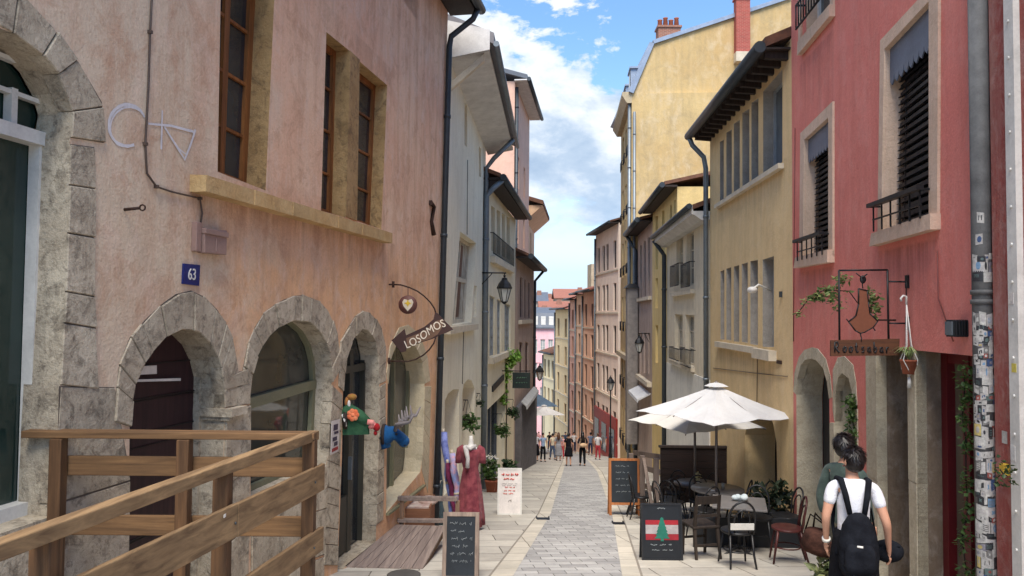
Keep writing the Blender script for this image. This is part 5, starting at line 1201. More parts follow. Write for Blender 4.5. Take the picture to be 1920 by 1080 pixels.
m = MB(); m.tube([AT(645, 775, -.1), AT(650, 785, -.12), AT(653, 797, -.1)], [.012, .016, .008], 8); m.ball(AT(656, 757, -.05), .02, .02, .05); obj('horn', m, M_WHITE, t)
m = MB(); w_ = L.p(L.uy(yA), 0, 0).x; p = AT(640, 785); m.lathe([(.02, -.02), (.13, -.02), (.13, .02), (.02, .03)], (0, 0, 0), 18); m.v = [Vector((w_+.03+q.z, p.y+q.y, p.z+q.x)) for q in m.v]; m.tube([Vector((w_+.02, p.y, p.z)), p], .06, 8); obj('backing', m, M_DWOOD, t)
yA = 10.5
t = thing('felt_moose_head', AT(722, 815), 'blue felt moose head with grey antlers hung between shop door and display window', 'wall trophy')
m = blob([AT(719, 812), AT(727, 818), AT(738, 812), AT(748, 818), AT(757, 827)], [.12, .14, .10, .08, .085]); m.tube([AT(720, 825), AT(724, 840)], [.09, .07], 10); obj('head', m, cloth('blue_felt', sr(36, 88, 138), sr(26, 64, 108)), t)
for s_ in (-1, 1):
    m = MB(); a = AT(742, 806, s_*.06)
    m.tube([a, a+Vector((.04, s_*.12, .1)), a+Vector((.12, s_*.24, .13)), a+Vector((.24, s_*.28, .16)), a+Vector((.3, s_*.3, .28))], [.028, .03, .028, .022, .01], 8)
    for f, h in ((.3, .12), (.55, .14), (.8, .12)): q = a.lerp(a+Vector((.2, s_*.26, .15)), f); m.tube([q, q+Vector((.02, .03*s_, h*.6)), q+Vector((.0, .02*s_, h*1.6))], [.022, .018, .008], 6)
    obj('antler', m, cloth('grey_felt', sr(140, 132, 132), sr(110, 104, 104)), t)
m = MB(); m.ball(AT(745, 812, -.09), .02); m.ball(AT(760, 833, -.05), .018); obj('eye', m, M_BLACK, t)
m = MB(); w_ = L.p(L.uy(yA), 0, 0).x; p = AT(719, 815); m.lathe([(.02, -.02), (.15, -.02), (.15, .02), (.02, .03)], (0, 0, 0), 18); m.v = [Vector((w_+.03+q.z, p.y+q.y, p.z+q.x)) for q in m.v]; m.tube([Vector((w_+.02, p.y, p.z)), p], .06, 8); obj('backing', m, M_DWOOD, t)

# ---------------------------------------------------------------- plants on the left
def pot_mb(c, r, h): m = MB(); m.lathe([(r*.3, 0), (r*.72, 0), (r, h*.85), (r*1.08, h*.86), (r*1.08, h), (r*.9, h), (r*.88, h*.9), (.02, h*.88)], c, 18); return m
def hanging_plant(px, py, y, wallx, s_, label, lm, seed, n=260):
    c = at(px, py, y); t = thing('hanging_plant', c, label, 'plant', 'hanging plants along the left walls'); rg = random.Random(seed)
    m = MB(); m.leaves([(c+Vector((0, 0, -.02*s_)), .26*s_, .26*s_, .16*s_), (c+Vector((.1*s_, -.05, -.16*s_)), .16*s_, .16*s_, .16*s_), (c+Vector((-.12*s_, 0, -.1*s_)), .15*s_, .15*s_, .14*s_)], n, .12*s_, rg, .5); obj('foliage', m, lm, t)
    obj('basket', pot_mb(c-Vector((0, 0, .2*s_)), .13*s_, .16*s_), M_DWOOD, t)
    m = MB(); m.tube([Vector((wallx, y, c.z+.42*s_)), Vector((c.x, y, c.z+.42*s_))], .012, 6); m.tube([Vector((wallx, y, c.z+.15*s_)), Vector(((wallx+c.x)/2, y, c.z+.42*s_))], .008, 6)
    for k in range(3): a = k*2.1; m.tube([Vector((c.x, y, c.z+.42*s_)), c+Vector((.13*s_*math.cos(a), .13*s_*math.sin(a), -.05))], .004, 5)
    obj('bracket', m, M_IRON, t)
wx = lambda F, y: F.p(F.uy(y), 0, 0).x
hanging_plant(877, 782, 17.5, wx(W, 17.5), .95, 'trailing green basket hanging over the mannequin', M_LEAF, 1)
hanging_plant(900, 752, 20.5, wx(W, 20.5), .5, 'smallest dark basket hanging on the white wall by the drainpipe', M_LEAFD, 2, 120)
hanging_plant(941, 800, 24.5, wx(C, 24.5), 1.0, 'loose green basket hanging before the grey shop front', M_LEAF, 3)
hanging_plant(962, 768, 27.5, wx(C, 27.5), .9, 'dark green basket hanging beside the grey awning', M_LEAFD, 4)
c = at(955, 690, 28); t = thing('climbing_plant', (wx(C, 28), 28, gz(28)), 'bright lime green climber spilling from the cream wall above the green sign', 'plant'); rg = random.Random(9); m = MB()
m.leaves([(c+Vector((0, 0, .4)), .32, .3, .4), (c+Vector((-.12, 0, -.2)), .24, .25, .45), (c+Vector((.2, 0, .5)), .25, .25, .25), (c+Vector((-.2, 0, -.9)), .12, .2, .5)], 520, .16, rg, .4); obj('foliage', m, M_LEAFY, t)
m = MB(); m.tube([Vector((wx(C, 28)+.05, 28, gz(28))), Vector((wx(C, 28)+.06, 28, c.z-1)), c+Vector((-.1, 0, .2))], .025, 6); obj('stem', m, M_DWOOD, t)
yG = 27.0; a, b = at(961, 698, yG), at(994, 728, yG); t = thing('projecting_sign', (a.x, yG, b.z), 'dark green rectangular projecting sign on the cream house', 'hanging sign')
m = MB(); m.box(a.x, b.x, yG-.04, yG+.04, b.z, a.z); obj('sign_board', m, paint('dark_green_sign', sr(30, 40, 36), .5), t, bevel=.01)
m = MB(); m.tube([Vector((wx(C, yG), yG, a.z+.05)), Vector((b.x, yG, a.z+.05))], .02, 6); obj('bracket', m, M_IRON, t)
m = MB(); rg = random.Random(4); TT = lambda x, z, c: Vector((x, yG-.042-c*.3, z)); scribble(m, TT, a.x+.15, b.x-.15, (a.z+b.z)/2+.08, .05, rg, .008); scribble(m, TT, a.x+.12, b.x-.12, (a.z+b.z)/2-.1, .05, rg, .008); obj('lettering', m, paint('green_letters', sr(86, 120, 96), .6), t)
c = gx(926, 21.0); t = thing('potted_plant', c, 'terracotta pot of white flowers at the foot of the drainpipe', 'plant'); obj('pot', pot_mb(c, .2, .36), M_TERRA, t)
rg = random.Random(12); m = MB(); m.leaves([(c+Vector((0, 0, .55)), .28, .26, .22), (c+Vector((-.05, 0, .75)), .2, .2, .2)], 240, .14, rg, -.2); obj('foliage', m, M_LEAF, t)
m = MB(); m.leaves([(c+Vector((-.05, 0, .85)), .25, .2, .25)], 110, .08, rg, -.2); obj('blossom', m, cloth('white_petal', sr(214, 208, 196)), t)
c = gx(948, 25.5); c.x = wx(C, 25.5)+.45; t = thing('potted_plant', c, 'low leafy pot against the grey shop front by the white pavement sign', 'plant'); obj('pot', pot_mb(c, .2, .32), M_DWOOD, t)
m = MB(); m.leaves([(c+Vector((0, 0, .5)), .25, .25, .25)], 180, .16, rg, -.2); obj('foliage', m, M_LEAFD, t)

# ---------------------------------------------------------------- street lanterns
M_LAMP = paint('milk_glass', sr(196, 196, 190), .25)
def lantern(t, c, s_):      # c: top of the finial
    m = MB(); z = c.z
    m.lathe([(.015*s_, 0), (.05*s_, -.04*s_), (.02*s_, -.09*s_), (.09*s_, -.12*s_), (.1*s_, -.18*s_), (.2*s_, -.3*s_), (.26*s_, -.44*s_), (.25*s_, -.47*s_), (.03*s_, -.46*s_)], c, 8, smooth=False)
    obj('lantern_cap', m, M_IRON, t)
    m = MB(); m.lathe([(.02*s_, -.92*s_), (.1*s_, -.9*s_), (.215*s_, -.475*s_), (.02*s_, -.47*s_)], c, 6, smooth=False); go = obj('lantern_glass', m, M_LAMP, t)
    m = MB()
    for k in range(6): a = k*math.pi/3; m.tube([c+Vector((.225*s_*math.cos(a), .225*s_*math.sin(a), -.47*s_)), c+Vector((.105*s_*math.cos(a), .105*s_*math.sin(a), -.91*s_))], .012*s_, 5)
    m.lathe([(.02*s_, -1.0*s_), (.05*s_, -.97*s_), (.125*s_, -.9*s_), (.02*s_, -.895*s_)], c, 8); obj('lantern_frame', m, M_IRON, t)
def wall_lamp(px, py, y, wallx, s_, label):
    c = at(px, py, y); t = thing('street_lamp', (wallx, y, c.z), label, 'street lamp', 'black lanterns of the street'); lantern(t, c, s_)
    m = MB(); m.tube([Vector((wallx, y, c.z+.05)), Vector((c.x+(.05 if c.x > wallx else -.05), y, c.z+.05))], .022, 6); m.tube([Vector((wallx, y, c.z-.35)), Vector(((wallx*2+c.x)/3, y, c.z-.1)), Vector(((wallx+c.x)/2, y, c.z+.04))], .014, 6); m.tube([c+Vector((0, 0, .06)), c], .016, 6); obj('bracket', m, M_IRON, t)
    return t
wall_lamp(946, 515, 21.8, wx(C, 21.8)-.05, .88, 'black lantern hanging from a bracket on the cream house, nearest on the left')
wall_lamp(1199, 627, 33, wx(VV, 33), .85, 'black lantern on the dull mauve house above the umbrellas')
wall_lamp(1012, 682, 56, wx(O_, 56), 1.3, 'far lantern on the orange beige house before the pink mansard house')
c = at(1145, 704, 46.5); g = Vector((c.x, 46.5, gz(46.5))); t = thing('street_lamp', g, 'pole lantern standing by the red shop front far down the right side', 'street lamp', 'black lanterns of the street'); lantern(t, c, 1.0)
m = MB(); m.lathe([(.12, 0), (.12, .3), (.07, .5), (.045, 1.2), (.04, c.z-1.0-g.z), (.02, c.z-.95-g.z)], g, 10); obj('pole', m, M_IRON, t)
t = wall_lamp(1170, 800, 40, wx(G, 40)-.01, .8, 'low dark lantern on the tall gable building') if False else None

# ================================================================ right side, near
RG = RF
# corner downpipe covered with stickers
yp = 6.33; cx_ = (1842-960)/FL*yp; rp = .077; t = thing('downpipe', (cx_, yp, gz(yp)), 'thick grey downpipe plastered with stickers at the corner of the red house', 'pipe')
m = MB(); m.tube([Vector((cx_, yp, gz(yp)-.2)), Vector((cx_, yp, 6.5))], rp, 24)
for py in (548, 566): z = at(1842, py, yp).z; m.tube([Vector((cx_, yp, z-.02)), Vector((cx_, yp, z+.02))], rp+.012, 24)
obj('pipe', m, paint('galvanised', sr(98, 98, 98), .8, .05, .45, 5), t)
rg = random.Random(21)
scol = [sr(206, 203, 198), sr(48, 48, 52), sr(192, 188, 184), sr(176, 172, 170), sr(110, 140, 168), sr(190, 172, 110), sr(92, 110, 108), sr(164, 92, 84), sr(150, 146, 156), sr(120, 118, 116), sr(214, 212, 206), sr(62, 82, 120)]
def sticker(z0, z1, a0, a1, c, k):
    m = MB(); n_ = 6; vs = []; tl = rg.gauss(0, .012)
    for i in range(n_+1):
        a = a0+(a1-a0)*i/n_; rr_ = rp+.0012+.0007*(k % 5); vs += [Vector((cx_+rr_*math.cos(a), yp+rr_*math.sin(a), z+tl*(i/n_-.5))) for z in (z0, z1)]
    m.add(vs, [(2*i, 2*i+2, 2*i+3, 2*i+1) for i in range(n_)]); so = obj('sticker', m, paint('sticker_%d' % (k % 12), sc(scol[k % 12], .72), .6, 0, .5, 30), t)
    d = scol[(k*5+1) % 12]; m = MB(); rr_ = rp+.0019+.0007*(k % 5); ac = (a0+a1)/2+rg.uniform(-.1, .1)*(a1-a0); zc_ = (z0+z1)/2; hz = (z1-z0)*rg.uniform(.18, .34); ha = (a1-a0)*rg.uniform(.16, .34)
    def P2(da, dz): return Vector((cx_+rr_*math.cos(ac+da), yp+rr_*math.sin(ac+da), zc_+dz+tl*da/(a1-a0)))
    kind = rg.choice('cccrsswz')
    if kind == 'c': m.add([P2(0, 0)]+[P2(ha*math.cos(q*.524), hz*math.sin(q*.524)) for q in range(12)], [(0, 1+q, 1+(q+1) % 12) for q in range(12)])
    elif kind == 'r': m.add([P2(-ha, -hz), P2(ha, -hz*.8), P2(ha*.9, hz), P2(-ha*.8, hz*.7)], [(0, 1, 2, 3)])
    elif kind == 's': m.add([P2(ha*math.cos(q*.785)*(1 if q % 2 else .45), hz*math.sin(q*.785)*(1 if q % 2 else .45)) for q in range(8)]+[P2(0, 0)], [(8, q, (q+1) % 8) for q in range(8)])
    else:
        for f in range(rg.choice((2, 3, 4))):
            x = -ha
            while x < ha: w2 = rg.uniform(.04, .16)*(a1-a0); m.add([P2(x, hz*(.8-.55*f)), P2(min(x+w2, ha), hz*(.8-.55*f)), P2(min(x+w2, ha), hz*(.55-.55*f)), P2(x, hz*(.55-.55*f))], [(0, 1, 2, 3)]); x += w2+.03*(a1-a0)
    obj('print', m, paint('sticker_%d' % ((k*5+1) % 12), d, .5, 0, .45, 30), so)
k = 0; order = [0, 1, 2, 10, 3, 0, 8, 1, 10, 4, 2, 0, 9, 10, 3, 5, 0, 1, 7, 2, 6, 10, 0, 3, 11, 2]
py = 478
while py < 1085:
    hp = rg.choice((9, 12, 15, 18, 24))
    if not 536 < py+hp/2 < 582:
        if py > 585 or rg.random() < .7:
            z = at(1842, py+hp/2, yp).z; hh = hp*yp/FL/2; a = R(172)+rg.uniform(0, .25)
            while a < R(345):
                w_ = rg.choice((.4, .5, .65, .8, 1.2)); dz = rg.uniform(-.012, .012)
                if rg.random() < .93: sticker(z-hh*rg.uniform(.75, 1.1)+dz, z+hh*rg.uniform(.75, 1.1)+dz, a, a+w_, None, order[k % len(order)]+12*(k % 7))
                a += w_+rg.uniform(-.12, .1); k += 1
    py += hp*.92
for py, a0 in ((410, R(215)), (450, R(205))): z = at(1842, py, yp).z; sticker(z-.045, z+.045, a0, a0+.7, None, 0 if py < 430 else 2)
# next wall on the right edge
QF = right(wx(RF, 6.22)-.03, 6.22, .083); HQ = House(QF, 'old_red_wall_house', (3.95, 4, gz(4)), 'peeling dark red plaster wall at the right edge beside the downpipe')
M_ORED = plaster('peeling_red', sr(158, 84, 76), sr(140, 76, 70), .5, .4, 2.0, sr(176, 140, 128))
HQ.build([(QF.uy(2), -3), (0, -3), (0, 9), (QF.uy(2), 9)], M_ORED, D=1.0)
m = MB(); P = QF.pts([(1893, 0), (1911, 0)]); m.box(P[1][0]+.0, P[0][0], .0, .05, -2.5, 8, QF.p)
for k in range(26): z = -1.6+.3*k; m.tube([QF.p((P[0][0]+P[1][0])/2, .045, z), QF.p((P[0][0]+P[1][0])/2, .062, z)], .012, 8)
obj('cable_trunking', m, M_WHITE, HQ.root)
for px, py, w_, h_, c in ((1893, 880, .1, .08, sr(214, 176, 60)), (1884, 820, .07, .1, sr(190, 186, 180)), (1908, 560, .07, .09, sr(206, 200, 194)), (1914, 690, .06, .07, sr(206, 190, 90)), (1912, 850, .06, .12, sr(210, 208, 204))):
    u, z = QF.px(px, py); m = MB(); m.box(u-w_/2, u+w_/2, .0, .053 if px > 1892 else .004, z-h_/2, z+h_/2, QF.p); obj('sticker', m, paint('wsticker_%d' % px, c, .6, 0, .4, 25), HQ.root)
# floodlight
c = at(1800, 614, 6.75); w_ = wx(RF, 6.75); t = thing('floodlight', (w_, 6.75, c.z), 'black floodlight fixed to the red wall beside the downpipe', 'lamp')
m = MB(); m.box(c.x-.1, c.x+.07, 6.68, 6.8, c.z-.085, c.z+.07)
for k in range(6): m.box(c.x-.09+k*.026, c.x-.08+k*.026, 6.66, 6.685, c.z-.08, c.z+.065)
obj('lamp_housing', m, M_BLACK, t, bevel=.012)
m = MB(); m.box(c.x+.07, w_+.02, 6.72, 6.77, c.z-.02, c.z+.03); m.box(w_-.03, w_+.01, 6.68, 6.82, c.z-.06, c.z+.07); obj('bracket', m, M_BLACK, t)
m = MB(); m.box(c.x-.115, c.x-.1, 6.69, 6.79, c.z-.07, c.z+.055); obj('lens', m, M_GLASSB, t)

# hanging bar sign with root emblem
yS2 = 7.86; T2 = lambda px, py, o=0.0: Vector((at(px, py, yS2).x, yS2+o, at(px, py, yS2).z))
t = thing('root_sign', T2(1620, 660), 'iron framed sign with a brown root shape above a wooden name board', 'hanging sign')
m = MB(); q = [T2(1574, 638), T2(1573, 507), T2(1664, 506), T2(1666, 636)]
for a, b in zip(q, q[1:]): m.tube([a, b], .011, 6)
w_ = wx(RF, yS2)
for py in (528, 606): p = T2(1665, py); m.tube([p, Vector((w_, yS2, p.z))], .01, 6); m.box(w_-.02, w_+.01, yS2-.03, yS2+.03, p.z-.07, p.z+.07)
obj('iron_frame', m, M_IRON, t)
rp_ = [(1609, 541), (1625, 545), (1627, 566), (1630, 588), (1645, 602), (1636, 614), (1620, 623), (1612, 625), (1603, 620), (1590, 603), (1604, 592), (1609, 570)]
m = MB(); P = [T2(*p) for p in rp_]; m.prism([(p.x, p.z) for p in P], yS2-.012, yS2+.012, lambda a, b, c: Vector((a, c, b))); ro = obj('root_emblem', m, M_RUST if False else paint('root_brown', sr(118, 70, 50), .75), t)
m = MB(); 
for a, b in zip(P, P[1:]+P[:1]): m.tube([a+Vector((0, -.012, 0)), b+Vector((0, -.012, 0))], .007, 6)
for a, b in (((1617, 541), (1614, 520)), ((1614, 520), (1604, 512)), ((1614, 522), (1625, 514)), ((1590, 603), (1586, 598)), ((1612, 625), (1614, 633)), ((1636, 614), (1640, 620)), ((1614, 633), (1614, 640))): m.tube([T2(*a, -.012), T2(*b, -.012)], .006, 6)
m.ball(T2(1618, 524), .035, .012, .045); obj('emblem_outline', m, M_IRON, ro)
m = MB(); q = [T2(1557, 638), T2(1686, 635), T2(1684, 666), T2(1557, 668)]; m.hexa([p+Vector((0, .012, 0)) for p in q], [p+Vector((0, -.012, 0)) for p in q]); nb = obj('name_board', m, wood('sign_wood', sr(104, 66, 44), sr(72, 46, 34), 'x'), t)
GL = {'R': [[(0, 0), (0, 1)], [(0, 1), (.45, 1.02), (.55, .75), (.4, .52), (0, .5)], [(.15, .5), (.6, 0), (.75, .08)]], 'o': [[(.3, .55), (.08, .45), (.05, .12), (.3, 0), (.5, .15), (.48, .45), (.3, .55), (.62, .4)]],
      't': [[(.2, .95), (.15, .2), (.3, 0), (.48, .12)], [(-.02, .62), (.42, .64)]], 's': [[(.42, .52), (.15, .5), (.12, .32), (.4, .22), (.38, .03), (.05, .03)]], 'a': [[(.45, .5), (.12, .5), (.05, .12), (.28, 0), (.46, .4), (.46, .05), (.6, .05)]],
      'b': [[(.08, 1.05), (.08, .05)], [(.08, .4), (.35, .55), (.48, .25), (.3, 0), (.08, .06)]], 'r': [[(.08, .52), (.1, 0)], [(.1, .35), (.25, .52), (.42, .5)]]}
m = MB(); x = 1564; A0 = T2(1564, 660, -.016); 
for ch in 'Rootsabar':
    for st in GL[ch]:
        pts = [A0+Vector(((x-1564)*yS2/FL+a*.068, 0, b*.105)) for a, b in st]; m.tube(pts, .0075, 6)
    x += 15 if ch == 'R' else 11.5
obj('lettering', m, M_BLACK, nb)
rg = random.Random(31)
t = thing('trailing_ivy', T2(1600, 560, .25), 'variegated ivy trailing out behind the iron sign frame', 'plant')
m = MB(); bl = [(T2(1590, 560, .22), .13, .1, .16), (T2(1650, 560, .2), .09, .08, .12), (T2(1565, 545, .22), .13, .09, .1), (T2(1545, 556, .2), .08, .06, .05), (T2(1595, 520, .2), .1, .08, .06), (T2(1655, 580, .22), .07, .07, .14)]
m.leaves(bl, 420, .06, rg, .3); m.leaves([(T2(1520, 575, .2), .04, .03, .1), (T2(1530, 562, .2), .08, .03, .04), (T2(1508, 588, .2), .02, .03, .05)], 60, .045, rg, .4); obj('foliage', m, leafm('ivy_leaf', (.05, .09, .025, 1), (.20, .25, .09, 1)), t)
m = MB(); m.tube([T2(1650, 600, .22), T2(1610, 545, .22), T2(1560, 542, .2), T2(1530, 560, .2), T2(1506, 592, .2)], .006, 5); m.tube([T2(1640, 600, .3), Vector((w_+.02, yS2+.3, T2(1640, 600).z))], .01, 5); obj('stem', m, M_DWOOD, t)
c = T2(1695, 682, -.1); t = thing('macrame_plant', c, 'terracotta pot with spider plant hanging in a white macrame cord', 'plant')
obj('pot', pot_mb(c-Vector((0, 0, .1)), .085, .15), M_TERRA, t)
m = MB(); h = T2(1690, 560, -.1); cw = M_WHITE
for k in range(4): a = k*1.57+.5; m.tube([h-Vector((0, 0, .04)), c+Vector((.03*math.cos(a), .03*math.sin(a), .2)), c+Vector((.095*math.cos(a), .095*math.sin(a), .05)), c+Vector((.07*math.cos(a+.5), .07*math.sin(a+.5), -.05)), c+Vector((0, 0, -.12)), c+Vector((.01*k-.015, 0, -.25))], .006, 5)
m.tube([h+Vector((-.05, 0, -.03)), h+Vector((-.06, 0, 0)), h+Vector((-.03, 0, .03)), h+Vector((0, 0, .02)), h+Vector((0, 0, -.06))], .011, 6); m.tube([c+Vector((0, 0, -.13)), c+Vector((0, 0, -.24))], [.014, .024], 8); obj('macrame_cord', m, cw, t)
m = MB(); rg = random.Random(3)
for k in range(26):
    a = rg.uniform(0, 6.28); L_ = rg.uniform(.12, .2); p0 = c+Vector((0, 0, .05)); p1 = p0+Vector((math.cos(a)*L_*.5, math.sin(a)*L_*.5, L_*.7)); p2 = p0+Vector((math.cos(a)*L_, math.sin(a)*L_, L_*.35)); e = Vector((-math.sin(a), math.cos(a), 0))*.008
    m.add([p0-e, p0+e, p1+e, p1-e, p2], [(0, 1, 2, 3), (3, 2, 4)])
obj('foliage', m, leafm('spider_leaf', (.12, .2, .05, 1), (.3, .38, .16, 1)), t)
m = MB(); m.tube([h+Vector((-.0, 0, .03)), T2(1690, 528, -.1), T2(1690, 528, 0)], .006, 5); obj('hook', m, M_IRON, t)
# climbers by the red shop door and the small arch
for px0, y, zs, label, n_, sd, lm in ((1600, 9.35, ((1598, 760), (1602, 800), (1606, 840), (1610, 880)), 'thin climber on the stone pier behind the two people', 330, 41, M_LEAF), (1815, 6.75, ((1812, 700), (1812, 740), (1808, 780), (1815, 830), (1815, 900), (1818, 960), (1808, 1010), (1815, 1070)), 'leafy climber hanging beside the oxblood shop door', 430, 42, M_LEAF), (1890, 5.6, ((1880, 882), (1888, 892)), 'small wild plant growing from the peeling red wall', 60, 43, M_LEAFD)):
    rg = random.Random(sd); ps = [at(a, b, y) for a, b in zs]; t = thing('climber', ps[-1], label, 'plant'); m = MB()
    m.leaves([(p, .07*y/7, .08, .14*y/7) for p in ps], n_, .055*y/7, rg, .5); obj('foliage', m, lm, t)
    m = MB(); m.tube([Vector((ps[-1].x, y, gz(y) if sd != 43 else ps[-1].z))]+[p+Vector((0, .03, 0)) for p in ps[::-1]], .006, 5); obj('stem', m, M_DWOOD, t)
c = gx(1558, 6.9); c.x += .02; t = thing('potted_plant', c, 'terracotta pot with pale grassy plant at the feet of the two people', 'plant'); obj('pot', pot_mb(c, .15, .3), M_TERRA, t)
m = MB(); m.leaves([(c+Vector((0, 0, .42)), .16, .16, .12)], 160, .12, random.Random(5), -.5); obj('foliage', m, leafm('grassy_leaf', (.10, .13, .05, 1), (.24, .26, .12, 1)), t)

# ================================================================ cafe terrace
M_CHW = wood('dark_bentwood', sr(46, 32, 30), sr(28, 20, 20), 'z', .4); M_CHR = wood('red_bentwood', sr(84, 40, 36), sr(54, 26, 26), 'z', .4); M_CHB = paint('black_chair', (.012, .012, .014, 1), .4)
def bentwood(name, loc, rz, label, mat_, grp='bistro chairs on the terrace', seat=None):
    t = thing(name, (0, 0, 0), label, 'chair', grp)
    m = MB(); m.lathe([(.02, .44), (.19, .44), (.205, .45), (.205, .47), (.19, .475), (.02, .468)], (0, 0, 0), 22); obj('seat', m, seat or mat_, t)
    for sx in (-1, 1):
        m = MB(); m.tube([(sx*.13, .13, .45), (sx*.16, .17, .2), (sx*.18, .2, 0)], [.018, .016, .012], 8); obj('leg', m, mat_, t)
        m = MB(); m.tube([(sx*.14, -.15, .45), (sx*.15, -.2, .2), (sx*.17, -.26, 0)], [.018, .016, .012], 8); obj('leg', m, mat_, t)
    m = MB(); arc = [(.17*math.cos(a), -.19-.05*math.sin(a), .66+.22*math.sin(a)) for a in [math.pi*k/12 for k in range(13)]]
    m.tube([(.15, -.16, .45), (.165, -.18, .56)]+arc+[(-.165, -.18, .56), (-.15, -.16, .45)], .014, 8)
    arc = [(.1*math.cos(a), -.19-.04*math.sin(a), .64+.13*math.sin(a)) for a in [math.pi*k/10 for k in range(11)]]
    m.tube([(.09, -.17, .46)]+arc+[(-.09, -.17, .46)], .01, 8); obj('backrest', m, mat_, t)
    m = MB(); m.tube([(.165*math.cos(a), .0+.165*math.sin(a), .22) for a in [2*math.pi*k/20 for k in range(21)]], .009, 6); obj('stretcher', m, mat_, t)
    t.location = loc; t.rotation_euler = (0, 0, rz); WLOC[t] = Vector(loc); return t
def square_chair(loc, rz, label, mat_):
    t = thing('wooden_chair', (0, 0, 0), label, 'chair', 'square backed chairs on the terrace')
    m = MB(); m.box(-.2, .2, -.2, .2, .44, .475); obj('seat', m, mat_, t, bevel=.01)
    for sx in (-1, 1):
        m = MB(); m.hexa([Vector((sx*.17+a, .17+b, 0)) for a, b in ((-.015, -.015), (.015, -.015), (.015, .015), (-.015, .015))], [Vector((sx*.17+a, .16+b, .44)) for a, b in ((-.02, -.02), (.02, -.02), (.02, .02), (-.02, .02))]); obj('leg', m, mat_, t)
        m = MB(); m.hexa([Vector((sx*.18+a, -.25+b, 0)) for a, b in ((-.015, -.015), (.015, -.015), (.015, .015), (-.015, .015))], [Vector((sx*.17+a, -.17+b, .44)) for a, b in ((-.02, -.02), (.02, -.02), (.02, .02), (-.02, .02))])
        m.hexa([Vector((sx*.17+a, -.17+b, .44)) for a, b in ((-.02, -.02), (.02, -.02), (.02, .02), (-.02, .02))], [Vector((sx*.17+a, -.24+b, .9)) for a, b in ((-.016, -.014), (.016, -.014), (.016, .014), (-.016, .014))]); obj('leg', m, mat_, t)
    m = MB(); m.hexa([Vector((-.15, -.235, .78)), Vector((.15, -.235, .78)), Vector((.15, -.21, .78)), Vector((-.15, -.21, .78))], [Vector((-.15, -.25, .89)), Vector((.15, -.25, .89)), Vector((.15, -.225, .89)), Vector((-.15, -.225, .89))]); m.box(-.15, .15, -.215, -.195, .6, .64); obj('backrest', m, mat_, t)
    m = MB(); m.box(-.16, .16, -.19, -.17, .2, .23); m.box(-.16, .16, .155, .175, .22, .25); objp('stretcher', m, mat_, t)
    t.location = loc; t.rotation_euler = (0, 0, rz); return t
def onslope(x, y): return Vector((x, y, gz(y)))
b0 = bentwood('bistro_chair', gx(1381, 9.65), R(2), 'black bentwood chair seen from behind, nearest the viewer', M_CHB)
m = MB(); m.hexa([Vector((a, b, .52)) for a, b in ((-.15, -.2), (.15, -.2), (.15, -.18), (-.15, -.18))], [Vector((a, b, .6)) for a, b in ((-.15, -.21), (.15, -.21), (.15, -.19), (-.15, -.19))])
pd = obj('back_pad', m, M_WHITE, None); pd.parent = b0
pd.location = (pd.location.x, pd.location.y, pd.location.z)
bentwood('bistro_chair', gx(1474, 9.95), R(78), 'reddish bentwood chair alone by the yellow wall', M_CHR)
sq = square_chair(gx(1312, 10.35), R(14), 'dark square backed wooden chair left of the square table', wood('square_chair_wood', sr(58, 48, 40), sr(36, 30, 28)))
pr = bentwood('bistro_chair', onslope(3.15, 12.2), R(30), 'black bentwood chair in front of the round table', M_CHB)
for (x, y, rz, lab) in ((2.72, 12.9, -75, 'black bentwood chair on the street side of the round table'), (4.05, 12.55, 70, 'black bentwood chair on the wall side of the round table'), (3.0, 14.2, 10, 'black bentwood chair before the farthest table'), (3.9, 14.9, 120, 'black bentwood chair near the dark screen'), (3.72, 11.2, 165, 'black bentwood chair facing us across the square table'), (4.2, 11.4, 95, 'black bentwood chair squeezed against the yellow wall'), (2.6, 14.8, -90, 'black bentwood chair beside the grey terrace posts'), (2.95, 13.55, -40, 'black bentwood chair between the round tables, street side'), (4.15, 13.6, 60, 'black bentwood chair between the round tables, wall side'), (3.5, 13.75, 175, 'black bentwood chair tucked under the far edge of the round table'), (3.45, 15.6, 150, 'black bentwood chair with its back to the dark screen'), (4.3, 12.9, 100, 'black bentwood chair by the dark arched doorway'), (2.75, 15.7, -120, 'black bentwood chair in the far street corner of the terrace')):
    copy_tree(pr, None, lab, onslope(x, y), R(rz))
def table(loc, r, h, label, top, square=False, rz=0):
    t = thing('cafe_table', (0, 0, 0), label, 'table', 'cafe tables on the terrace'); m = MB()
    if square: m.box(-r, r, -r, r, h-.03, h)
    else: m.lathe([(.02, h-.03), (r, h-.03), (r+.006, h-.015), (r, h), (.02, h)], (0, 0, 0), 32)
    obj('table_top', m, top, t, bevel=.006 if square else 0)
    m = MB(); m.tube([(0, 0, .05), (0, 0, h-.03)], .025, 10); m.box(-.12, .12, -.12, .12, h-.045, h-.031); obj('pedestal', m, M_IRON, t)
    m = MB()
    for k in range(4): a = k*math.pi/2+.78; m.tube([(0, 0, .1), (.18*math.cos(a), .18*math.sin(a), .05), (.3*math.cos(a), .3*math.sin(a), .012)], [.025, .018, .012], 6)
    obj('foot', m, M_IRON, t); t.location = loc; t.rotation_euler = (0, 0, rz); return t
M_TTOP = paint('grey_table_top', sr(112, 108, 106), .4, 0, .3)
tq = gx(1385, 10.75); table(tq, .37, .72, 'square grey topped table with a napkin bundle', M_TTOP, True, R(-16))
tr_ = gx(1345, 13.0); table(tr_, .45, .75, 'round grey topped table around the front umbrella pole', M_TTOP)
tf = gx(1305, 14.4); table(tf, .42, .75, 'round table farthest up by the dark wooden screen', paint('dark_top', sr(84, 74, 70), .4))
c = tq+Vector((.05, .05, .72)); rg = random.Random(6); m = MB()
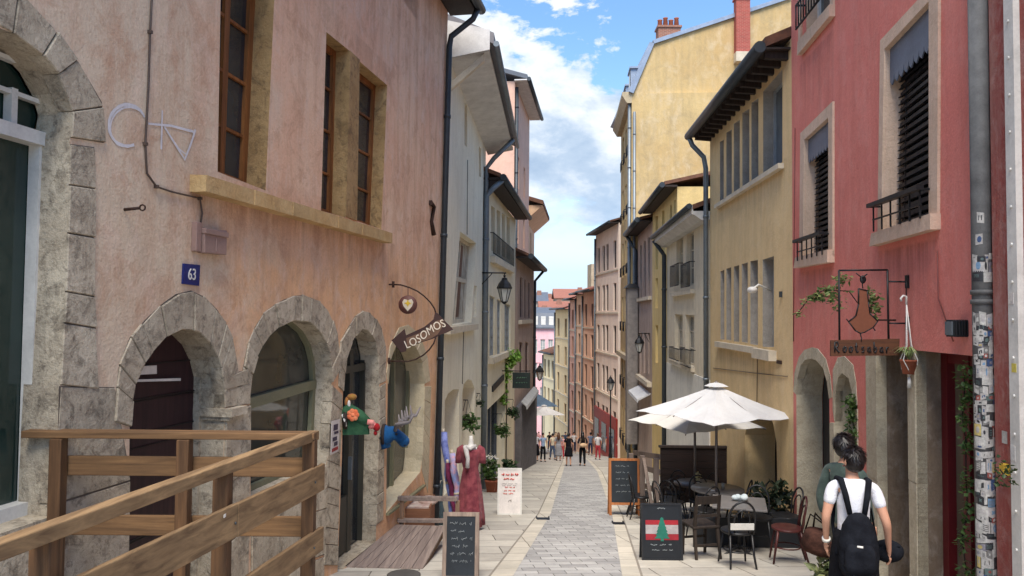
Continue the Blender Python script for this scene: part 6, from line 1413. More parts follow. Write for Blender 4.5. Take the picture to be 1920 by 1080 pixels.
for k in range(6): m.ball(c+Vector((rg.uniform(-.08, .08), rg.uniform(-.05, .05), .04+rg.uniform(-.01, .03))), rg.uniform(.04, .07), .05, .04, 9, 6)
obj('napkin_bundle', m, cloth('white_napkin', sr(204, 212, 212), sr(180, 192, 194)), None, 'crumpled white napkins on the square grey table', 'napkins')
c = tf+Vector((.02, -.12, .75)); t = thing('table_flowers', c, 'small vase of cream flowers on the farthest round table', 'vase'); m = MB(); m.lathe([(.03, 0), (.04, .05), (.02, .1), (.025, .11), (.015, .11)], c, 12); obj('vase', m, M_WHITE, t); m = MB(); m.leaves([(c+Vector((0, 0, .15)), .07, .07, .06)], 60, .05, rg, 0); obj('blossom', m, cloth('cream_petal', sr(206, 198, 150)), t)
c = tr_+Vector((-.08, -.15, .75)); m = MB(); m.box(c.x-.09, c.x+.06, c.y-.06, c.y+.05, c.z+.001, c.z+.012); obj('menu_card', m, M_WHITE, None, 'white menu card lying on the round grey table', 'menu card')
c = tr_+Vector((.08, -.05, .75)); m = MB(); m.lathe([(.02, 0), (.03, 0), (.032, .1), (.03, .1), (.027, .01), (.01, .01)], c, 14); obj('glass_jar', m, paint('jar_glass', sr(150, 150, 140), .15), None, 'glass jar by the umbrella pole on the round table', 'jar')
def umbrella(loc, half, zedge, ztop, rz, label, col, seed):
    t = thing('cafe_umbrella', loc, label, 'umbrella', 'white cafe umbrellas'); loc = Vector(loc); m = MB(); N_ = 6; rows = []
    ca, sa = math.cos(rz), math.sin(rz)
    def edge(k):                                  # 32 points round a square
        k = k % 32; s_, f = k//8, (k % 8)/8
        cs = [(-1, -1), (1, -1), (1, 1), (-1, 1)]; a, b = cs[s_], cs[(s_+1) % 4]; return a[0]+(b[0]-a[0])*f, a[1]+(b[1]-a[1])*f
    for i in range(N_+1):
        f = .07+.93*i/N_; ring_ = []
        for k in range(32):
            x, y = edge(k); rib = (k % 8 == 0) or (k % 8 == 4); d = (k % 4)/4
            sag = .045*f*math.sin(math.pi*d)+.10*(math.sin(math.pi*min(f, 1)))*.35
            inn_ = 1-.022*f*math.sin(math.pi*((k % 8)/8))
            X, Y_ = x*half*f*inn_, y*half*f*inn_; z = ztop+(zedge-ztop)*f-sag-(.05 if k % 8 == 0 else 0)*f*f
            ring_.append(Vector((loc.x+X*ca-Y_*sa, loc.y+X*sa+Y_*ca, loc.z+z)))
        rows.append(ring_)
    dz = Vector((0, 0, -.006)); vs = [p for r_ in rows for p in r_]+[p+dz for r_ in rows for p in r_]; n1 = 32*(N_+1); fs = []
    for i in range(N_):
        for k in range(32): a, b, c_, d = i*32+k, i*32+(k+1) % 32, (i+1)*32+(k+1) % 32, (i+1)*32+k; fs += [(a, b, c_, d), (n1+d, n1+c_, n1+b, n1+a)]
    for k in range(32): fs.append((N_*32+k, N_*32+(k+1) % 32, n1+N_*32+(k+1) % 32, n1+N_*32+k))
    m.add(vs, fs); cv = obj('canopy', m, col, t)
    m = MB(); vs = []; 
    for f, z in ((.0, ztop+.05), (.08, ztop+.025), (.15, ztop-.02)):
        for k in range(32): x, y = edge(k); vs.append(Vector((loc.x+(x*ca-y*sa)*half*(f+.001), loc.y+(x*sa+y*ca)*half*(f+.001), loc.z+z)))
    m.add(vs, [(i*32+k, i*32+(k+1) % 32, (i+1)*32+(k+1) % 32, (i+1)*32+k) for i in range(2) for k in range(32)]); obj('vent_cap', m, col, cv)
    m = MB(); m.tube([loc, loc+Vector((0, 0, ztop+.07))], .024, 10); obj('pole', m, paint('pole_grey', sr(120, 112, 108), .4, .3), t)
    for k in range(0, 32, 4):
        i = rows[N_][k]; o = rows[0][k]; m = MB(); m.tube([o-Vector((0, 0, .03)), i-Vector((0, 0, .03))], .009, 5); obj('rib', m, paint('pole_grey', sr(120, 112, 108), .4, .3), t)
    m = MB(); m.box(loc.x-.25, loc.x+.25, loc.y-.25, loc.y+.25, loc.z-.04, loc.z+.07); m.tube([loc, loc+Vector((0, 0, .3))], .035, 10); obj('base', m, M_DZINC, t, bevel=.01)
M_CANV = cloth('white_canvas', sr(206, 205, 204), sr(194, 193, 193), 2); M_CANV2 = cloth('cream_canvas', sr(206, 202, 196), sr(194, 190, 184), 2)
u = gx(1343, 12.75); umbrella(u, .97, at(1343, 772, 12.75).z-u.z, at(1335, 722, 12.75).z-u.z, R(28), 'larger white umbrella nearest the viewer over the cafe tables', M_CANV, 1)
u = gx(1303, 14.5); umbrella(u, .93, at(1303, 790, 14.5).z-u.z, at(1303, 745, 14.5).z-u.z, R(24), 'cream umbrella half hidden under the white one', M_CANV2, 2)
# screens and posts of the terrace
t = thing('terrace_screen', onslope(3.9, 16.4), 'dark brown plank screen closing the far side of the terrace', 'screen'); M_SCR = wood('dark_plank', sr(40, 28, 26), sr(26, 20, 20), 'x', .6)
z1 = at(1320, 838, 16.4).z; xa, xb = at(1238, 840, 16.4).x, at(1402, 840, 16.4).x
for k in range(8): m = MB(); m.box(xa, xb, 16.38, 16.42, z1-.02-.15*(k+1)+.006, z1-.02-.15*k); obj('plank', m, M_SCR, t)
m = MB(); m.box(xa-.03, xb+.03, 16.35, 16.46, z1-.02, z1+.025); obj('cap_rail', m, M_DWOOD, t)
for x in (xa+.1, (xa+xb)/2, xb-.1): m = MB(); m.box(x-.04, x+.04, 16.42, 16.5, gz(16.5)-.1, z1-.02); obj('post', m, M_SCR, t)
t = thing('terrace_fence', onslope(2.6, 14.5), 'grey timber side fence with slanting posts along the terrace', 'fence'); M_GP = wood('grey_post', sr(128, 112, 102), sr(92, 80, 74)); 
zt = [(13.4, at(1222, 838, 14).z-.05), (16.3, at(1225, 838, 16.3).z)]
xf = 2.62
for y in (13.4, 14.8, 16.2): m = MB(); m.box(xf-.045, xf+.045, y-.045, y+.045, gz(y)-.05, gz(y)+1.25); obj('post', m, M_GP, t)
for dz in (.25, .6, .95, 1.22): m = MB(); m.hexa([Vector((xf+.046+a, 13.4, gz(13.4)+dz+b)) for a, b in ((0, 0), (.03, 0), (.03, .1), (0, .1))], [Vector((xf+.046+a, 16.25, gz(16.25)+dz+b)) for a, b in ((0, 0), (.03, 0), (.03, .1), (0, .1))]); obj('rail', m, M_GP, t)
m = MB(); m.hexa([Vector((xf-.02+a, 13.45+b, gz(13.4))) for a, b in ((0, 0), (.06, 0), (.06, .05), (0, .05))], [Vector((xf-.02+a, 14.7+b, gz(14.7)+1.2)) for a, b in ((0, 0), (.06, 0), (.06, .05), (0, .05))]); obj('brace', m, M_GP, t)
t = thing('planter_box', onslope(4.1, 11.9), 'long black planter with dark leaves against the yellow wall', 'planter'); m = MB(); 
q = [(3.85, 11.75), (4.42, 11.75), (4.45, 12.05), (3.88, 12.05)]; m.hexa([Vector((a, b, gz(12.1)-.02)) for a, b in q], [Vector((a, b, gz(11.9)+.5)) for a, b in q]); obj('box', m, M_BLACK, t, bevel=.01)
m = MB(); m.leaves([(Vector((4.0, 11.9, gz(11.9)+.66)), .18, .14, .2), (Vector((4.3, 11.9, gz(11.9)+.72)), .17, .14, .26)], 260, .12, random.Random(8), -.3); obj('foliage', m, leafm('black_green_leaf', (.008, .014, .008, 1), (.025, .04, .02, 1)), t)
m = MB(); t = thing('kerb_board', onslope(3.5, 11.2), 'low black board along the front foot of the terrace', 'board'); m.hexa([Vector((2.75, 11.2, gz(11.2)-.02)), Vector((4.35, 11.2, gz(11.2)-.02)), Vector((4.35, 11.24, gz(11.2)-.02)), Vector((2.75, 11.24, gz(11.2)-.02))], [Vector((2.75, 11.2, gz(11.2)+.44)), Vector((4.35, 11.2, gz(11.2)+.44)), Vector((4.35, 11.24, gz(11.2)+.44)), Vector((2.75, 11.24, gz(11.2)+.44))]); obj('board', m, M_BLACK, t, bevel=.006)
for x in (2.8, 4.27): m = MB(); m.box(x, x+.04, 11.245, 11.3, gz(11.3)-.03, gz(11.2)+.42); obj('batten', m, M_BLACK, t)
# far parasols
for px, py, y, half, lab, col, nm in ((1022, 768, 58, 1.3, 'small white parasol over the far left terrace', M_CANV, 1), (1007, 752, 62, 1.5, 'slate blue parasol behind the white one far down the left', cloth('slate_canvas', sr(92, 112, 132), sr(80, 98, 118), 2), 2)):
    g = gx(px, y); umbrella(g, half, at(px, py+6, y).z-g.z, at(px, py-8 if nm == 1 else py-16, y).z-g.z, R(15), lab, col, nm)

# ---------------------------------------------------------------- cables and small fixings on the right walls
m = MB(); pts = [RF.px(1492, 240), RF.px(1490, 480), RF.px(1489, 640)]; m.tube([RF.p(u, .012, z) for u, z in pts], .007, 5); obj('cable', m, paint('cable_red', sr(120, 66, 60)), HR.root)
m = MB(); pts = [RF.px(1480+280, 470), RF.px(1762, 560), RF.px(1790, 640)]; m.tube([RF.p(u, .012, z) for u, z in pts], .006, 5); obj('cable', m, paint('cable_red', sr(120, 66, 60)), HR.root)
m = MB(); pts = [Y.px(1421, 662), Y.px(1421, 690), Y.px(1420, 770)]; m.tube([Y.p(u, .012, z) for u, z in pts], .008, 5); pts = [Y.px(1338, 690), Y.px(1420, 700), Y.px(1478, 706)]; m.tube([Y.p(u, .012, z) for u, z in pts], .008, 5); obj('cable', m, paint('cable_tan', sr(120, 104, 84)), HY.root)
m = MB(); u, z = Y.px(1462, 679); m.box(u-.12, u+.12, 0, .02, z-.03, z+.03, Y.p); obj('wall_vent', m, M_RUST, HY.root)
m = MB(); u, z = Y.px(1466, 552); m.box(u-.03, u+.03, 0, .04, z-.05, z+.05, Y.p); obj('junction_box', m, M_DZINC, HY.root)
m = MB(); pts = [W.px(876, 300), W.px(875, 440)]; m.tube([W.p(u, .012, z) for u, z in pts], .012, 5); pts = [W.px(869, 610), W.px(866, 720)]; m.tube([W.p(u, .012, z) for u, z in pts], .012, 5); objp('cable', m, paint('cable_grey2', sr(150, 144, 132)), HW.root)
m = MB(); m.tube([O_.p(1, .3, 3.5), Vector((1.9, 46, 5.0)), Vector((6.3, 44, 6.2))], .015, 5) if False else None
# ================================================================ people
def skin_obj(name, V, E, m, parent, sub=2, root=0):
    """V: list of (x,y,z,rx,ry) in the person's own space"""
    me = bpy.data.meshes.new(name); me.from_pydata([v[:3] for v in V], E, [])
    o = bpy.data.objects.new(name, me); COL.objects.link(o)
    sk = o.modifiers.new('Skin', 'SKIN'); sk.use_smooth_shade = True; sk.branch_smoothing = .4
    if not me.skin_vertices: 
        bpy.context.view_layer.objects.active = o
    d = me.skin_vertices[0].data if me.skin_vertices else None
    if d is None: raise RuntimeError('no skin layer')
    for i, v in enumerate(V): d[i].radius = (v[3], v[4] if len(v) > 4 else v[3]); d[i].use_root = (i == root)
    ss = o.modifiers.new('Sub', 'SUBSURF'); ss.levels = sub; ss.render_levels = sub
    dg = bpy.context.evaluated_depsgraph_get(); me2 = bpy.data.meshes.new_from_object(o.evaluated_get(dg))
    bpy.data.objects.remove(o); bpy.data.meshes.remove(me)
    for p in me2.polygons: p.use_smooth = True
    me2.materials.clear(); me2.materials.append(m); o = bpy.data.objects.new(name, me2); COL.objects.link(o); o.parent = parent; return o
M_SKIN = paint('skin', sr(196, 146, 120), .6, 0, .12, 6); M_HAIRD = paint('dark_hair', sr(26, 20, 20), .45, 0, .4, 40); M_HAIRB = paint('brown_hair', sr(84, 56, 40), .45, 0, .4, 40)
CL = {}
def clo(c):
    k = tuple(round(x, 3) for x in c)
    if k not in CL: CL[k] = cloth('garment_%d' % len(CL), c, sc(c, .72), 7)
    return CL[k]
def person(loc, rz, label, H=1.7, skin=None, hair=None, top=None, low=None, style='trousers', arms=None, near=False, longhair=False, sleeve=.5, stride=.06, legskin=False, topz=.92, turn=0.0, grp=None, hem=.5):
    t = thing('person', (0, 0, 0), label, 'person', grp); s = H/1.74; sub = 2 if near else 1
    skin = skin or M_SKIN; hair = hair or M_HAIRD; V = []; E = []
    def a(x, y, z, rx, ry=None, p=None):
        V.append((x*s, y*s, z*s, rx*s, (ry or rx)*s)); i = len(V)-1
        if p is not None: E.append((p, i))
        return i
    arms = arms or {-1: [(-.235, -.03, 1.14), (-.225, .06, .9)], 1: [(.235, -.03, 1.14), (.225, .06, .9)]}
    leg = {-1: stride, 1: -stride}
    pel = a(0, 0, .95, .135, .10); bel = a(0, .0, 1.08, .12, .088, pel); che = a(0, -.005, 1.27, .15, .10, bel); uch = a(0, -.01, 1.40, .11, .075, che)
    nk = a(0, .0, 1.49, .05, .05, uch); c_, s_ = math.sin(turn), math.cos(turn)
    jw = a(.02*c_, .025*s_, 1.555, .058, .066, nk); hm = a(.012*c_, .012*s_, 1.635, .074, .092, jw); ht = a(0, -.005, 1.705, .058, .072, hm)
    ns = a(.105*c_, .105*s_, 1.612, .012, .012, hm) if near else None
    for sd in (-1, 1):
        sh = a(sd*.165, -.005, 1.405, .052, .052, uch); el, wr = arms[sd]
        m1 = a(sd*.165*.5+el[0]*.5, el[1]*.5, (1.405+el[2])/2, .046, .046, sh); e = a(*el, .038, .038, m1); w = a(*wr, .026, .022, e)
        d = (Vector(wr)-Vector(el)).normalized(); p = Vector(wr)+d*.06; pm = a(*p, .034, .017, w)
        if near:
            sidev = Vector((0, 1, 0))-d*d.y; sidev.normalize(); inw = d.cross(sidev)*(-sd)
            for k, (off, ln) in enumerate(((.028, .07), (.01, .08), (-.009, .074), (-.027, .058))):
                b = p+d*.03+sidev*off; f1 = a(*b, .0095, .0095, pm); f2 = a(*(b+d*ln*.55+inw*.008), .0085, .0085, f1); a(*(b+d*ln+inw*.028), .007, .007, f2)
            b = Vector(wr)+d*.03+sidev*.034; f1 = a(*b, .012, .012, pm); a(*(b+d*.045+sidev*.018+inw*.012), .009, .009, f1)
        else: a(*(p+d*.07), .022, .012, pm)
        hp = a(sd*.085, 0, .88, .085, .088, pel); kn = a(sd*.095, .015+leg[sd]*.5, .49, .052, .054, hp); an = a(sd*.1, -.02+leg[sd], .085, .034, .036, kn); a(sd*.115, .12+leg[sd], .028, .034, .024, an)
    obj_ = skin_obj('body', V, E, skin, t, sub, pel)
    # clothes
    def garment(name, rows, edges, m): return skin_obj(name, [(x*s, y*s, z*s, rx*s, ry*s) for x, y, z, rx, ry in rows], edges, m, t, sub, 0)
    if top is not None:
        rows = [(0, 0, 1.08, .14, .107), (0, 0, topz, .155, .12), (0, -.005, 1.27, .168, .118), (0, -.01, 1.40, .14, .10), (0, -.008, 1.455, .088, .078), (0, -.004, 1.478, .066, .062)]; ed = [(0, 1), (0, 2), (2, 3), (3, 4), (4, 5)]
        for sd in (-1, 1):
            el, wr = arms[sd]; i = len(rows); rows += [(sd*.10, -.007, 1.43, .07, .076), (sd*.165, -.005, 1.405, .06, .06)]; ed += [(3, i), (i, i+1)]; i += 1
            f = min(sleeve, 1.0); pt = Vector((sd*.165, -.005, 1.405)).lerp(Vector(el), f); rows.append((pt.x, pt.y, pt.z, .056, .054)); ed.append((i, i+1))
            if sleeve > 1: q = Vector(el).lerp(Vector(wr), sleeve-1); rows.append((q.x, q.y, q.z, .04, .04)); ed.append((i+1, i+2))
        garment('top', rows, ed, top)
    if low is not None:
        if style == 'trousers':
            rows = [(0, 0, .95, .155, .122), (0, 0, 1.03, .138, .108)]; ed = [(0, 1)]
            for sd in (-1, 1):
                i = len(rows); rows += [(sd*.085, 0, .86, .1, .105), (sd*.095, .012+leg[sd]*.5, .49, .07, .073), (sd*.1, -.02+leg[sd], .12, .058, .06)]; ed += [(0, i), (i, i+1), (i+1, i+2)]
            garment('trousers', rows, ed, low)
        else:
            m = MB(); m.lathe([(.05, 1.05), (.145, 1.04), (.168, .95), (.19, .8), (.2+.03*(1-hem), hem+.1), (.21+.03*(1-hem), hem), (.17, hem+.01)], (0, 0, 0), 28, 1, .78, lambda an, z: 1+.05*math.sin(an*6+z*3)*max(0, 1-z)); m.v = [q*s for q in m.v]
            o = obj('skirt', m, low, None); o.parent = t; l0 = WLOC[o]; o.location = l0
    for sd in (-1, 1):
        m = MB(); x, y = sd*.108*s, (.04+leg[sd])*s; m.ball((x, y, .042*s), .045*s, .13*s, .045*s, 10, 6); o = obj('shoe', m, M_BLACK, None); o.parent = t
    m = MB(); hy = -.02
    m.ball((-.014*c_*s, (-.018*s_)*s, 1.658*s), .086*s, .102*s, .092*s, 20, 12)
    if near:
        rh = random.Random(int(H*1000)); q0 = len(m.v)
        for k in range(420):
            a_ = rh.uniform(0, 6.283); el_ = rh.uniform(-.75, 1.5); n_ = Vector((math.cos(a_)*math.cos(el_), math.sin(a_)*math.cos(el_), math.sin(el_)))
            if n_.dot(Vector((c_, s_, 0))) > .45 and el_ < .5: continue
            cc = Vector((-.014*c_, -.018*s_, 1.658))*s; p_ = cc+Vector((n_.x*.088, n_.y*.104, n_.z*.094))*s; fl = Vector((rh.gauss(0, .3), rh.gauss(0, .3), -1))-n_*0; fl = (fl-n_*fl.dot(n_)).normalized(); sd_ = n_.cross(fl)*.009*s; L_ = rh.uniform(.03, .06)*s
            m.add([p_-sd_, p_+sd_, p_+fl*L_+n_*.012*s+sd_*.3], [(0, 1, 2)])
    if longhair: m.tube([(0, -.06*s, 1.66*s), (0, -.09*s, 1.55*s), (0, -.105*s, 1.42*s), (0, -.11*s, 1.30*s)], [.085*s, .095*s, .1*s, .06*s], 12)
    elif near: m.ball((-.012*c_*s, -.03*s, 1.605*s), .08*s, .075*s, .075*s, 18, 10)
    o = obj('hair', m, hair, None); o.parent = t
    if near:
        m = MB(); fw = Vector((c_, s_, 0)); rt = Vector((s_, -c_, 0))
        for k in (-1, 1): m.ball((Vector((0, 0, 1.637))+fw*.092+rt*.032*k)*s, .012*s, .012*s, .009*s, 8, 6)
        o = obj('eye', m, M_BLACK, None); o.parent = t
        m = MB(); m.ball((Vector((0, 0, 1.565))+fw*.088)*s, .022*s, .012*s, .007*s, 8, 6); o = obj('mouth', m, paint('lip', sr(160, 90, 84), .5), None); o.parent = t
        m = MB()
        for k in (-1, 1): m.ball((Vector((0, 0, 1.62))-fw*.0+rt*.083*k)*s, .014*s, .022*s, .03*s, 8, 6)
        o = obj('ear', m, skin, None); o.parent = t
    t.location = loc; t.rotation_euler = (0, 0, rz); WLOC[t] = Vector(loc); return t, s
WHITE_T = cloth('white_tee', sr(226, 226, 230), sr(206, 206, 214), 5); BLK = cloth('black_cloth', sr(26, 26, 30), sr(18, 18, 22), 6); BAGM = cloth('black_nylon', sr(30, 32, 38), sr(20, 21, 26), 8)
# the woman with the rucksack
wl_ = gx(1597, 5.9); RZ = R(-14)
w, s = person(wl_, RZ, 'woman with short dark hair, white tee and black backpack seen from behind', 1.6, None, M_HAIRD, WHITE_T, BLK, 'skirt', {-1: [(-.225, -.02, 1.13), (-.205, .08, .9)], 1: [(.25, -.06, 1.12), (.29, .06, .88)]}, True, False, .62, .05, False, .93, R(-35), None, .16)
w['label'] = 'woman with short dark hair, white tee and black skirt seen from behind'
def onp(o, loc, rz):       # a mesh in the person's space, placed as a thing of its own
    o.location = Matrix.Rotation(rz, 3, 'Z') @ WLOC[o]+Vector(loc); o.rotation_euler = (0, 0, rz)
m = MB(); prof = [(.02, .0), (.12, .01), (.15, .06), (.158, .18), (.15, .30), (.125, .42), (.08, .5), (.03, .53)]
t = thing('backpack', (0, 0, 0), 'black nylon backpack worn by the woman in the white tee', 'backpack'); c = Vector((0, -.2, .70))*s
m.lathe([(r*s, z*s) for r, z in prof], c, 24, 1, .62, lambda an, z: 1+.03*math.sin(an*5+z*14)); obj('bag_body', m, BAGM, t)
m = MB(); m.lathe([(.01, 0), (.1, .005), (.115, .06), (.11, .17), (.08, .22), (.02, .23)], c+Vector((0, -.07*s, .05*s)), 20, 1, .45); obj('front_pocket', m, BAGM, t)
m = MB()
for sd in (-1, 1): m.tube([c+Vector((sd*.05, .04, .5*s)), Vector((sd*.085*s, -.135*s, 1.36*s)), Vector((sd*.11*s, -.075*s, 1.475*s)), Vector((sd*.12*s, .06*s, 1.46*s)), Vector((sd*.13*s, .135*s, 1.3*s)), Vector((sd*.15*s, .1*s, 1.05*s)), Vector((sd*.15*s, -.1*s, .85*s))], [.02, .023, .023, .022, .02, .014, .012], 8)
obj('strap', m, BAGM, t)
m = MB(); m.tube([c+Vector((-.04, -.17*s, .3*s)), c+Vector((.0, -.18*s, .3*s))], .008, 6); obj('badge', m, M_WHITE, t)
m = MB(); 
for dx in (-.05, .03): m.tube([c+Vector((dx, -.1*s, .05)), c+Vector((dx-.01, -.12*s, -.06)), c+Vector((dx+.01, -.11*s, -.12))], .006, 5)
obj('loose_strap', m, BAGM, t); t.location = wl_; t.rotation_euler = (0, 0, RZ)
t = thing('shoulder_bag', (0, 0, 0), 'small black shoulder bag at the right hip of the woman', 'bag'); c = Vector((.3, .14, .84))*s
m = MB(); m.ball(c, .12, .07, .09, 16, 10); obj('bag_body', m, BAGM, t); m = MB(); m.tube([c+Vector((-.08, 0, .07)), Vector((.16, .1, 1.2))*s, Vector((.02, .16, 1.42))*s], .008, 6); m.tube([c+Vector((-.07, -.045, .05)), c+Vector((.08, -.045, .055))], .005, 5); obj('strap', m, BAGM, t); t.location = wl_; t.rotation_euler = (0, 0, RZ)
m = MB(); wr = Vector((-.205, .08, .9))*s; el = Vector((-.225, -.02, 1.13))*s; d = (wr-el).normalized(); m.tube([wr-d*.035, wr-d*.008], .033, 14); o = obj('wristwatch', m, M_WHITE, None, 'white wristwatch on the left wrist of the woman', 'watch'); onp(o, wl_, RZ)
ml_ = gx(1583, 6.8); RM = R(-58)
mn, s2 = person(ml_, RM, 'man with dark hair in a grey green shirt behind the woman', 1.7, None, M_HAIRD, cloth('sage_shirt', sr(74, 88, 82), sr(58, 70, 66), 5), cloth('olive_trousers', sr(92, 86, 72), sr(74, 70, 58)), 'trousers', {-1: [(-.235, -.04, 1.13), (-.23, .02, .9)], 1: [(.225, -.03, 1.14), (.2, .1, .92)]}, True, False, 1.75, .06, False, .88, R(-5))
t = thing('leather_bag', (0, 0, 0), 'slouchy brown leather bag hanging from the left hand of the man', 'bag'); c = Vector((-.27, -.0, .62))*s2
m = MB(); m.lathe([(.02, 0), (.14, .01), (.17, .07), (.16, .16), (.13, .22), (.11, .22), (.02, .2)], c-Vector((0, 0, .06)), 22, 1.15, .7, lambda an, z: 1+.07*math.sin(an*4+z*20)); obj('bag_body', m, cloth('brown_leather', sr(78, 52, 44), sr(50, 34, 30), 12), t)
m = MB()
for dy in (-.06, .06): m.tube([c+Vector((-.12, dy, .15)), c+Vector((-.08, dy*.6, .3)), Vector((-.215, .03, .83))*s2, c+Vector((.1, dy*.6, .26)), c+Vector((.14, dy, .15))], .009, 6)
obj('handle', m, cloth('dark_leather', sr(40, 30, 28), sr(28, 22, 20)), t); t.location = ml_; t.rotation_euler = (0, 0, RM)
# the crowd lower down
GP = 'people walking down the street'
def walker(px, foot, label, **k):
    g = gp(px, foot); return person(g, k.pop('rz', 0), label, grp=GP, **k)
DARKT = clo(sr(40, 38, 46)); WT = clo(sr(206, 204, 206)); GRT = clo(sr(140, 140, 146)); REDL = clo(sr(170, 56, 66)); NAVY = clo(sr(44, 52, 76)); BEI = clo(sr(190, 160, 130)); LBL = clo(sr(150, 170, 200)); PNKT = clo(sr(206, 150, 150)); JEA = clo(sr(70, 84, 110))
walker(1066, 874, 'woman in a short black dress with bare legs in mid street', H=1.66, top=BLK, low=BLK, style='skirt', sleeve=.7, hem=.52)
cp, s3 = walker(1092, 874, 'person with long dark hair and black trousers beside the black dress', H=1.72, top=DARKT, low=BLK, longhair=True, sleeve=1.0, stride=.1)
t = thing('waist_bag', cp.location, 'beige shoulder bag on the back of the long haired person', 'bag'); m = MB(); c = cp.location+Vector((.02, -.2, 1.08)); m.ball(c, .2, .08, .11, 14, 8); obj('bag_body', m, BEI, t); m = MB(); m.tube([c+Vector((-.15, .03, .05)), c+Vector((-.1, .08, .35)), c+Vector((.08, .2, .42)), c+Vector((.14, .04, .05))], .012, 5); obj('strap', m, BEI, t)
walker(1121, 862, 'person in a white top and rose red trousers on the right of the crowd', H=1.66, hair=M_HAIRB, top=WT, low=REDL, sleeve=.7, stride=.1, rz=R(8))
walker(1047, 864, 'reddish haired woman in a grey dress left of the black dress', H=1.68, hair=M_HAIRB, top=GRT, low=GRT, style='skirt', longhair=True, sleeve=.9, hem=.3)
walker(1054, 860, 'smaller figure in red trousers right beside the grey dress', H=1.5, top=PNKT, low=REDL, rz=R(180))
walker(1036, 862, 'person in a cream shirt leaning forward at the left of the crowd', H=1.62, top=clo(sr(210, 196, 170)), low=JEA, rz=R(30), stride=.14)
walker(1005, 864, 'person in white top and black skirt nearest the left wall', H=1.66, top=WT, low=BLK, style='skirt', rz=R(170), hem=.35)
walker(1018, 866, 'person in pale blue top and black trousers by the far terrace', H=1.64, top=LBL, low=BLK, rz=R(200))
walker(1076, 850, 'person in a white shirt seen between the black dress and the long hair', H=1.7, top=WT, low=NAVY, rz=R(180))
walker(1060, 845, 'person in a blue shirt farther back, left of the black dress', H=1.72, top=JEA, low=DARKT, rz=R(180))
walker(1107, 854, 'person in grey blue walking just right of the long haired person', H=1.7, top=clo(sr(110, 122, 146)), low=NAVY, stride=.12)
walker(1086, 843, 'dark haired person in a rose top far back in the crowd', H=1.68, top=PNKT, low=DARKT, rz=R(180))
walker(1134, 852, 'person in dark clothes by the red shop front', H=1.72, top=DARKT, low=NAVY, rz=R(160))
walker(1114, 845, 'person in a navy jacket far back on the right of the crowd', H=1.72, top=NAVY, low=DARKT, rz=R(180))
walker(1030, 846, 'person in a black top at the far terrace edge', H=1.7, top=BLK, low=JEA, rz=R(190))
walker(1042, 842, 'person in a tan jacket far back by the white parasol', H=1.7, top=BEI, low=DARKT, hair=M_HAIRB, rz=R(180))
for px, ft, lab, k in ((1010, 842, 'person in a rose shirt far back beside the blue parasol', dict(top=PNKT, low=NAVY)), (1052, 838, 'person in a pale grey shirt among the last heads left of mid street', dict(top=WT, low=JEA)), (1096, 838, 'person in a light blue top among the last heads of the crowd', dict(top=LBL, low=DARKT)), (1069, 836, 'person in black among the last heads behind the black dress', dict(top=BLK, low=BLK)), (1124, 840, 'person in a tan top far back by the orange red house', dict(top=BEI, low=JEA)), (1142, 856, 'person in a blue jacket close to the right wall behind the framed chalkboard', dict(top=JEA, low=DARKT)), (1081, 834, 'person in a white shirt farthest down the middle of the street', dict(top=WT, low=NAVY))):
    walker(px, ft, lab, H=1.7, rz=R(random.choice((0, 180))), **k)
# ================================================================ sky, sun, camera
SUN_EL, SUN_AZ = R(60), R(186)       # azimuth clockwise from +Y
wd = bpy.data.worlds.new('World'); scene.world = wd; wd.use_nodes = True; nt = wd.node_tree; nt.nodes.clear()
def nn(t, **k):
    x = nt.nodes.new(t)
    for a, v in k.items(): setattr(x, a, v)
    return x
ln = nt.links.new
out = nn('ShaderNodeOutputWorld'); sky = nn('ShaderNodeTexSky', sky_type='NISHITA'); sky.sun_disc = False; sky.sun_elevation = SUN_EL; sky.sun_rotation = SUN_AZ; sky.altitude = 200; sky.air_density = 1.0; sky.dust_density = .3; sky.ozone_density = 2.0
bg = nn('ShaderNodeBackground'); bg.inputs[1].default_value = .06
hs = nn('ShaderNodeHueSaturation'); hs.inputs['Saturation'].default_value = 1.12; hs.inputs['Hue'].default_value = .497; ln(sky.outputs[0], hs.inputs['Color']); ln(hs.outputs[0], bg.inputs[0])
tc = nn('ShaderNodeTexCoord'); gen = tc.outputs['Generated']
def vm(op, a, b):
    x = nn('ShaderNodeVectorMath', operation=op); ln(a, x.inputs[0])
    if isinstance(b, tuple): x.inputs[1].default_value = b
    else: ln(b, x.inputs[1])
    return x
def mt(op, a, b, clamp=False):
    x = nn('ShaderNodeMath', operation=op, use_clamp=clamp)
    for i, v in enumerate((a, b)):
        if isinstance(v, (int, float)): x.inputs[i].default_value = v
        else: ln(v, x.inputs[i])
    return x.outputs[0]
def nz(scale, det, rough, vec, dist=0.0):
    x = nn('ShaderNodeTexNoise'); x.inputs['Scale'].default_value = scale; x.inputs['Detail'].default_value = det; x.inputs['Roughness'].default_value = rough; x.inputs['Distortion'].default_value = dist; ln(vec, x.inputs['Vector']); return x.outputs[0]
def rp2(fac, stops):
    x = nn('ShaderNodeValToRGB'); e = x.color_ramp.elements
    while len(e) < len(stops): e.new(.5)
    for i, (p, c) in enumerate(stops): e[i].position = p; e[i].color = c if isinstance(c, tuple) else (c, c, c, 1)
    ln(fac, x.inputs[0]); return x.outputs[0]
flat = vm('MULTIPLY', gen, (1.0, 1.0, 1.9)).outputs[0]; off = vm('ADD', flat, (3.1, .4, .35)).outputs[0]
n1 = nz(4.3, 9, .57, off, .15); n2 = nz(11, 8, .62, off, .2)
edge = vm('DOT_PRODUCT', gen, (.66, -.335, 1.0)).outputs['Value']       # the cloud bank lies below this slanting edge
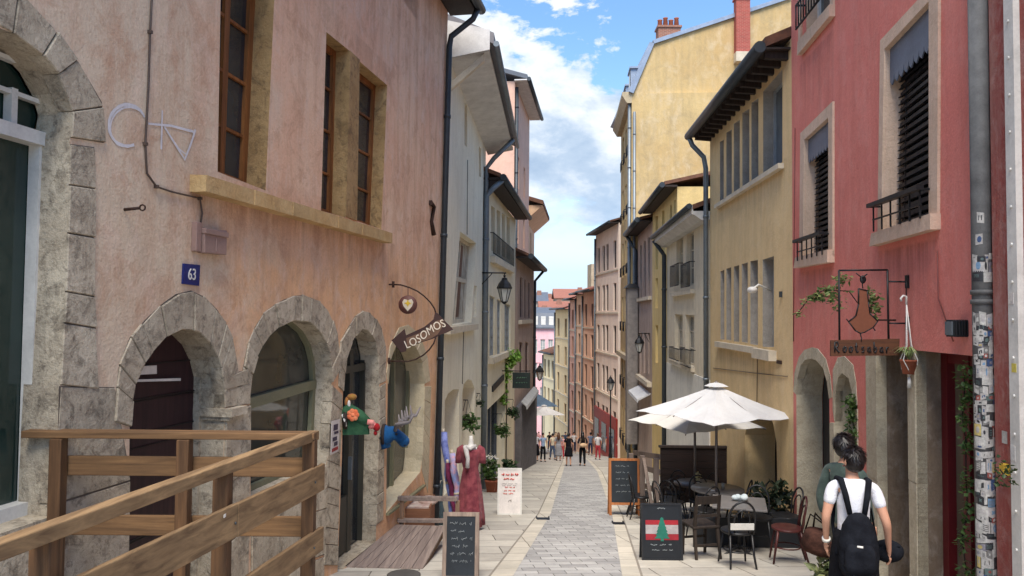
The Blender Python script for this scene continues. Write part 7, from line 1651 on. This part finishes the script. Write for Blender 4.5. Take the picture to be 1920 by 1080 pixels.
dens = mt('ADD', mt('ADD', n1, mt('MULTIPLY', mt('SUBTRACT', n2, .5), .6)), mt('MINIMUM', mt('MULTIPLY', edge, -1.55), .085))
dens = mt('ADD', dens, .11)
sx = nn('ShaderNodeSeparateXYZ'); ln(gen, sx.inputs[0]); dens = mt('ADD', dens, mt('MINIMUM', 0.0, mt('MULTIPLY', mt('SUBTRACT', sx.outputs[2], .13), 5.2)))
cov = rp2(dens, [(.49, 0.0), (.535, .8), (.6, 1.0)])
wisp = rp2(nz(6, 8, .62, vm('ADD', vm('MULTIPLY', gen, (1, 1, 3.2)).outputs[0], (7.2, 1, 2)).outputs[0], .6), [(.6, 0.0), (.76, .6)])
cov2 = mt('MAXIMUM', cov, wisp)
sh = nz(4.2, 7, .55, vm('ADD', off, (.06, .0, .16)).outputs[0], .1)
shade = rp2(mt('ADD', mt('ADD', mt('MULTIPLY', sh, .85), mt('MULTIPLY', mt('SUBTRACT', n2, .5), -.38)), mt('MULTIPLY', dens, .10)), [(.42, (1, .99, .98, 1)), (.50, (.82, .88, .95, 1)), (.58, (.50, .62, .78, 1)), (.68, (.34, .47, .66, 1))])
hz = rp2(sx.outputs[2], [(.0, 1.0), (.06, .9), (.19, 0.0)]); hm = nn('ShaderNodeMix', data_type='RGBA'); ln(mt('MULTIPLY', hz, .85), hm.inputs[0]); ln(shade, hm.inputs[6]); hm.inputs[7].default_value = (.40, .58, .82, 1); cov2 = mt('MAXIMUM', cov2, mt('MULTIPLY', hz, .92))
bc = nn('ShaderNodeBackground'); ln(hm.outputs[2], bc.inputs[0]); bc.inputs[1].default_value = .26
mx = nn('ShaderNodeMixShader'); ln(cov2, mx.inputs[0]); ln(bg.outputs[0], mx.inputs[1]); ln(bc.outputs[0], mx.inputs[2]); ln(mx.outputs[0], out.inputs[0])
sl = bpy.data.lights.new('Sun', 'SUN'); sl.energy = 1.5; sl.angle = R(32); sl.color = (1, .93, .82); so = bpy.data.objects.new('sun_lamp', sl); COL.objects.link(so)
dv = Vector((math.sin(SUN_AZ)*math.cos(SUN_EL), math.cos(SUN_AZ)*math.cos(SUN_EL), math.sin(SUN_EL)))
so.rotation_euler = (-dv).to_track_quat('-Z', 'Y').to_euler(); so.location = (0, -10, 40)
cd = bpy.data.cameras.new('Camera'); cd.sensor_width = 36; cd.lens = 36*FL/1920; cd.clip_start = .05; cd.clip_end = 12000
co = bpy.data.objects.new('Camera', cd); COL.objects.link(co); co.matrix_world = Matrix.Translation(EYE) @ CR.to_4x4(); scene.camera = co
vs_ = scene.view_settings; vs_.view_transform = 'Standard'; vs_.look = 'None'; vs_.gamma = 1; vs_.use_curve_mapping = False; vs_.exposure = 2.2
scene.cycles.max_bounces = 8; scene.cycles.diffuse_bounces = 5; scene.cycles.use_denoising = True
